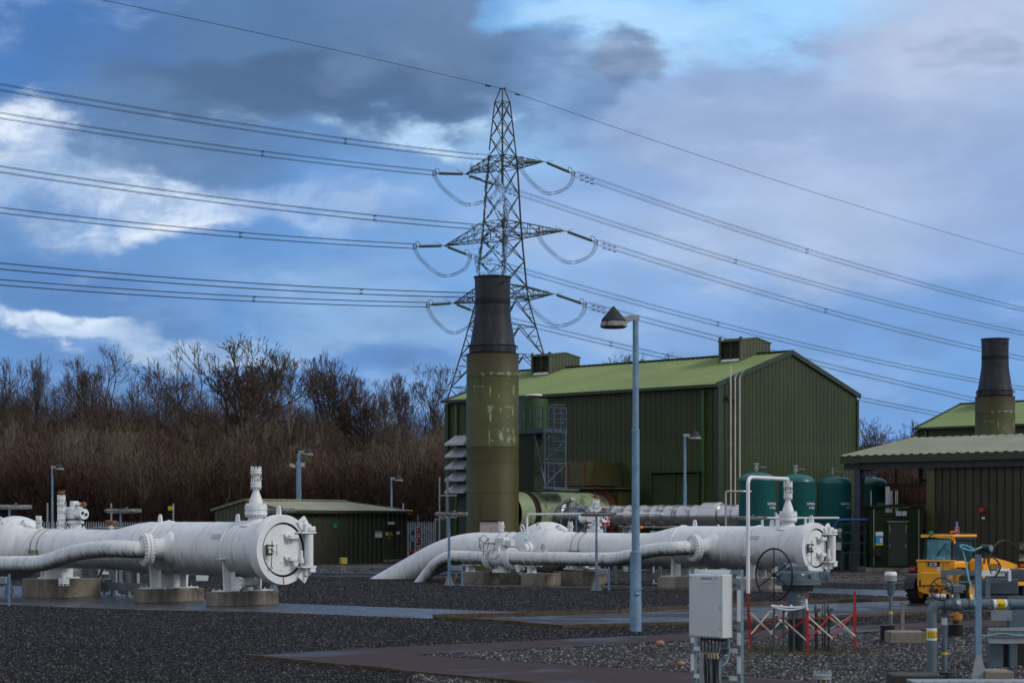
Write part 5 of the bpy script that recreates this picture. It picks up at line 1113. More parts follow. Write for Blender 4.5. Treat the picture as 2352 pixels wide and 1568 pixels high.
palisade('palisade_fence', 'long grey palisade fence with electric wires behind the left pipes', P(-40, 1200, 124)-V((0, 0, H)), P(640, 1200, 131)-V((0, 0, H)), posts=4.0)
palisade('palisade_fence', 'short stretch of palisade fence between the shed and the tall hall', P(925, 1200, 127)-V((0, 0, H)), P(1048, 1200, 126)-V((0, 0, H)), posts=2.9)
for (u, v, Y, lab) in ((392.5, 1166.5, 127.6, 'small yellow warning plate on the fence wires behind the nearest vessel'), (941, 1175, 126.3, 'small yellow warning plate on the fence by the shed corner')):
    t = thing('fence_warning_plate', lab, 'sign', P(u, v, Y), 0, 'yellow plates on the electric fence'); MB().box((0, 0, 0), (.36, .02, .24)).build('plate', YEL, t, smooth=0); MB().bar((-.12, -.015, .04), (.1, -.015, -.05), .03).build('symbol', BLK, t, smooth=0)
T = thing('mesh_gate', 'dark green solid gate panel left of the hall corner', 'gate', P(1000, 1200, 118)-V((0, 0, H)), 0)
m = MB(); m.box((.38, 0, 1.4), (.8, .05, 2.2)); m.build('panel', MK('gate_green', (.05, .07, .06), .5), T, smooth=0); m = MB(); m.box((0, 0, 1.3), (.09, .09, 2.6)); m.box((.8, 0, 1.3), (.09, .09, 2.6)); m.box((.4, 0, 2.5), (.8, .07, .07)); m.build('gate_frame', GALV, T, smooth=0)

# ================================================================ lamps
def street_lamp(u, Y, vt, label, side=1, det=True):
    w = P(u, 1200, Y); w.z = 0; zt = zat(vt, Y); T = thing('street_lamp', label, 'lamp', w, 0, 'street lamps with conical hoods')
    m = MB(); h1 = zt*.255; h2 = zt*.64; m.lathe((0, 0, 0), (0, 0, 1), [(0, .125), (.62, .125), (.64, .12), (h1-.05, .12), (h1, .125), (h1+.02, .085), (h2, .08), (h2+.01, .088), (h2+.06, .088), (h2+.07, .068), (zt, .062)], 20)
    if det: m.cyl((.06, -.10, .80), (-.02, -.16, .80), .035, n=8); m.tube(smoothpath([(.0, -.15, .82), (.08, -.14, .9), (.13, -.03, .9)], 4), .015, 6)
    m.build('pole', GALVB, T)
    m = MB(); s = side; m.prism([(s*-.08, -.05, zt+.02), (s*.10, -.05, zt+.0), (s*.34, -.05, zt-.14), (s*.36, -.05, zt+.0), (s*.16, -.05, zt+.12), (s*-.08, -.05, zt+.12)], (0, .1, 0)); m.build('arm', GALV, T, smooth=0)
    hx = s*.47; m = MB(); m.lathe((hx, 0, zt-.12), (0, 0, 1), [(-.03, .02), (-.03, .24), (0, .29), (.08, .27), (.11, .25)], 28); hd = m.build('lamp_housing', LAMPM, T)
    m = MB(); m.lathe((hx, 0, zt-.0), (0, 0, 1), [(-.02, .255), (.0, .26), (.05, .24), (.29, .035), (.31, .02)], 28); m.build('conical_hood', LAMPB, T)
    return T
street_lamp(1460, G(1460, 1449).y, 737, 'tall pale blue street lamp nearest the camera, head pointing left', -1)
street_lamp(1573, 92, 1002, 'street lamp standing in front of the big hall, head to the right', 1, False)
street_lamp(120, 128, 1074, 'street lamp before the wood at the far left', 1, False)
street_lamp(689, 113, 1040, 'street lamp rising behind the door of the nearest vessel', 1, False)
street_lamp(899, 128.5, 1100, 'small distant street lamp behind the shed roof', 1, False)
T = thing('camera_mast', 'thin mast with security cameras just left of the lamp behind the vessel', 'mast', P(684.5, 1200, 119)-V((0, 0, H)), 0)
m = MB(); zt = zat(1040, 119); m.cyl((0, 0, 0), (0, 0, zt-.5), .11, n=12); m.cyl((0, 0, zt-.5), (0, 0, zt), .05); m.build('mast', GALVB, T)
m = MB(); m.box((-.32, 0, zt-.75), (.34, .2, .2), m=Matrix.Rotation(.4, 3, 'Y')); m.box((.22, .1, zt-.7), (.3, .2, .25)); m.box((-.05, 0, zt-.82), (.5, .05, .05)); m.build('flood_light', MK('cream_box', (.45, .42, .33), .6), T, smooth=0)
m = MB(); m.ball((-.06, 0, zt+.1), .13, 12, 8); m.cyl((-.16, 0, zt+.16), (.0, 0, zt+.3), .07); m.build('camera_head', BLACK, T)
def area_light(u, vb, vt, Y, label, ang=0.0, box=True, w=.62):
    b = P(u, 1200, Y); b.z = 0; zt = zat(vt, Y); T = thing('area_light', label, 'lamp', b, ang, 'low twin area lights among the pipework')
    m = MB(); m.box((0, 0, zt*.33), (.085, .085, zt*.66)); m.box((0, 0, zt*.82), (.065, .065, zt*.36)); m.tube(fillet([(0, 0, zt-.05), (0, 0, zt+.02), (.22, .1, zt+.12)], .05), .035, 8); m.build('post', GALVB, T, smooth=0)
    m = MB()
    for k in range(4): a = k*PI/2; m.prism([(math.cos(a)*.04, math.sin(a)*.04, .02), (math.cos(a)*.17, math.sin(a)*.17, .02), (math.cos(a)*.045, math.sin(a)*.045, .42)], (-math.sin(a)*.012, math.cos(a)*.012, 0))
    m.box((0, 0, .012), (.36, .36, .024)); m.build('base_plate', GALV, T, smooth=0)
    for (y, s_) in ((-.12, 1), (.16, -1)):
        m = MB(); m.box((s_*.06+.05, y, zt+.03), (1.15, .17, .09), bev=.02, m=Matrix.Rotation(.03*s_, 3, 'Y')); m.box((s_*.06+.05, y, zt-.035), (1.05, .12, .04)); m.box((s_*.06+.6, y, zt+.03), (.12, .2, .12)); m.build('light_fitting', LAMPM, T)
    m = MB(); m.box((-.05, -.02, zt+.10), (.75, .34, .02)); m.build('canopy_plate', STEEL, T, smooth=0)
    return T
area_light(1031.5, 1343, 1181, G(1031, 1343).y, 'small twin lamp on a post where the right main pipe bends down', RZ*.3)
area_light(1370, 1355, 1182, G(1370, 1354.5).y, 'small twin lamp on a post in front of the right main pipe', RZ*.3)
area_light(22, 0, 1165, 64.5, 'twin lamp over the ball valve at the left edge', .1)
area_light(277, 0, 1174, 68, 'twin lamp rising behind the nearest white vessel', .0)
area_light(628, 0, 1173, 66, 'twin lamp half hidden behind the near vent stack', .0)
area_light(1719, 0, 1190, 79, 'twin lamp behind the white gooseneck pipe', .0)
def box_stand(u, v, label, s=1.0):
    T = thing('control_stand', label, 'stand', G(u, v), RZ*.3, 'small control box stands')
    m = MB()
    for x in (-.22, .22): m.bar((x, 0, 0), (x, 0, .8*s), .05)
    for z in (.72, .5): m.bar((-.22, 0, z*s), (.22, 0, z*s), .05)
    m.build('frame', GALVB, T, smooth=0)
    m = MB(); m.box((0, -.06, .64*s), (.36, .12, .17), bev=.01); m.build('control_box', GREYBOX, T)
    m = MB(); m.tube(smoothpath([(0, -.05, .55*s), (.02, -.08, .35), (-.1, -.05, .1)], 4), .015, 6); m.build('cable', MK('tan_cable', (.3, .26, .2), .6), T)
box_stand(1048, 1345, 'control box stand right of the small lamp by the bent pipe')
box_stand(1384, 1355, 'control box stand right of the lamp post in front of the main pipe')
box_stand(4, 1391, 'control box stand at the left edge before the wide plinth', 1.1)
# ================================================================ platforms behind the pipes
def platform(base, label, L, cols, rail=False):
    T = thing('access_platform', label, 'platform', base, RZ, 'galvanised access platforms behind the pipes')
    m = MB()
    for x in cols:
        for y in (0, .9): m = MB(); m.bar((x, y, 0), (x, y, 2.0 if y else 1.2), .11); m.box((x, y, .02), (.25, .25, .03)); m.build('column', GALV, T, smooth=0)
    m = MB(); m.box((L/2, .45, 1.2), (L, 1.1, .06)); m.box((L/2, -.1, .32), (L*.9, .05, .25)); m.build('grating', MESHG, T, smooth=0)
    m = MB(); m.cyl((-.3, .95, 2.14), (L, .95, 2.14), .03, n=8)
    for x in cols: m.ball((x, .95, 2.14), .06, 8, 6)
    m.build('handrail', MK('stained_rail', (.26, .23, .22), .6, var=.3), T)
    m = MB(); m.bar((.4, .3, 0), (1.4, .3, 1.2), .06); m.bar((.4, .8, 0), (1.4, .8, 1.2), .06)
    for k in range(4): m.box((.6+k*.22, .55, .25+k*.27), (.2, .5, .03))
    m.build('steps', GALV, T, smooth=0)
w = BL+AX*_al(BL+BX*1.5, AX, 172)+BX*1.5; platform(w, 'galvanised platform seen under and behind the left pipe', 4.6, (0, .9, 2.1, 2.9, 4.3))
w = BR+AX*_al(BR+BX*1.6, AX, 1412)+BX*1.6; platform(w, 'galvanised platform behind the right main pipe', 4.4, (0, 1.1, 2.2, 3.6, 4.3))
T = thing('junction_box_post', 'grey junction box on a short post seen beneath the left pipe', 'box', G(253, 1362), 0); MB().box((0, 0, .85), (.26, .14, .28), bev=.01).build('junction_box', GREYBOX, T); MB().box((0, 0, .35), (.08, .06, .7)).build('post', GALV, T, smooth=0)
for (u, v, Y, lab) in ((242, 1312, 80, 'white marker hanging low behind the left pipe'), (466, 1327, 80, 'small white marker board between the two near plinths')):
    t = thing('marker_board', lab, 'marker', G(u, v+6), 0, 'white marker boards'); m = MB()
    m.prism([(-.26, 0, .0), (.2, 0, .0), (.26, 0, .55), (-.3, 0, .55)], (0, .04, 0)); m.build('board', WHS, t, smooth=0)
# ================================================================ transmission pylon
YP = 230.0; PB = P(1154, 1200, YP); PB.z = 3.0
T = thing('electricity_pylon', 'tall steel lattice pylon behind the near chimney with three pairs of crossarms', 'pylon', PB, RZ)
def zp_(v): return zat(v, YP)-3.0
def hw(v):  # half side of the square tower at picture height v
    ks = [(204, 4), (235, 17.5), (360, 32), (388, 35), (510, 42), (548, 45), (657, 55.5), (690, 60), (817, 96), (890, 118), (1250, 225)]
    for (a, p), (b, q) in zip(ks, ks[1:]):
        if v <= b: return (p+(q-p)*(v-a)/(b-a))/F*YP/1.414
    return 225/F*YP/1.414
def cor(v, i):
    w = hw(v); z = zp_(v); sx, sy = ((-1, -1), (1, -1), (1, 1), (-1, 1))[i]; return V((sx*w, sy*w, z))
lv = [204, 235, 275, 317, 360, 388, 448, 510, 548, 600, 657, 690, 750, 817, 890, 1000, 1200]
m = MB()
for i in range(4):
    for a, b in zip(lv, lv[1:]): m.bar(cor(a, i), cor(b, i), .15 if a > 350 else .11)
m.build('legs', PYL, T, smooth=0, fix=False)
m = MB()
for i in range(4):
    j = (i+1) % 4
    for k, (a, b) in enumerate(zip(lv, lv[1:])):
        t = .07 if a < 500 else .085
        if a == 204: continue
        if a >= 690:
            md = (cor(a, i)+cor(a, j))/2; m.bar(md, cor(b, i), t); m.bar(md, cor(b, j), t); m.bar(cor(b, i), cor(b, j), t)
            for q in (i, j):
                for f_ in (.33, .66):
                    p = md.lerp(cor(b, q), f_); r_ = cor(a, q).lerp(cor(b, q), f_); m.bar(p, r_, .055); m.bar(p, cor(a, q).lerp(cor(b, q), f_-.3), .05)
        else:
            m.bar(cor(a, i), cor(b, j), t); m.bar(cor(a, j), cor(b, i), t)
        if a in (235, 360, 388, 510, 548, 657, 690): m.bar(cor(a, i), cor(a, j), t)
m.build('bracing', PYL, T, smooth=0, fix=False)
m = MB(); z = zp_(204); m.bar((-.5, 0, z), (.5, 0, z), .12); m.build('peak', PYL, T, smooth=0)
def insulator(p, q, par):
    m = MB(); d = (q-p); L = d.length; n = 26
    prof = [(0, .05), (.6, .05)]
    for i in range(n): x = .6+(L-1.5)*i/n; prof += [(x, .08), (x+.04, .17), (x+.1, .17), (x+.13, .08)]
    prof += [(L-.8, .06), (L, .05)]; m.lathe(p, d, prof, 8)
    m.torus(q-d.normalized()*.7+V((0, 0, .25)), V((1, 0, .3)), .36, .04, 16, 5); m.torus(q-d.normalized()*.25, d, .3, .04, 14, 5)
    m.bar(q-V((0, 0, .3)), q+V((0, 0, .3)), .07); m.bar(p+d.normalized()*.4+V((0, 0, .1)), p+d.normalized()*1.6+V((0, 0, .55)), .04)
    return m.build('insulator_string', INS, par)
LB_ = V((0, 1, 0))
ends = {}
YR, YL = 226.0, 234.5
arms = [  # name, top v, bottom v, right tip (u,v), left tip (u,v), right strings' ends, left strings' ends
 (360, 388, (1249, 371), (1070, 400), (1319, 400), (1190, 371), (1142, 428), (995, 398)),
 (510, 548, (1297, 530), (1021, 564.5), (1371, 557), (1233, 532), (1082, 588), (950, 566)),
 (657, 690, (1272, 675), (1042, 696), (1346, 700), (1206, 680), (1092, 716), (980, 700))]
def W2L(p): return loc2(p, PB, RZ)
def onb(tip, u, v):                                    # point on the vertical plane through the tip along the line direction
    t = _al(tip, BX, u); w = tip+BX*t; w.z = zat(v, w.y); return w
lines = []
for k, (va, vb, rt, lt, rr_, rl, lr, ll) in enumerate(arms):
    for side, tip, e1, e2 in ((1, rt, rr_, rl), (-1, lt, lr, ll)):
        tw = P(tip[0], tip[1], YR if side > 0 else YL); tl = W2L(tw)
        m = MB(); ci = (1, 2) if side > 0 else (0, 3)
        tops = [cor(va, c) for c in ci]; bots = [cor(vb, c) for c in ci]
        for c in bots: m.bar(c, tl, .10)
        for c in tops: m.bar(c, tl, .09)
        n = 5
        for q in range(n):
            f0, f1 = q/n, (q+1)/n
            for a, b in ((tops[0], bots[0]), (tops[1], bots[1]), (bots[0], bots[1]), (tops[0], tops[1])):
                m.bar(a.lerp(tl, f0), b.lerp(tl, f1), .05)
                if q: m.bar(a.lerp(tl, f0), b.lerp(tl, f0), .05)
        arm = m.build('crossarm', PYL, T, smooth=0, fix=False)
        w1 = onb(tw, *e1); w2 = onb(tw, *e2)
        insulator(tl, W2L(w1), arm); insulator(tl, W2L(w2), arm)
        jl, jr = W2L(w2), W2L(w1); m = MB()
        for dx in (-.2, .2):
            mid = (jl+jr)/2; dpt = 3.0; m.tube(smoothpath([jr+V((dx, 0, -.2)), jr.lerp(jl, .13)+V((dx, 0, -dpt*.62)), mid+V((dx, 0, -dpt)) if True else mid, jr.lerp(jl, .85)+V((dx, 0, -dpt*.55)), jl+V((dx, 0, -.2))], 8), .024, 5)
            m.tube(smoothpath([jr+V((dx, 0, .15)), jr.lerp(jl, .13)+V((dx, 0, -dpt*.62+.25)), mid+V((dx, 0, -dpt+.25)), jr.lerp(jl, .85)+V((dx, 0, -dpt*.55+.25)), jl+V((dx, 0, .15))], 8), .024, 5)
        for f_ in (.2, .45, .75): p = jr.lerp(jl, f_); 
        m.build('jumper_loop', WIRE, arm)
        lines.append((k, side, tw, w1, w2))
# ---- overhead lines
picks = {(0, 1): ([(790, 325), (0, 202)], [(1850, 577), (2280, 692), (2380, 718)]), (0, -1): ([(600, 354), (0, 267)], [(1686, 601), (2195, 731), (2380, 772)]),
         (1, 1): ([(857, 501), (0, 390)], [(1893, 714), (2250, 801), (2380, 830)]), (1, -1): ([(549, 540), (0, 484)], [(1645, 744), (2162, 856), (2380, 897)]),
         (2, 1): ([(826, 670), (0, 612)], [(1650, 779), (2240, 917), (2400, 953)]), (2, -1): ([(580, 687), (0, 649)], [(1400, 790), (1968, 928), (2200, 960)])}
names = {0: 'top', 1: 'middle', 2: 'bottom'}
def fitline(p0, pts):                                  # quadratic z(t) in the plane of the line
    d = [(0.0, p0.z)]+[( _al(p0, BX, u), None, u, v) for (u, v) in pts]
    P3 = [(0.0, p0.z)]
    for (u, v) in pts: t = _al(p0, BX, u); P3.append((t, zat(v, p0.y+BX.y*t)))
    (a, za), (b, zb), (c, zc) = P3[0], P3[1], P3[-1]
    def z(t): return za*(t-b)*(t-c)/((a-b)*(a-c))+zb*(t-a)*(t-c)/((b-a)*(b-c))+zc*(t-a)*(t-b)/((c-a)*(c-b))
    return z, P3
for (k, side, tw, w1, w2) in lines:
    lp, rp = picks[(k, side)]
    for nm, p0, pts, where in (('l', w2, lp, 'leaving the picture on the left'), ('r', w1, rp, 'running down to the right')):
        zf, P3 = fitline(p0, pts); tend = P3[-1][0]*1.12; n = 40
        Tn = thing('overhead_line', f'twin conductor bundle from the {"right" if side > 0 else "left"} {names[k]} crossarm, {where}', 'power line', p0, 0, 'twin power lines')
        for dz in (.0, -.52):
            m = MB(); m.tube([BX*(tend*i/n)+V((0, 0, zf(tend*i/n)-p0.z+dz+.26)) for i in range(n+1)], .026, 5); m.build('conductor', WIRE, Tn)
            m = MB(); m.tube([BX*(tend*i/n)+AX*.5+V((0, 0, zf(tend*i/n)-p0.z+dz+.26)) for i in range(n+1)], .024, 5); m.build('conductor', WIRE, Tn)
        t1 = P3[1][0]; z1 = zf(t1)-p0.z; m = MB()
        for f0 in ((t1,) if nm == 'l' else (t1,)):
            c = BX*f0+V((0, 0, zf(f0)-p0.z)); m.torus(c+AX*.25, BX, .2, .03, 12, 4)
            for a_ in (0, .5):
                for s_ in (.3, -.3): m.bar(c+AX*.25+V((0, 0, s_*.5)), c+AX*a_+V((0, 0, s_)), .06)
        m.build('spacer', WIRE, Tn)
        if nm == 'r':
            m = MB()
            for q in range(3):
                for dz in (.0, -.52): c = BX*(1.3+q*.9)+V((0, 0, zf(1.3+q*.9)-p0.z+dz+.12)); m.bar(c-BX*.3, c+BX*.3, .09)
            m.build('damper', WIRE, Tn)
ap = P(1155, 204, YP)
for pts, lab in (([(700, 100), (233, 0)], 'single earth wire from the pylon peak to the upper left'), ([(1700, 388), (2380, 592)], 'single earth wire from the pylon peak falling to the right')):
    zf, P3 = fitline(ap, pts); tend = P3[-1][0]*1.15; Tn = thing('earth_wire', lab, 'power line', ap, 0, 'earth wires')
    m = MB(); m.tube([BX*(tend*i/50)+V((0, 0, zf(tend*i/50)-ap.z)) for i in range(51)], .03, 5); m.build('wire', WIRE, Tn)
    m = MB(); c = BX*(2.5 if tend > 0 else -2.5)+V((0, 0, zf(2.5 if tend > 0 else -2.5)-ap.z-.1)); m.bar(c-BX*.4, c+BX*.4, .12); m.build('damper', WIRE, Tn)
# ================================================================ bare winter trees
import numpy as np
def grow(seed, Ht, trunk_r, spread, depth, up=.35, nb=(4, 6), mink=.02, fork=.35, lenk=.62, gn=.25):
    r = random.Random(seed); segs = []
    def br(p, d, L, rad, lev):
        n = 4 if lev < 2 else 3; q = p; dd = d
        for i in range(n):
            dd = (dd+V((r.gauss(0, gn), r.gauss(0, gn), r.gauss(0, gn)*.6+up*(.25 if lev else .06)))*(.35 if lev else .22)).normalized()
            q2 = q+dd*(L/n); ra = rad*(1-.62*i/n); rb = rad*(1-.62*(i+1)/n)
            segs.append((q.copy(), q2.copy(), max(ra, mink), max(rb, mink), lev))
            if lev < depth:
                k = r.randint(*nb) if lev else (0 if i < n*fork else r.randint(*nb)+1)
                for _ in range(max(0, (k if lev == 0 else (k+1)//2))):
                    if lev and r.random() < .25: continue
                    t = r.random(); a = r.uniform(0, 2*PI); o = q.lerp(q2, t); sp = r.uniform(.5, 1.0)*spread
                    x, y, z = MB().frame(dd); nd = (dd*math.cos(sp)+(x*math.cos(a)+y*math.sin(a))*math.sin(sp)).normalized(); nd.z += up*.5; nd.normalize()
                    br(o, nd, L*lenk*r.uniform(.6, 1.1)*(1-.25*t), rb*.55, lev+1)
            q = q2
    br(V((0, 0, 0)), V((r.gauss(0, .03), r.gauss(0, .03), 1)).normalized(), Ht*.62, trunk_r, 0); return segs
def grow2(seed, Ht, tr, lo=.32, nl=6, sp=.55, ns=(5, 6, 6, 5), up=.25, upright=.35, tip=.009, width=1.0, leader=True):
    """a bare crown: bole, rising limbs, then finer and finer twigs reaching outward"""
    r = random.Random(seed); segs = []
    def run(p, d, L, r0, r1, n, lev, wig, pull):
        pts = [p.copy()]; dd = d.copy()
        for i in range(n):
            dd = (dd+V((r.gauss(0, wig), r.gauss(0, wig), r.gauss(0, wig)+pull))).normalized(); q = pts[-1]+dd*(L/n)
            a = r0+(r1-r0)*i/n; b = r0+(r1-r0)*(i+1)/n; segs.append((pts[-1].copy(), q.copy(), max(a, tip), max(b, tip), lev)); pts.append(q)
        return pts
    def kids(pts, d, L, rad, lev):
        if lev > 4: return
        k = ns[lev-1]
        for c in range(k):
            t = (c+r.random())/k*.85+.15; f = t*(len(pts)-1); i = min(int(f), len(pts)-2); o = pts[i].lerp(pts[i+1], f-i); dd = (pts[i+1]-pts[i]).normalized()
            x, y, z = MB().frame(dd); a = r.uniform(0, 2*PI); s_ = r.uniform(.35, .85)
            nd = (dd*math.cos(s_)+(x*math.cos(a)+y*math.sin(a))*math.sin(s_)); nd.z += up*.35; nd.normalize(); l = L*r.uniform(.38, .62)*(1.1-.35*t)
            ps = run(o, nd, l, rad*(.55-.2*t), tip, 3 if lev < 3 else 2, lev+1, .16, .03*up*4); kids(ps, nd, l, rad*.45, lev+1)
    bole = run(V((0, 0, 0)), V((r.gauss(0, .05), r.gauss(0, .05), 1)).normalized(), Ht*(.78 if leader else .45), tr, tr*.25, 7, 0, .05, .03)
    for c in range(nl):
        t = lo+(1-lo)*(c+r.random()*.7)/nl; f = t*(len(bole)-1); i = min(int(f), len(bole)-2); o = bole[i].lerp(bole[i+1], f-i); a = c*2.4+r.uniform(-.4, .4); s_ = sp*r.uniform(.7, 1.25)*(1.15-.5*t)
        nd = V((math.cos(a)*math.sin(s_)*width, math.sin(a)*math.sin(s_)*width, math.cos(s_))).normalized(); L = Ht*r.uniform(.34, .48)*(1.1-.45*t)*(1 if leader else 1.25)
        ps = run(o, nd, L, tr*.42, tip*1.5, 5, 1, .12, .035); kids(ps, nd, L, tr*.30, 1)
    kids(bole[4:], V((0, 0, 1)), Ht*.35, tr*.25, 1)
    return segs
def segmesh(segs, sel, tri_from=3):
    vs = []; fs = []
    for (p, q, a, b, lev) in segs:
        if not sel(lev): continue
        n = 6 if lev == 0 else (4 if lev == 1 else 3); d = (q-p)
        if d.length < 1e-5: continue
        x, y, z = MB().frame(d); k = len(vs)
        for (c, rr) in ((p, a), (q, b)):
            for i in range(n): t = 2*PI*i/n; vs.append(c+x*(math.cos(t)*rr)+y*(math.sin(t)*rr))
        for i in range(n): j = (i+1) % n; fs.append((k+i, k+j, k+n+j, k+n+i))
    return vs, fs
BARK = MK('tree_bark', (.050, .045, .034), .9, var=.4, scale=2)
BARKP = MK('pale_birch_bark', (.26, .22, .17), .85, var=.4, scale=3)
def twigmat(name, a, b, c):
    m = bpy.data.materials.new(name); m.use_nodes = True; nt = m.node_tree; N = nt.nodes; L = nt.links; bs = N['Principled BSDF']; bs.inputs['Roughness'].default_value = .9; bs.inputs['Specular IOR Level'].default_value = .15
    tc = N.new('ShaderNodeTexCoord'); g = N.new('ShaderNodeNewGeometry'); n = N.new('ShaderNodeTexNoise'); n.inputs['Scale'].default_value = .11; n.inputs['Detail'].default_value = 4; L.new(g.outputs['Position'], n.inputs['Vector'])
    r = N.new('ShaderNodeValToRGB'); e = r.color_ramp.elements; e[0].position = .36; e[1].position = .64; e[0].color = (*a, 1); e[1].color = (*c, 1); x = e.new(.5); x.color = (*b, 1); L.new(n.outputs['Fac'], r.inputs[0])
    n2 = N.new('ShaderNodeTexNoise'); n2.inputs['Scale'].default_value = 2.5; n2.inputs['Detail'].default_value = 3; L.new(g.outputs['Position'], n2.inputs['Vector'])
    mr = N.new('ShaderNodeMapRange'); mr.inputs[3].default_value = .45; mr.inputs[4].default_value = 1.6; L.new(n2.outputs['Fac'], mr.inputs[0])
    v = N.new('ShaderNodeVectorMath'); v.operation = 'SCALE'; L.new(r.outputs[0], v.inputs[0]); L.new(mr.outputs[0], v.inputs[3]); L.new(v.outputs[0], bs.inputs['Base Color']); return m
TWIG = twigmat('wood_twigs', (.078, .054, .042), (.120, .070, .060), (.11, .084, .055))
PALET = twigmat('pale_twigs', (.16, .13, .095), (.20, .17, .13), (.22, .19, .13))
TWIGS = twigmat('skyline_twigs', (.060, .046, .038), (.090, .062, .052), (.075, .062, .046))  # darker than the wood twigs, backlit silhouette tone put into the colour
IVY = MK('ivy_leaves', (.022, .036, .012), .7, var=.4, scale=2)
def grow3(seed, tr=.18, bole=.28, L0=.20, depth=8, spread=.42, first=.75, limbs=5, dec=.80, up=.10, tip=.007, wig=.10, three=.2, side=.22):
    """forking winter crown of unit height: bole, limbs, then repeated forks fanning out to fine twigs"""
    r = random.Random(seed); segs = []
    def go(p, d, L, rad, lev):
        q = p; dd = d; n = 3 if lev < 3 else 2
        for i in range(n):
            dd = (dd+V((r.gauss(0, wig), r.gauss(0, wig), r.gauss(0, wig)*.6+up*.35))).normalized(); q2 = q+dd*(L/n)
            segs.append((q, q2, max(rad*(1-.25*i/n), tip), max(rad*(1-.25*(i+1)/n), tip), lev)); q = q2
            if lev >= 1 and lev < depth-1 and r.random() < side:
                x, y, z = MB().frame(dd); a = r.uniform(0, 6.28); s_ = r.uniform(.5, .95); nd = dd*math.cos(s_)+(x*math.cos(a)+y*math.sin(a))*math.sin(s_); go(q, nd.normalized(), L*.5, rad*.38, lev+2)
        if lev >= depth: return
        k = 3 if r.random() < three else 2; a0 = r.uniform(0, 6.28); x, y, z = MB().frame(dd)
        for c in range(k):
            a = a0+c*2*PI/k+r.uniform(-.4, .4); s_ = spread*r.uniform(.55, 1.3); nd = dd*math.cos(s_)+(x*math.cos(a)+y*math.sin(a))*math.sin(s_); nd.z += up; go(q, nd.normalized(), L*dec*r.uniform(.75, 1.15), rad*.64, lev+1)
    p = V((0, 0, 0)); d = V((r.gauss(0, .04), r.gauss(0, .04), 1)).normalized()
    for i in range(4): q = p+d*bole/4; segs.append((p, q, tr*(1-.08*i), tr*(1-.08*(i+1)), 0)); p = q; d = (d+V((r.gauss(0, .05), r.gauss(0, .05), 0))).normalized()
    for c in range(limbs):
        a = c*2*PI/limbs+r.uniform(-.3, .3); s_ = (first*r.uniform(.6, 1.15)) if c else .08; nd = V((math.cos(a)*math.sin(s_), math.sin(a)*math.sin(s_), math.cos(s_))); go(p-d*bole*.25*r.random()*(1 if c else 0), nd, L0*r.uniform(.85, 1.15), tr*(.55 if c else .7), 1)
    top = max(q[1].z for q in segs); return [(a*(10/top), b*(10/top), c_, d_, l) for a, b, c_, d_, l in segs]
def make_tree(seed, bark=BARK, tw=TWIGS, ivy=False, **kw):
    sg = grow3(seed, **kw)
    T = thing('bare_tree', '', 'tree')
    for nm, sel, mt in (('trunk', lambda l: l <= 2, bark), ('crown', lambda l: l > 2, tw)):
        vs, fs = segmesh([(p, q, a, b, min(l, 2) if l <= 2 else 3) for (p, q, a, b, l) in sg], (lambda l: l <= 2) if nm == 'trunk' else (lambda l: l > 2)); m = MB(); m.v = [tuple(v) for v in vs]; m.f = fs; m.build(nm, mt, T, smooth=60 if nm == 'trunk' else 0, fix=False)
    print('tree', len(sg))
    if ivy:
        r = random.Random(seed+1); m = MB()
        for (a, b, c, d, l) in sg:
            if l > 1 or min(a.z, b.z) > 6.4 or (l == 1 and (a.xy.length > .8)): continue
            for _ in range(170 if l == 0 else 60):
                p = a.lerp(b, r.random())+V((r.gauss(0, .16), r.gauss(0, .16), r.gauss(0, .2))); s = r.uniform(.03, .07); x = V((r.uniform(-1, 1), r.uniform(-1, 1), r.uniform(-1, 1))).normalized(); y = x.orthogonal().normalized()
                m.quad(p-x*s, p+y*s, p+x*s, p-y*s)
        m.build('ivy', IVY, T, smooth=0, fix=False)
    return T
tpl = [make_tree(11, tr=.12, first=.60, spread=.38, bole=.62, depth=8, L0=.16, tip=.009, limbs=4, up=.10), make_tree(23, tr=.10, first=.30, spread=.30, bole=.65, up=.14, depth=8, limbs=4, L0=.15, tip=.008), make_tree(38, tr=.20, first=.62, spread=.36, bole=.80, depth=9, limbs=7, up=.10, dec=.80, three=.12, wig=.13, L0=.20, tip=.010, side=.26, ivy=True),
       make_tree(47, tr=.085, bark=BARKP, first=.32, spread=.33, bole=.8, depth=8, wig=.16, L0=.15, tip=.008, limbs=3), make_tree(59, tr=.13, first=.75, spread=.42, bole=.5, depth=8, limbs=4, L0=.18, tip=.009, up=.08)]
used = [False]*len(tpl)
def put_tree(i, u, vt, Y, label, rzz=0.0, zb=None, wk=1.0):
    w = P(u, 1200, Y); gz = hill(w.x, w.y) if Y > 131 else 0
    if zb is not None: gz = zb
    w.z = gz-.2; h = zat(vt, Y)-gz; k = h/10
    o = tpl[i] if not used[i] else dup(tpl[i]); used[i] = True
    o.location = w; o.rotation_euler = (0, 0, rzz); o.scale = (k*wk, k*wk, k); o['label'] = label; o['group'] = 'bare trees rising above the wood'
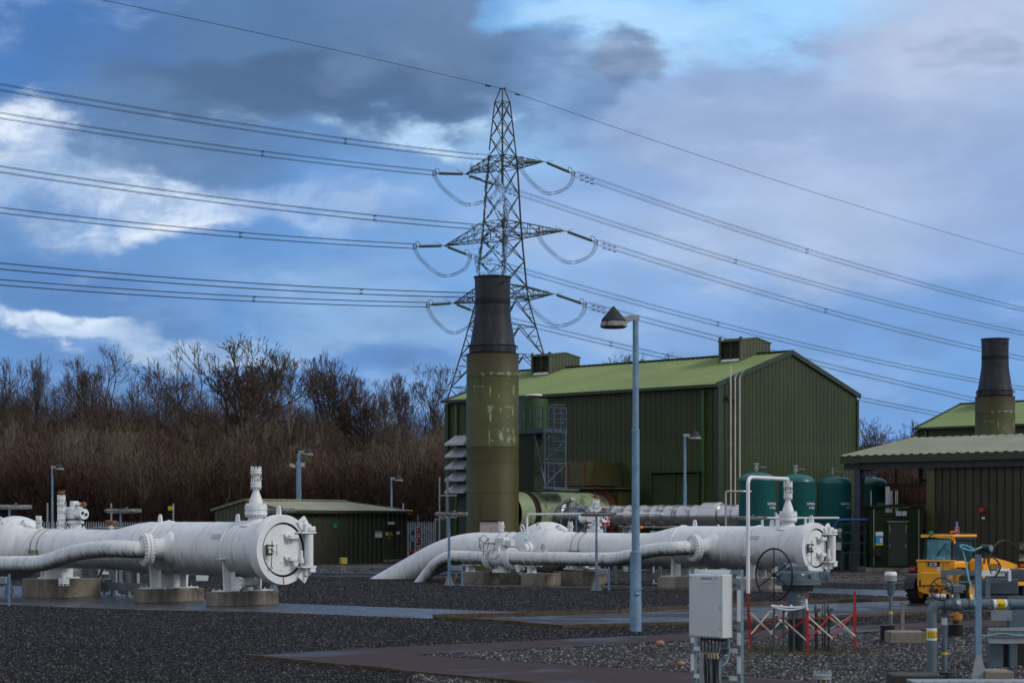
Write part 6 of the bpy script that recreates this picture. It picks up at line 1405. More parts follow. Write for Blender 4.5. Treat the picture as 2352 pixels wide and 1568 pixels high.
TREES = [(2, 560, 754, 148, 'largest bare oak with ivy on its trunk, left of the vent stack', .5, 1.15), (4, 252, 780, 165, 'broad bare tree standing above the wood at the left', 1.1, 1.1), (1, 190, 806, 168, 'slim bare tree just left of the broad left tree', 2.0, .8),
 (1, 75, 800, 170, 'thin spindly tree poking up near the left edge', .3, .6), (0, 5, 812, 165, 'bare tree cut by the left edge of the picture', 0, .9), (0, 362, 830, 170, 'first low tree right of the broad left tree', 2.7, .8), (4, 415, 825, 172, 'second low tree right of the broad left tree', 3.3, .7),
 (3, 672, 805, 160, 'birch like tree immediately right of the ivy oak', 1.7, .8), (1, 718, 794, 155, 'dense upright tree with reddish crown right of the oak', .9, 1.1), (0, 760, 830, 160, 'smaller tree leaning right beside the dense upright tree', 4.0, .8),
 (2, 830, 847, 158, 'ivy clad tree in the middle between oak and chimney', 2.2, .8), (4, 880, 860, 160, 'rounded bare tree right of the middle ivy tree', 1.4, .7), (3, 905, 845, 162, 'pointed pale barked tree above the distant small lamp', 5.0, .6), (1, 935, 853, 165, 'airy bare tree right of the pointed pale tree', 2.9, .8),
 (3, 1010, 825, 170, 'tall wispy tree left of the chimney behind the pylon leg', .2, .9), (0, 1045, 870, 168, 'bare tree just left of the hall beneath the pylon leg', 1.2, .8), (4, 975, 870, 170, 'low bare tree between airy tree and wispy tree', 3.9, .7),
 (0, 1400, 797, 172, 'bare treetop showing above the hall roof beside the near lamp', 2.0, 1.3), (4, 1455, 803, 175, 'second bare treetop behind the hall roof, right of the lamp', .7, 1.1), (1, 1545, 810, 178, 'small bare treetop left of the right roof ventilator', .2, .6),
 (4, 2000, 948, 143, 'round crowned tree right of the hall gable', 1.0, 1.3), (0, 2048, 968, 142, 'bushy tree right of the round crowned tree', 4.1, 1.2), (1, 2118, 955, 165, 'small tree beside the far hall roof', 3.0, .9), (0, 2080, 990, 145, 'low tree behind the pale grey roof', 5.1, 1.0)]
for (i, u, v, Y, lab, rz2, wk) in TREES: put_tree(i, u, v, Y, lab, rz2, wk=wk)
for k, (u, Y) in enumerate([(118, 137), (330, 136), (498, 139), (596, 138), (640, 136), (747, 139), (776, 137), (905, 137)]):
    put_tree(3, u, 960+rnd.uniform(-20, 40), Y, ['pale birch stem at the wood edge behind the far left lamp', 'pale birch stem behind the reducer of the near vessel', 'pale birch stem above the near vessel between its lifting lugs', 'pale birch stem right behind the near vent stack', 'pale birch stem just left of the camera mast', 'pale birch stem behind the shed roof right of the lamp', 'second pale birch stem behind the shed roof', 'pale birch stem beside the distant small lamp'][k], k*1.3, wk=.7)
# the wood itself: thousands of thin stems nobody could count, one mesh
def arr(seed, Ht, **kw):
    sg = grow(seed, Ht, .06, .6, 3, up=.6, nb=(3, 4), lenk=.5, mink=.011, fork=.1, **kw); top = max(s[1].z for s in sg); k = Ht/top; vs = []; fs = []
    for (p, q, a, b, l) in sg:
        p = p*k; q = q*k; d = q-p
        if d.length < 1e-4: continue
        x, y, z = MB().frame(d); n = 3; kk = len(vs)
        for (c, r_) in ((p, a), (q, b)):
            for i in range(3): t = 2*PI*i/3; vs.append(c+x*(math.cos(t)*r_)+y*(math.sin(t)*r_))
        for i in range(3): j = (i+1) % 3; fs.append((kk+i, kk+j, kk+3+j, kk+3+i))
    return np.array([tuple(v) for v in vs], dtype=np.float32), np.array(fs, dtype=np.int32)
def arr2(seed, Ht, **kw):
    sg = grow3(seed, **kw); k = Ht/10; vs = []; fs = []
    for (p, q, a, b, l) in sg:
        p = p*k; q = q*k; d = q-p
        if d.length < 1e-4: continue
        x, y, z = MB().frame(d); kk = len(vs)
        if l >= 4:                                     # finest twigs: one flat sliver each
            vs += [p-x*a, p+x*a, q+x*b*.6, q-x*b*.6]; fs.append((kk, kk+1, kk+2, kk+3)); continue
        for (c, r_) in ((p, a), (q, b)):
            for i in range(3): t = 2*PI*i/3; vs.append(c+x*(math.cos(t)*r_)+y*(math.sin(t)*r_))
        for i in range(3): j = (i+1) % 3; fs.append((kk+i, kk+j, kk+3+j, kk+3+i))
    return np.array([tuple(v) for v in vs], dtype=np.float32), np.array(fs, dtype=np.int32)
sh_x = [arr2(200+i, 8.0, tr=.06, tip=.009, bole=.55, first=.75, spread=.46, depth=8, limbs=4, up=.03, wig=.18, L0=.19, dec=.80, three=.12, side=.22) for i in range(4)]
sh = [arr2(100+i, 8.0, tr=.05, tip=.009, bole=(.08, .2, .35)[i % 3], first=(.60, .4, .5)[i % 3], spread=.40, depth=7, limbs=(6, 5, 4)[i % 3], up=.06, wig=.14, L0=.2, dec=.80, three=.2, side=.3) for i in range(7)]
sh = sh+sh_x
print('shrub faces', [len(s[1]) for s in sh])
def forest(name, pts, mat, label):
    Vs = []; Fs = []; off = 0
    for (x, y, z, s, a, w_, k) in pts:
        v, f = sh[k % len(sh)]; c, sn = math.cos(a), math.sin(a); q = v.copy()
        q[:, 0] = (v[:, 0]*c-v[:, 1]*sn)*s*w_+x; q[:, 1] = (v[:, 0]*sn+v[:, 1]*c)*s*w_+y; q[:, 2] = v[:, 2]*s+z
        Vs.append(q); Fs.append(f+off); off += len(v)
    Va = np.concatenate(Vs); Fa = np.concatenate(Fs); me = bpy.data.meshes.new(name)
    me.vertices.add(len(Va)); me.vertices.foreach_set('co', Va.ravel()); me.loops.add(Fa.size); me.loops.foreach_set('vertex_index', Fa.ravel())
    me.polygons.add(len(Fa)); me.polygons.foreach_set('loop_start', np.arange(0, Fa.size, 4, dtype=np.int32)); me.update(calc_edges=True)
    me.materials.append(mat); o = bpy.data.objects.new(name, me); C.objects.link(o); print(name, len(Fa)); return tag(o, label, 'wood', kind='stuff')
pts = []; r3 = random.Random(5)
for i in range(1300):
    Y = 133+52*r3.random()**1.25; u = r3.uniform(-160, 1120) if i % 5 else r3.uniform(1945, 2105); x = (u-HU)/F*Y
    if u > 1900 and Y < 135: Y = 136
    gz = hill(x, Y); h = r3.uniform(5.2, 8.8)
    if u > 1900: h = h*.9
    if u > 640: h *= .95
    pts.append((x, Y, gz-.1, h/8, r3.uniform(0, 6.3), r3.uniform(.9, 1.35), r3.randrange(11)))
forest('bare_woodland', pts, TWIG, 'dense reddish brown leafless wood covering the slope')
pts = []
for i in range(110):
    Y = 132.5+30*r3.random(); u = r3.uniform(-60, 1100); x = (u-HU)/F*Y; pts.append((x, Y, hill(x, Y)-.1, r3.uniform(.7, 1.25), r3.uniform(0, 6.3), .6, 7+r3.randrange(4)))
forest('pale_undergrowth', pts, PALET, 'scattered paler grey brown saplings mixed through the wood')
# evergreen scrub at the wood edge
r4 = random.Random(9)
def bush(u, v0, Y, w, h, label, mat):
    p = P(u, 1200, Y); p.z = hill(p.x, p.y)-.1; m = MB()
    for _ in range(1500):
        a = r4.uniform(0, 6.3); rr = w*math.sqrt(r4.random()); z = h*r4.random()*(1-.5*(rr/w)**2); q = V((math.cos(a)*rr, math.sin(a)*rr*.7, z+.3*mnoise.noise(V((a, rr, z))))); s = r4.uniform(.05, .11)
        x = V((r4.uniform(-1, 1), r4.uniform(-1, 1), r4.uniform(-1, 1))).normalized(); y = x.orthogonal().normalized(); m.quad(q-x*s, q+y*s*.6, q+x*s, q-y*s*.6)
    T = thing('gorse_bush', label, 'bush', p, 0, 'evergreen bushes at the wood edge'); m.build('foliage', mat, T, smooth=0, fix=False)
    m = MB()
    for k in range(7): a = k*.9; m.cyl((0, 0, 0), (math.cos(a)*w*.5, math.sin(a)*w*.4, h*.7), .04, .02, n=5)
    m.build('stems', BARK, T)
GOR = MK('gorse_foliage', (.045, .055, .018), .8, var=.6, scale=1.2, spots=((.20, .15, .01), 6, .66, .05))
DKG = MK('dark_evergreen_foliage', (.018, .030, .012), .8, var=.5, scale=1.5)
bush(775, 0, 133, 2.6, 3.2, 'olive green gorse bush above the shed roof right of the birches', GOR); bush(700, 0, 134, 1.8, 2.2, 'low gorse bush above the shed roof by the lamp', GOR)
bush(825, 0, 132, 2.2, 2.4, 'gorse bush above the right half of the shed roof', GOR); bush(990, 0, 133, 2.2, 2.6, 'green bush behind the short fence by the hall', GOR); bush(30, 0, 132, 1.6, 2.4, 'yellowish green bush behind the fence at the far left', GOR)
bush(490, 0, 146, 1.6, 8.0, 'tall dark evergreen left of the ivy oak', DKG); bush(690, 0, 146, 1.6, 7.0, 'dark evergreen shape below the dense upright tree', DKG)

# shimmering hot exhaust above the near chimney
m = MB(); b0 = CB+V((0, 0, 14.2)); n = 30; hts = [i*.6 for i in range(12)]
vs = []; fs = []
for k, h in enumerate(hts):
    r_ = (.74+.08*h)*(1 if h < 2.6 else max(.04, 1-((h-2.6)/4.1)**1.6)); cx = -.05*h-.008*h*h
    for i in range(n):
        a = 2*PI*i/n; q = r_*(1+.16*mnoise.noise(V((math.cos(a)*1.4, math.sin(a)*1.4, h*.7)))); vs.append(b0+V((cx+math.cos(a)*q, math.sin(a)*q, h)))
for k in range(len(hts)-1):
    for i in range(n): j = (i+1) % n; fs.append((k*n+i, k*n+j, k*n+n+j, k*n+n+i))
fs += [tuple(range(n-1, -1, -1)), tuple((len(hts)-1)*n+i for i in range(n))]
m.add(vs, fs)
HZ = bpy.data.materials.new('hot_air'); HZ.use_nodes = True; nt = HZ.node_tree; N = nt.nodes; L = nt.links; N.remove(N['Principled BSDF']); rf_ = N.new('ShaderNodeBsdfRefraction'); rf_.inputs['IOR'].default_value = 1.0005; rf_.inputs['Roughness'].default_value = 0
tc = N.new('ShaderNodeTexCoord'); no = N.new('ShaderNodeTexNoise'); no.inputs['Scale'].default_value = 2.2; no.inputs['Detail'].default_value = 4; L.new(tc.outputs['Object'], no.inputs['Vector']); bp = N.new('ShaderNodeBump'); bp.inputs['Strength'].default_value = 1; bp.inputs['Distance'].default_value = .5; L.new(no.outputs['Fac'], bp.inputs['Height']); L.new(bp.outputs[0], rf_.inputs['Normal']); L.new(rf_.outputs[0], N['Material Output'].inputs[0])
o = m.build('heat_haze', HZ, smooth=80); tag(o, 'shimmering hot exhaust air over the near chimney blurring the pylon behind', 'haze', kind='stuff')
# ================================================================ yellow telehandler
O = P(2107, 1200, 56.5); O.z = 0
T = thing('telehandler', 'compact yellow telehandler seen from behind, green and orange beacons on its roof', 'vehicle', O, RZ)
def pb(name, mat, *boxes, parent=None, bev=.02, m=None):
    q = MB()
    for (c, d) in boxes: q.box(c, d, bev=bev)
    return q.build(name, mat, parent or T)
m = MB()
m.prism([(0, 0, .55), (.05, 0, .36), (.28, 0, .30), (1.02, 0, .30), (1.22, 0, .40), (1.22, 0, 1.22), (0, 0, 1.24)], (0, .10, 0))
m.box((.61, .32, .95), (1.20, .5, .56), bev=.03); m.box((.61, 1.2, .72), (.9, 2.6, .38), bev=.03)
m.box((.61, -.01, 1.23), (1.24, .10, .05), bev=.01)
m.build('chassis', JY, T)
m = MB(); m.box((.46, -.02, .98), (.78, .03, .40), bev=.01); m.box((.46, -.03, .70), (.62, .04, .10), bev=.01); m.cyl((.18, -.02, .52), (.18, -.05, .52), .03)
for x in (.35, .52, .69, .86): m.cyl((x, -.0, .42), (x, -.04, .42), .04, n=10)
m.build('rear_panel', JY, T)
pb('slot', BLACK, ((.15, -.005, .58), (.17, .02, .22)), ((1.0, -.005, .58), (.17, .02, .22)), ((.34, -.05, .73), (.09, .03, .06)), ((.66, -.05, .73), (.09, .03, .06)))
pl = pb('decal_plate', BLACK, ((.54, -.045, 1.13), (.42, .012, .13)), bev=0)
text_mesh('JCB', .135, WHS, T, (.55, -.053, 1.13), (0, -1, 0), True, sx=1.15)
MB().box((.37, -.055, 1.13), (.02, .006, .10)).build('decal_stripe', YEL, T, smooth=0)
for x in (-.13, 1.38):
    l = pb('tail_light', LEDR, ((x, -.04, .97), (.19, .08, .11))); pb('lamp_bracket', BLACK, ((x, .02, .97), (.30, .06, .18)), parent=l)
def wheel(x, y, r=.39, w=.30, out=1):
    tw = thing  # tyre and rim are sub-parts of the wheel
    m = MB(); m.lathe((x-w/2, y, r), (1, 0, 0), [(0, r*.62), (.02, r*.90), (.06, r*.96), (w-.06, r*.96), (w-.02, r*.9), (w, r*.62)], 36, cap=False)
    for k in range(18):
        for sd in (0, 1):
            a = 2*PI*(k+.5*sd)/18; M3 = Matrix.Rotation(-a, 3, 'X') ; c = V((x+(-.25 if sd else .25)*w, y+math.sin(a)*r*.975, r+math.cos(a)*r*.975)); m.box(c, (w*.56, .055, .05), m=M3@Matrix.Rotation(.45*(1 if sd else -1), 3, 'Z'))
    wh = m.build('wheel', RUBBER, T)
    m = MB(); m.lathe((x-w*.38, y, r), (1, 0, 0), [(0, r*.6), (.01, r*.62), (.04, r*.5), (w*.35, r*.3), (w*.35, .03)], 28, cap=False); m.lathe((x+w*.38, y, r), (-1, 0, 0), [(0, r*.6), (.01, r*.62), (.04, r*.5), (w*.35, r*.3), (w*.35, .03)], 28, cap=False); m.cyl((x-w*.3, y, r), (x+w*.3, y, r), .09, n=12); m.build('rim', JY, wh)
for y in (.35, 2.35):
    for x in (-.22, 1.44): wheel(x, y)
for y in (.35, 2.35):
    for x in (-.22, 1.44):
        m = MB(); pts = []
        for k in range(9): a = PI*(k/8); pts.append((x, y-math.cos(a)*.47, .42+math.sin(a)*.42))
        for a, b in zip(pts, pts[1:]): m.bar(a, b, .34, .03)
        m.build('mudguard', BLACK, T)
# cab (left side)
cx0, cx1, cy0, cy1, z0, z1 = .16, 1.06, .12, 1.32, 1.22, 1.90
m = MB()
for (x, y, xx, yy) in ((cx0, cy0, .08, 0), (cx1, cy0, -.0, 0), (cx0, cy1, .08, .0), (cx1, cy1, -.04, -.12)): m.bar((x, y, z0), (x+xx*.5, y+yy*.5+.03, z1), .07)
m.bar((cx0, cy0, z0), (cx1, cy0, z0), .06); m.bar((cx1, cy0, z0), (cx1, cy1, z0), .06); m.bar((cx1, cy0+.03, z1-.03), (cx1, cy1, z1-.06), .07); m.bar((cx0, cy0+.03, z1-.03), (cx1, cy0+.03, z1-.03), .07)
m.build('cab_frame', BLACK, T)
m = MB(); m.box(((cx0+cx1)/2, cy0+.02, 1.56), (cx1-cx0-.06, .015, .62)); gr = m.build('rear_window', MK('pale_glass_painted_reflection', (.08, .28, .36), .06, var=.4, scale=3, spots=((.32, .54, .62), 4, .52, .12), spec=.9), T, smooth=0)  # pale patches paint the pane's reflections into its colour
m = MB(); m.box((cx1-.02, (cy0+cy1)/2, 1.55), (.015, cy1-cy0-.1, .62)); m.build('side_window', GLASS, T, smooth=0)
m = MB(); m.box(((cx0+cx1)/2, cy1, 1.52), (cx1-cx0-.06, .015, .62)); m.build('front_window', GLASS, T, smooth=0); m = MB(); m.box((cx0+.02, (cy0+cy1)/2, 1.55), (.015, cy1-cy0-.1, .62)); m.build('side_window', GLASS, T, smooth=0)
m = MB(); m.box((.62, .75, 1.32), (.42, .16, .32), bev=.04); m.box((.62, .95, 1.2), (.44, .44, .12), bev=.04); m.build('seat', BLACK, T)
m = MB(); m.torus((.5, 1.12, 1.42), (0, -.8, .6), .15, .015, 20, 6); m.cyl((.5, 1.2, 1.2), (.5, 1.12, 1.42), .02); m.build('steering_wheel', BLACK, T)
m = MB(); n_ = [(cx0-.06, cy0-.10, 1.88), (cx0+.4, cy0-.12, 1.90), (cx0+.46, cy0-.02, 1.86), (cx1+.03, cy0-.02, 1.86), (cx1+.03, cy0-.02, 1.95), (cx0-.06, cy0-.10, 1.97)]
m.prism(n_, (0, .16, 0)); m.box(((cx0+cx1)/2, (cy0+cy1)/2+.02, 1.93), (cx1-cx0+.10, cy1-cy0+.1, .08), bev=.025); m.bar((cx1-.02, cy0+.0, 1.95), (cx1+.0, cy0+.06, 1.72), .09); m.build('roof', JY, T)
m = MB(); 
for y in (.3, .6, .9, 1.2): m.bar((cx0+.5, y, 2.0), (cx1+.02, y, 2.02), .025)
m.bar((cx1, .25, 2.02), (cx1, 1.25, 2.0), .03); m.bar((cx0+.5, .25, 2.0), (cx0+.5, 1.25, 2.0), .03); m.tube(smoothpath([(.42, .05, 1.86), (.40, .0, 1.93), (.55, .15, 2.0), (.8, .3, 1.99)], 5), .012, 6); m.build('roof_guard', BLACK, T)
m = MB(); m.cyl((.36, .12, 1.96), (.36, .12, 2.07), .065, n=16); b1 = m.build('beacon', LEDG, T); MB().cyl((.36, .12, 1.94), (.36, .12, 1.98), .075, n=16).build('base', BLACK, b1)
m = MB(); m.cyl((.93, .35, 1.97), (.93, .35, 2.08), .075, n=16); b1 = m.build('beacon', MK('amber_lens', (.75, .16, .01), .2, var=.1), T); MB().cyl((.93, .35, 1.95), (.93, .35, 1.99), .08, n=16).build('base', BLACK, b1)
m = MB(); m.bar((.55, .10, 1.35), (.86, .10, 1.72), .015); m.build('wiper', BLACK, T)
m = MB()
for k in range(6): m.box((1.745, 1.0+k*.09, 1.02), (.012, .04, .26))
m.build('cooling_slots', BLACK, T, smooth=0)
m = MB(); m.box((1.748, 1.75, .86), (.012, .5, .10)); m.box((.72, -.045, 1.02), (.10, .008, .16)); m.box((1.08, -.02, .78), (.08, .008, .10)); m.build('warning_decal', WHS, T, smooth=0)
m = MB(); m.tube(smoothpath([(.30, -.03, .72), (.36, -.07, .60), (.48, -.06, .55), (.58, -.03, .66)], 5), .014, 6); m.build('trailing_cable', BLACK, T)
m = MB(); m.box((.60, -.10, .40), (.20, .22, .10), bev=.02); m.cyl((.60, -.16, .36), (.60, -.16, .52), .025); m.build('tow_hitch', STEEL, T)
# boom in the middle, engine pod on the right
m = MB(); m.box((1.18, 1.05, 1.10), (.17, 2.3, .18), bev=.02); m.box((.95, .1, 1.07), (.6, .09, .07), bev=.02); m.bar((1.18, 2.1, 1.06), (1.18, 3.1, .55), .17, .2); m.build('boom', JY, T)
m = MB(); m.prism([(1.32, .62, .70), (1.32, .62, 1.22), (1.32, .75, 1.30), (1.32, 1.35, 1.30), (1.32, 2.0, 1.20), (1.32, 2.9, 1.02), (1.32, 3.1, .92), (1.32, 3.1, .6), (1.32, 2.9, .5), (1.32, .9, .5)], (.42, 0, 0)); m.build('engine_cover', JY, T, smooth=50)
m = MB(); m.box((1.75, 2.05, .62), (.03, .5, .42), bev=.01); sd = m.build('side_panel', BLACK, T); text_mesh('JCB', .2, WHS, T, (1.772, 2.05, .66), (1, 0, 0), True, up=(0, 1, 0))
m = MB(); m.box((1.20, 1.0, .95), (.25, .05, .3)); m.box((.9, 3.1, .35), (1.5, .1, .5), bev=.03); m.box((.9, 3.5, .12), (1.5, .7, .05)); m.build('front_attachment', STEEL, T)
m = MB(); m.bar((1.74, 2.6, 1.05), (1.80, 2.7, 1.6), .03); m.box((1.84, 2.62, 1.62), (.20, .06, .26), bev=.03); m.box((1.84, 2.62, 1.30), (.22, .06, .26), bev=.03); mm_ = m.build('mirror', BLACK, T)
MB().box((1.84, 2.585, 1.62), (.15, .01, .19)).build('mirror_glass', MK('mirror_glass', (.5, .55, .6), .08, .8, var=.1), mm_, smooth=0); MB().box((1.84, 2.585, 1.30), (.17, .01, .19)).build('mirror_glass', MATS['mirror_glass'], mm_, smooth=0)
m = MB(); m.box((1.86, 2.6, 1.08), (.2, .08, .14), bev=.02); w_ = m.build('work_lamp', BLACK, T); MB().box((1.88, 2.55, 1.08), (.09, .02, .08)).build('indicator', ORNG, w_)
m = MB(); m.tube(smoothpath([(1.5, 1.3, 1.28), (1.6, 1.7, 1.75), (1.7, 2.3, 1.7), (1.74, 2.9, 1.1)], 6), .025, 6); m.build('hose', BLACK, T)

# ================================================================ foreground cabinet on its strut frame
q5 = lambda x, y: ((2600+x/2.613)/1.7415, (2150+y/2.613)/1.7415)
q6 = lambda x, y: ((3400+x/2.303)/1.7415, (2050+y/2.303)/1.7415)
YC_ = 24.0; un = q5(758, 0)[0]; cb = P(un, 1200, YC_); cb.z = 0                     # near corner of the cabinet
T = thing('strut_frame', 'galvanised strut frame with white reflective strips carrying the pale cabinet', 'frame', cb, RZ)
wl = -_al(cb, AX, q5(405, 0)[0]); wd2 = _al(cb, BX, q5(866, 0)[0])
pl_ = V((-wl+.02, wd2+.06, 0)); 
def lx(u, y): s = _al(cb+BX*y, AX, u); return s
yl = wd2+.05; xl_ = lx(q5(460, 0)[0], yl); xr_ = lx(q5(945, 0)[0], yl); ztop = zat(q5(0, 335)[1], 24)
holes = MK('strut_steel', (.20, .26, .31), .45, .4, var=.25, scale=20)
m = MB()
for x in (xl_, xr_): m.box((x, yl, (ztop-.6)/2+.0), (.055, .055, ztop+.6)); 
for z in (ztop-.03, zat(q5(0, 1190)[1], 24), zat(q5(0, 1480)[1], 24), zat(q5(0, 945)[1], 24), zat(q5(0, 500)[1], 24)): m.box(((xl_+xr_)/2, yl+.0, z), (xr_-xl_-.06, .05, .05))
m.build('struts', holes, T, smooth=0)
m = MB()
for (a, b) in ((560, 895), (1015, 1150), (1270, 1450), (415, 440)): za, zb = zat(q5(0, a)[1], 23.6), zat(q5(0, b)[1], 23.6); m.box((xr_, yl-.032, (za+zb)/2), (.05, .006, za-zb)); m.box((xl_, yl-.032, (za+zb)/2), (.05, .006, za-zb))
for y_ in (1190, 1480): 
    z = zat(q5(0, y_)[1], 24)
    for f_ in (.12, .88): m.box((xl_+(xr_-xl_)*f_, yl-.03, z), (.13, .006, .05))
m.box(((xl_+xr_)/2-.05, yl-.03, ztop-.03), (xr_-xl_-.16, .006, .055)); m.build('reflective_strip', TAPEW, T, smooth=0)
m = MB()
for x in (xl_, xr_):
    for k in range(16): m.cyl((x, yl-.028, .1+k*.11), (x, yl-.034, .1+k*.11), .010, n=8)
m.build('rusty_bolt', RUST, T)
m = MB()
for x in (-.48, -.12): m.box((x, wd2+.01, 1.62), (.05, .06, .05))
m.build('bracket', holes, T, smooth=0)
zc0, zc1 = zat(q5(0, 1052)[1], YC_), zat(q5(0, 385)[1], YC_)
Cb = thing('equipment_cabinet', 'pale grey rectangular cabinet with small label, cables hanging from its underside', 'cabinet', cb+V((0, 0, zc0)), RZ)
hh = zc1-zc0; m = MB(); m.box((-wl/2, wd2/2, hh/2), (wl, wd2, hh), bev=.008); m.build('cabinet_body', CABW, Cb)
m = MB(); m.box((-wl/2-.004, -.006, hh/2), (wl-.05, .014, hh-.03), bev=.005); dr = m.build('cabinet_door', CABW, Cb)
m = MB(); m.box((-wl+.28, -.016, hh*.935), (.16, .006, .035)); m.build('label_plate', MK('faded_label', (.28, .32, .36), .5), dr, smooth=0); MB().box((-wl+.28, -.016, hh*.90), (.16, .006, .035)).build('label_strip', TAPEW, dr, smooth=0)
m = MB()
for (x, z) in ((-wl+.04, hh-.04), (-wl+.42, hh-.04), (-.03, hh*.5), (-.03, hh*.47), (-wl+.01, hh*.5), (-wl+.04, .03), (-.03, .12)): m.cyl((x, -.012, z), (x, -.022, z), .010, n=10)
m.build('screw', GALV, dr)
m = MB()
for k in range(8): x = -wl+.12+k*.052; m.cyl((x, wd2*.5, -.04), (x, wd2*.5, 0), .018, n=8)
m.build('gland', BLACK, Cb)
m = MB(); rr5 = random.Random(4)
for k in range(8):
    x = -wl+.12+k*.052; xe = -wl+.25+k*.025; m.tube(smoothpath([(x, wd2*.5, -.02), (x+.01, wd2*.4, -.15), (xe+rr5.uniform(-.02, .02), .04, -.32), (xe+rr5.uniform(-.03, .03), .05, -.75)], 6), .009, 6)
m.tube(smoothpath([(-.28, .02, -.2), (-.27, .0, -.4), (-.25, .02, -.75)], 5), .014, 6); m.build('cable', BLACK, Cb)
m = MB()
for k in range(7): x = -wl+.14+k*.045; m.cyl((x+.005, .03, -.18), (x+.012, .03, -.25), .011, n=8)
m.build('cable_marker', MK('cream_tag', (.55, .42, .28), .6), Cb)
m = MB(); m.tube(smoothpath([(-.03, wd2*.8, -.02), (-.03, wd2*.8, -.22), (-.06, .1, -.33), (-.16, .06, -.38)], 6), .008, 6); m.build('thin_cable', CYAN, Cb)
MB().box((-wl*.55, .13, .35), (.30, .05, .9)).build('cable_tray', GALV, T, smooth=0)

# ================================================================ buried valve with gearbox and big handwheel
vb = G(*q5(1545, 1185)); YV = vb.y
T = thing('gear_operated_valve', 'blue grey buried valve extension with gearbox and large black handwheel', 'valve', vb, 0)
Z = lambda y: zat(q5(0, y)[1], YV); k5 = YV/F/2.613/1.7415; X = lambda x: (x-1545)*k5
m = MB(); m.cyl((0, 0, 0), (0, 0, Z(820)), 100*k5, n=32); m.build('black_casing', BLACK, T)
m = MB(); m.lathe((0, 0, 0), (0, 0, 1), [(Z(825), 108*k5), (Z(540), 106*k5), (Z(530), 120*k5)], 32, cap=False); m.build('column', GREYP, T)
m = MB(); m.cyl((0, 0, Z(530)), (0, 0, Z(496)), 168*k5, n=32); m.bolts((0, 0, Z(530)), (0, 0, 1), 150*k5, 14, 10*k5, .10); m.build('mounting_flange', GREYD, T)
m = MB(); m.lathe((0, 0, 0), (0, 0, 1), [(Z(496), 215*k5), (Z(486), 240*k5), (Z(458), 240*k5), (Z(456), 235*k5), (Z(452), 240*k5), (Z(425), 240*k5), (Z(418), 225*k5), (Z(360), 222*k5), (Z(345), 205*k5), (Z(343), .02)], 36, cap=False)
m.box((0, -.0, Z(318)), (190*k5, 150*k5, 55*k5), bev=.01); m.box((.02, 0, Z(298)), (150*k5, 120*k5, 12*k5)); m.box((X(1820)-.02, -.05, Z(392)), (110*k5, 90*k5, 90*k5), bev=.015); m.cyl((X(1825), -.05, Z(392)), (X(1862), -.08, Z(392)), 45*k5, n=16); m.bolts((X(1858), -.08, Z(392)), (1, -.8, 0), 34*k5, 8, 6*k5, .03)
for a in (3.5, 4.3, 5.2): m.cyl((math.cos(a)*220*k5, math.sin(a)*220*k5, Z(388)), (math.cos(a)*255*k5, math.sin(a)*255*k5, Z(388)), 24*k5, n=14)
m.build('gearbox', GREYP, T)
m = MB()
for a in (3.9, 4.75): c = V((math.cos(a)*226*k5, math.sin(a)*226*k5, Z(388))); m.box(c+V((.02, 0, .02)), (.06, .004, .03), rz=a+PI/2)
m.build('label_plate', WHS, T, smooth=0)
MB().box((-.01, -107*k5, Z(600)), (.05, .006, .05)).build('stamped_tag', MK('worn_tag', (.35, .33, .28), .5), T, smooth=0)
ax = V((-.80, -.60, 0)).normalized(); m = MB(); gc = V((X(1425), .05, Z(325))); m.cyl(gc-ax*.20, gc+ax*.08, 62*k5, n=24); m.cyl(gc+ax*.06, gc+ax*.09, 66*k5, n=24); m.bolts(gc+ax*.07, ax, 56*k5, 8, 6*k5, .05); m.build('input_gear', GREYP, T)
hc = V((X(1288), -.10, Z(382))); R = 270*k5; m = MB(); m.torus(hc, ax, R, .017, 64, 8); m.cyl(hc+ax*.02, hc-ax*.28, .022); x, y, _ = m.frame(ax)
m.cyl(hc-ax*.24, gc-ax*.02, .03)
for k in range(6): a = .52+k*PI/3; m.cyl(hc, hc+x*math.cos(a)*R+y*math.sin(a)*R, .011, n=6)
m.ball(hc, .045, 12, 8); m.build('handwheel', BLACK, T)
T2 = thing('sensing_lines', 'row of thin buried impulse pipes with a taped bar in front of the valve column', 'pipes', vb+V((0, -.28, 0)), 0)
m = MB()
for x in (1275, 1375, 1480, 1585): m.cyl((X(x), 0, 0), (X(x), 0, Z(735)), .022, n=8); m.cyl((X(x), 0, Z(700)), (X(x), 0, Z(680)), .02, n=8)
m.build('stem', GREYD, T2)
m = MB(); m.tube(smoothpath([(X(1255), -.02, Z(700)), (X(1420), -.03, Z(718)), (X(1590), -.02, Z(712))], 5), .018, 8); m.tube(smoothpath([(X(1262), -.02, Z(712)), (X(1380), -.04, Z(742)), (X(1480), -.03, Z(742)), (X(1590), -.02, Z(718))], 5), .014, 8)
for x in (1255, 1350, 1450, 1585): m.ball((X(x), -.02, Z(705)), .028, 8, 6)
m.build('taped_bar', TAPEW, T2)
m = MB(); m.bar((X(1275), .0, Z(828)), (X(1860), .0, Z(832)), .022); m.build('cross_bar', RUST, T2)
T3 = thing('small_valves', 'cluster of small grey buried valve stems right of the column', 'valve', vb+V((X(1790), -.1, 0)), 0)
XX = lambda x: (x-1790)*k5
m = MB()
for (x, y, r_) in ((1728, 700, 15), (1795, 690, 8), (1820, 680, 8), (1860, 700, 12)):
    m.cyl((XX(x), 0, 0), (XX(x), 0, Z(785)), r_*k5, n=10)
m.build('stem', BLACK, T3); m = MB()
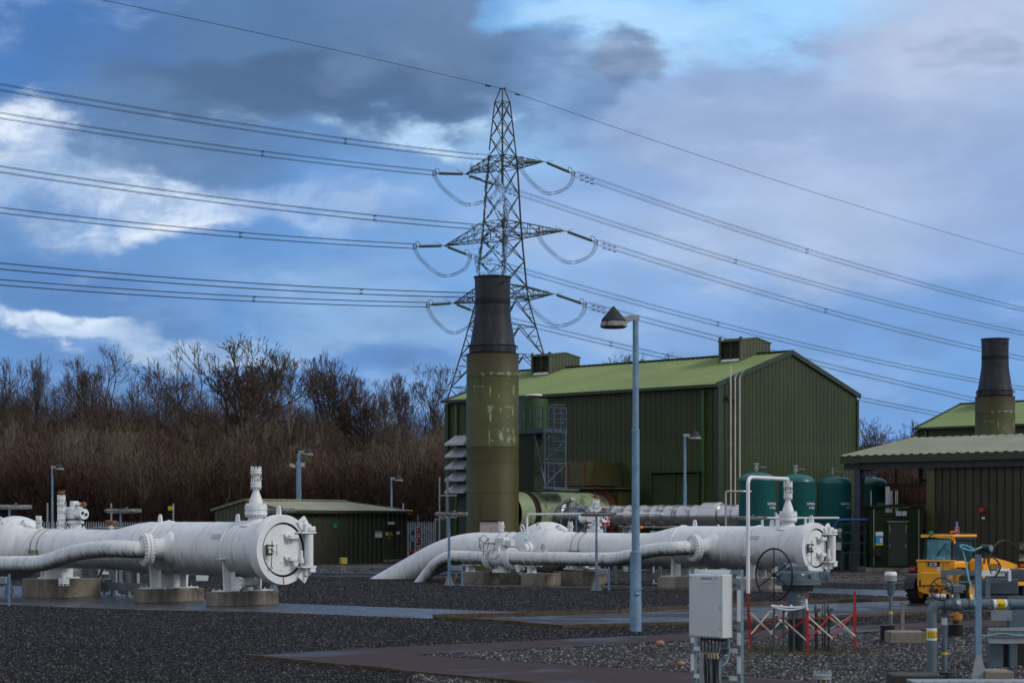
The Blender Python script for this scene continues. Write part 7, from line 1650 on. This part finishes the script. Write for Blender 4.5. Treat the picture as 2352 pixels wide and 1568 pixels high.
for (x, y) in ((1728, 720), (1860, 715)): m.lathe((XX(x), 0, Z(790)), (0, 0, 1), [(0, 14*k5), (.05, 24*k5), (.12, 24*k5), (.15, 14*k5), (.19, 12*k5)], 12); m.cyl((XX(x), 0, Z(y+25)), (XX(x+45), -.04, Z(y+25)), 16*k5, n=10)
for x in (1795, 1820): m.cyl((XX(x), 0, Z(790)), (XX(x), 0, Z(690)), 8*k5, n=8)
m.build('valve_head', GREYP, T3)
# red and white folding barrier
A_p, B_p, C_p = G(*q5(1050, 1160)), G(*q5(1650, 1220)), G(*q5(2140, 1165)); D_p = A_p+C_p-B_p+V((-.15, -.1, 0))
T = thing('folding_barrier', 'red and white expanding barrier fencing off the buried valve', 'barrier', B_p, 0)
ht = 1.0; leans = {0: (-.04, 0), 1: (-.02, 0), 2: (0, 0), 3: (.02, 0)}
PSTS = [p-B_p for p in (A_p, B_p, C_p, D_p)]
for i, p in enumerate(PSTS):
    h_ = (1.02, 1.08, 1.06, .7)[i]; m = MB(); l_ = leans[i]; m.bar(p, p+V((l_[0]*1.2, 0, h_)), .035); m.bar(p+V((l_[0]*.5, 0, h_*.42)), p+V((l_[0], 0, h_*.72)), .05); m.build('barrier_post', REDP, T, smooth=0)
def slats(p, q, n, z0, z1, ma, mb, dn):
    ra = MB(); wb = MB(); d = (q-p); nn = V((-d.y, d.x, 0)).normalized()*dn
    for i in range(n):
        a = p+d*(i/n); b = p+d*((i+1)/n)
        ra.bar(a+V((0, 0, z0))+nn, b+V((0, 0, z1))+nn, .030, .008, up=tuple(nn.normalized())); wb.bar(a+V((0, 0, z1))-nn, b+V((0, 0, z0))-nn, .030, .008, up=tuple(nn.normalized()))
    ra.build('slats', ma, T, smooth=0); wb.build('slats', mb, T, smooth=0)
slats(PSTS[0]+V((-.01, 0, 0)), PSTS[1], 2, .24, .66, REDP, WOODW, .015); slats(PSTS[1], PSTS[2], 2, .24, .66, REDP, WOODW, .015)
slats(PSTS[0], PSTS[3], 2, .24, .66, WOODW, WOODW, .015); slats(PSTS[3], PSTS[2], 2, .24, .66, WOODW, WOODW, .015)
T = thing('tape_knot', 'knotted strip of white tape tied to the front barrier post', 'tape', B_p+V((-.03, -.02, .92)), 0)
m = MB()
for (a, b) in (((0, 0, 0), (-.12, -.02, .02)), ((0, 0, 0), (-.10, 0, -.05)), ((0, 0, 0), (-.04, -.02, -.10)), ((0, 0, 0), (.02, -.02, -.14)), ((0, 0, .05), (.01, -.02, -.04))): m.bar(a, b, .035, .006)
m.build('tape', WHS, T, smooth=0)
# weeds round the valve
m = MB(); r6 = random.Random(8)
for i in range(1400):
    a = r6.uniform(0, 6.3); rr_ = .25+r6.random()**.7*1.0; p = vb+V((math.cos(a)*rr_*1.15, math.sin(a)*rr_, 0)); h_ = r6.uniform(.02, .11)*(1.6 if r6.random() < .12 else 1); d = V((r6.gauss(0, .03), r6.gauss(0, .03), h_)); w = V((r6.uniform(-1, 1), r6.uniform(-1, 1), 0)).normalized()*.007
    m.add([p-w, p+w, p+d], [(0, 1, 2)])
o = m.build('weeds', MK('dull_weeds', (.07, .085, .03), .8, var=.5, scale=5, spots=((.14, .09, .05), 3, .5, .05)), smooth=0, fix=False); tag(o, 'low weeds growing round the fenced buried valve', 'weeds', kind='stuff')
for (u, v, s, lab) in ((q5(105, 1115)[0], q5(105, 1120)[1], .09, 'single orange brown stone on the gravel left of the cabinet'), (q5(325, 1340)[0], q5(0, 1330)[1], .07, 'pale stone on the gravel beneath the cabinet')):
    t = thing('stone', lab, 'stone', G(u, v), 0); MB().ball((0, 0, s*.4), s, 9, 6, (1, .8, .65)).build('stone', MK('brown_stone', (.35, .20, .12), .9, var=.3, scale=8), t)
# low stand pipe at the bottom
b_ = P(q5(1800, 0)[0], 1200, 27.3); b_.z = 0; T = thing('low_standpipe', 'low flanged stub with ochre body at the bottom edge below the barrier', 'pipe', b_, 0)
m = MB(); m.cyl((0, 0, 0), (0, 0, .15), .085, n=16); m.build('stub', BRASS, T); m = MB(); flange(m, (0, 0, .19), (0, 0, 1), .13, .03, 10, .012); m.build('flange', GALV, T)

# ================================================================ instruments and grey pipework at the right edge
def sleeve(m, c, r, z0, z1):
    pr = []; n = int((z1-z0)/.035)
    for i in range(n): pr += [(z0+i*.035, r*.93), (z0+i*.035+.012, r), (z0+i*.035+.024, r), (z0+i*.035+.03, r*.93)]
    m.lathe(c, (0, 0, 1), pr, 24)
b_ = G(*q6(375, 1180)); T = thing('pressure_transmitter', 'grey instrument head on a thin pipe rising from a black ribbed sleeve', 'instrument', b_, 0); Y = b_.y; k6 = Y/F/2.303/1.7415; Z = lambda y: zat(q6(0, y)[1], Y); X = lambda x: (x-375)*k6
m = MB(); m.cyl((0, 0, 0), (0, 0, Z(740)), 18*k6, n=12); m.lathe((0, 0, 0), (0, 0, 1), [(Z(760), 22*k6), (Z(740), 32*k6), (Z(660), 40*k6), (Z(650), 45*k6), (Z(630), 30*k6)], 20); m.cyl((-55*k6, 0, Z(690)), (45*k6, 0, Z(690)), 14*k6, n=10); m.build('stem', GREYP, T)
m = MB(); m.cyl((0, 0, Z(628)), (0, 0, Z(575)), 56*k6, n=24); m.build('head', MK('mid_grey_cast', (.30, .31, .31), .5), T)
m = MB(); m.lathe((0, 0, 0), (0, 0, 1), [(Z(575), 57*k6), (Z(555), 56*k6), (Z(542), 46*k6), (Z(540), .01)], 24); m.bolts((0, 0, Z(556)), (0, 0, 1), 44*k6, 8, 9*k6, .03); m.build('head_cover', TAPEW, T)
MB().cyl((0, 0, Z(930)), (0, 0, Z(905)), 19*k6, n=14).build('yellow_band', YEL, T)
m = MB(); sleeve(m, (-.06, .02, 0), 68*k6, 0, .35); m.build('ribbed_sleeve', BLACK, T)
T = thing('angle_bracket_stand', 'rusty edged angle post beside the grey instrument', 'stand', G(*q6(485, 1180)), 0); m = MB(); X = lambda x: (x-485)*k6; m.bar((0, 0, 0), (0, 0, Z(822)), 30*k6); m.bar((X(330), 0, Z(828)), (X(505), 0, Z(828)), 26*k6, .015); m.build('bracket', MK('rusted_grey', (.20, .19, .17), .7, var=.3, scale=9), T, smooth=0)
def cplinth(x0, x1, yb, yt, lab, mat=CON, d=.6):
    p = G(*q6((x0+x1)/2, yb)); k = p.y/F/2.303/1.7415; h = zat(q6(0, yt)[1], p.y+.1); o = MB().box((0, d/2, h/2), ((x1-x0)*k, d, h), bev=.015).build('concrete_plinth', mat, loc=p, smooth=0); return tag(o, lab, 'plinth', 'dark concrete plinths at the right')
cplinth(372, 695, 1205, 1092, 'dark mossy concrete base beside the ribbed sleeve, left of the grey pipes')
cplinth(1245, 1510, 1535, 1455, 'concrete base under the thick grey column at the right edge')
cplinth(405, 850, 1600, 1490, 'dark concrete base cut by the bottom edge under the vertical grey pipe', MK('dark_wet_concrete', (.045, .042, .036), .7, var=.4, scale=4))
Yp = 30.5; k6 = Yp/F/2.303/1.7415; base = P(q6(752, 0)[0], 1200, Yp); base.z = 0; Z = lambda y: zat(q6(0, y)[1], Yp); X = lambda x: (x-752)*k6
T = thing('grey_pipework', 'blue grey pipe rising, bending right and running out of the picture with yellow bands', 'pipework', base, 0)
zc = Z(843); r = 46*k6; m = MB(); m.tube(fillet([(0, 0, 0), (0, 0, zc), (X(1750), 0, zc)], .17, 10), r, 24); m.build('pipe', GREYP, T)
m = MB(); m.cyl((X(885), .12, 0), (X(885), .12, zc), 25*k6, n=14); m.build('drop_pipe', GREYP, T)
m = MB(); m.cyl((X(885), .12, Z(1035)), (X(885), .12, Z(968)), 27*k6, n=14); m.cyl((0, 0, Z(1172)), (0, 0, Z(1060)), r+.003, n=24); m.cyl((X(1310), 0, zc), (X(1440), 0, zc), r+.003, n=24); m.build('white_band', TAPEW, T)
for a_, b_, r9 in (((0, 0, Z(1150)), (0, 0, Z(1082)), r+.006), ((X(885), .12, Z(1310)), (X(885), .12, Z(1285)), 28*k6), ((X(1345), 0, zc), (X(1420), 0, zc), r+.006)): MB().cyl(a_, b_, r9, n=24).build('yellow_band', YEL, T)
m = MB()
for a in (-.75, -.25, .25, .75): px, py = math.sin(a)*(r+.008), -math.cos(a)*(r+.008); m.bar((px, py, Z(1145)), (px, py, Z(1095)), .006); m.bar((px-.008, py, Z(1138)), (px, py, Z(1147)), .006); m.bar((px+.008, py, Z(1138)), (px, py, Z(1147)), .006)
m.build('flow_arrow', BLK, T, smooth=0); m = MB(); m.bar((X(1358), -r-.008, zc), (X(1408), -r-.008, zc), .008); m.bar((X(1358), -r-.008, zc), (X(1370), -r-.008, zc+.02), .008); m.bar((X(1358), -r-.008, zc), (X(1370), -r-.008, zc-.02), .008); m.build('flow_arrow', BLK, T, smooth=0)
m = MB(); xv = X(975); m.cyl((xv-.16, 0, zc), (xv+.16, 0, zc), r*1.18, n=20); m.ball((xv, 0, zc), r*1.5, 18, 12); m.cyl((xv, 0, zc), (xv, 0, Z(745)), 35*k6, n=16); m.cyl((xv-.18, 0, zc), (xv-.15, 0, zc), r*1.25, n=20); m.cyl((xv+.2, 0, zc), (xv+.23, 0, zc), r*1.2, n=20)
for x in (1290, 1470): m.cyl((X(x), 0, zc), (X(x+25), 0, zc), r*1.12, n=20)
m.box((X(1280), -.03, Z(870)), (.05, .1, .03)); m.box((X(1450), -.03, Z(870)), (.05, .1, .03)); m.build('valve_body', GREYP, T)
m = MB(); m.box((X(985), 0, Z(700)), (.17, .14, .13), bev=.015); m.box((X(1035), 0, Z(690)), (.08, .1, .09), bev=.01); m.cyl((X(890), 0, Z(690)), (X(940), 0, Z(690)), 45*k6, n=20); m.build('gearbox', GREYP, T)
m = MB(); hc = V((X(832), -.10, Z(700))); ax = V((-.45, -.9, 0)).normalized(); R = 104*k6; m.torus(hc, ax, R, .010, 48, 6); x, y, _ = m.frame(ax)
for k in range(3): a = .3+k*2.094; m.cyl(hc, hc+x*math.cos(a)*R+y*math.sin(a)*R, .008, n=6)
m.cyl(hc, V((X(900), 0, Z(695))), .014); m.build('handwheel', BLACK, T)
m = MB()
for x in (805, 835, 862, 930): m.ball((X(x), -.03, Z(765)), 20*k6, 10, 7, (1, 1, 1.1))
m.build('white_cap', TAPEW, T); MB().cyl((X(985), -r*1.45, Z(820)), (X(985), -r*1.6, Z(820)), 20*k6, n=14).build('tag', WHS, T)
m = MB(); m.tube(fillet([(X(1010), -.05, zc-.05), (X(1040), -.08, Z(905)), (X(1110), -.08, Z(905))], .03), .02, 8); m.build('drain_cock', GREYD, T)
m = MB(); m.tube([(X(800), .3, Z(965)), (X(1000), .3, Z(965))], .018, 6); m.box((X(840), .3, Z(995)), (.11, .03, .09)); m.build('small_bracket', GREYD, T)
def post6(x0, yb, yt, w, lab, mat, Y=None, gus=True):
    p = G(*q6(x0, yb)) if Y is None else P(q6(x0, 0)[0], 1200, Y); p.z = 0; T = thing('channel_post', lab, 'post', p, 0); k = p.y/F/2.303/1.7415; zt = zat(q6(0, yt)[1], p.y)
    m = MB(); w_ = w*k; m.box((0, 0, zt/2), (w_*.75, .012, zt)); m.box((-w_*.36, .03, zt/2), (.012, .06, zt)); m.box((w_*.36, .03, zt/2), (.012, .06, zt)); m.build('channel', mat, T, smooth=0)
    if gus:
        m = MB(); m.prism([(-w_, -.01, .02), (w_, -.01, .02), (w_*.35, -.01, .36), (-w_*.35, -.01, .36)], (0, .012, 0)); m.box((0, .03, .01), (w_*2.2, .2, .02)); m.build('gusset', GALV, T, smooth=0)
    return T, k, zt
T, k, zt = post6(1185, 1530, 385, 68, 'tall perforated galvanised channel post with blue coiled cable at its top', GALVB)
b_ = P(q6(1262, 0)[0], 1200, 29.3); Y = 29.3; k6 = Y/F/2.303/1.7415; Z = lambda y: zat(q6(0, y)[1], Y)
T = thing('transmitter_head', 'dark teal round transmitter with pale blue cable on top of the channel post', 'instrument', V((b_.x, Y, Z(420))), 0); X = lambda x: (x-1262)*k6; z_ = Z(420)
m = MB(); m.cyl((X(1225), .06, Z(325)-z_), (X(1285), -.07, Z(325)-z_), 34*k6, n=20); m.cyl((X(1245), 0, Z(420)-z_), (X(1250), 0, Z(350)-z_), 18*k6, n=10); m.build('head', TANKD, T)
m = MB(); m.cyl((X(1283), -.065, Z(325)-z_), (X(1292), -.08, Z(325)-z_), 30*k6, n=20); m.build('dial', GREYBOX, T)
m = MB(); m.tube(smoothpath([(X(x), -.03*math.sin(i), Z(y)-z_) for i, (x, y) in enumerate([(1215, 315), (1180, 325), (1130, 345), (1060, 335), (1020, 310), (1030, 296), (1080, 305), (1130, 330), (1135, 350), (1100, 350), (1040, 325), (1050, 370), (1075, 480), (1090, 600), (1130, 740), (1150, 850)])], 5), .012, 6); m.build('blue_cable', CYAN, T)
m = MB(); m.tube(smoothpath([(X(1290), 0, Z(400)-z_), (X(1340), .0, Z(425)-z_), (X(1385), 0, Z(500)-z_), (X(1330), 0, Z(600)-z_)], 6), .014, 6); m.tube(smoothpath([(X(1262), 0, Z(360)-z_), (X(1270), -.02, Z(470)-z_), (X(1300), -.02, Z(560)-z_)], 6), .010, 6); m.build('hose', BLACK, T)
for x in (1235, 1275): MB().box((X(x), -.02, Z(440)-z_), (.03, .04, .09)).build('manifold', RUST, T, smooth=0)
Yq = 31.5; base = P(q6(1200, 0)[0], 1200, Yq); base.z = 0; k6 = Yq/F/2.303/1.7415; Z = lambda y: zat(q6(0, y)[1], Yq); X = lambda x: (x-1200)*k6
T = thing('instrument_rack', 'grey steel rack with white capped rails and enclosures at the right edge', 'rack', base, 0)
m = MB(); m.bar((X(880), .3, Z(553)), (X(1200), .3, Z(553)), .09, .08); m.bar((X(905), .3, Z(553)), (X(905), .3, Z(660)), .08); m.bar((X(1310), .3, Z(553)), (X(1310), .3, Z(900)), .07); m.bar((X(910), .3, Z(640)), (X(1530), .3, Z(637)), .025); m.build('rack_rail', GREYP, T, smooth=0)
m = MB(); m.bar((X(1200), .3, Z(562)), (X(1465), .3, Z(562)), .09, .08); m.build('white_rail', TAPEW, T, smooth=0)
m = MB()
for x in (1415, 1440, 1465, 1490): m.ball((X(x), .25, Z(535)), .035, 10, 7)
m.box((X(1505), .25, Z(580)), (.04, .06, .18)); m.build('white_cap', TAPEW, T)
m = MB(); m.box((X(1480), .8, Z(690)), (X(1640)-X(1330), .5, Z(640)-Z(790)), bev=.02); m.box((X(1580), .9, Z(585)), (.5, .4, Z(525)-Z(645)), bev=.02); m.cyl((X(1350), .5, Z(700)), (X(1350), .58, Z(700)), .07); m.box((X(1480), .75, Z(785)), (X(1640)-X(1330)+.02, .52, .05)); m.build('enclosure', GREYD, T)
m = MB(); m.box((X(1405), .1, Z(940)), (X(1500)-X(1310), .04, Z(880)-Z(1000)), bev=.01); m.build('clear_cover', MK('dull_perspex', (.22, .26, .29), .2, var=.2), T)
m = MB(); m.box((X(1365), .2, Z(1300)), (X(1432)-X(1305), .16, Z(1050)-Z(1460))); m.box((X(1545), .3, Z(1250)), (.12, .1, Z(880)-Z(1500))); m.box((X(1590), .4, Z(980)), (.3, .1, .7)); m.build('column', GREYP, T, smooth=0)
m = MB(); m.box((X(1505), .5, Z(1370)), (.2, .2, Z(1230)-Z(1530))); m.box((X(1610), .5, Z(1300)), (.2, .2, Z(1100)-Z(1530))); m.build('dark_column', BLACK, T, smooth=0)
for i_ in range(1):
    m = MB(); m.box((X(1480), .0, Z(1128)), (X(1690)-X(1270), .03, Z(1070)-Z(1190))); m.bar((X(1270), -.05, Z(1070)), (X(1690), -.05, Z(1068)), .05); m.bar((X(1270), -.05, Z(1188)), (X(1690), -.05, Z(1186)), .04); m.build('cable_tray', GALV, T, smooth=0)
    m = MB()
    for k in range(14): m.box((X(1290+k*28), -.018, Z(1150)), (.03, .004, .012)); 
    m.build('tray_slots', BLACK, T, smooth=0)
    m = MB(); m.tube(smoothpath([(X(1205), -.06, Z(1130)), (X(1300), -.06, Z(1122)), (X(1400), -.06, Z(1108)), (X(1520), -.06, Z(1125)), (X(1690), -.06, Z(1130))], 5), .013, 6); m.build('blue_cable', CYAN, T)
T = thing('floor_grating', 'galvanised grating step at the bottom right corner', 'grating', P(q6(1290, 0)[0], 1200, 27.5)-V((0, 0, H)), 0)
zz = zat(1562, 27.5); m = MB(); m.box((0, 0, zz-.02), (2.2, .6, .04)); m.bar((-1.1, -.3, zz-.06), (1.1, -.3, zz-.06), .04, .12)
for k in range(12): m.box((-1+k*.18, -.33, zz), (.02, .02, .03))
m.build('grating', MESHG, T, smooth=0)
b_ = G(*q6(975, 1135)); T = thing('ochre_standpipe', 'ochre flanged standpipe rising from a black ribbed sleeve behind the grey pipe', 'pipe', b_, 0); Y = b_.y; k6 = Y/F/2.303/1.7415; Z = lambda y: zat(q6(0, y)[1], Y)
m = MB(); m.cyl((0, 0, Z(960)), (0, 0, Z(520)), 26*k6, n=16); m.cyl((0, 0, Z(975)), (0, 0, Z(930)), 62*k6, n=20); m.cyl((0, 0, Z(990)), (0, 0, Z(955)), 50*k6, n=20); m.build('standpipe', BRASS, T)
m = MB(); sleeve(m, (0, 0, 0), 72*k6, 0, Z(1020)); m.cyl((0, 0, Z(1020)), (0, 0, Z(985)), 30*k6, n=14); m.build('ribbed_sleeve', BLACK, T)
T = thing('wide_sleeve', 'wide black ribbed sleeve cut by the bottom edge', 'sleeve', P(q6(760, 0)[0], 1200, 29)-V((0, 0, H)), 0); m = MB(); sleeve(m, (0, 0, 0), .19, -.05, .12); m.cyl((.22, .1, 0), (.22, .1, .12), .09, n=16); m.build('ribbed_sleeve', BLACK, T)
T, w, h, z0 = sign_plate('fire_point_sign', 'maroon fire point sign standing behind the telehandler cab', 'sign', *[q6(x, 0)[0] for x in (968, 1008)], q6(0, 133)[1], q6(0, 235)[1], 72, [('maroon_panel', MARO, .05, .95, .42, .97), ('maroon_panel', MARO, .05, .95, .0, .36)], post=(zat(q6(0, 80)[1], 72), 0))
text_mesh('Fire', .13, WHS, T, (w/2, -.025, z0+h*.52), (0, -1, 0), True); MB().prism([(w*.15, -.03, z0+h*.70), (w*.6, -.03, z0+h*.70), (w*.4, -.03, z0+h*.9)], (0, .004, 0)).build('flame_symbol', WHS, T, smooth=0)
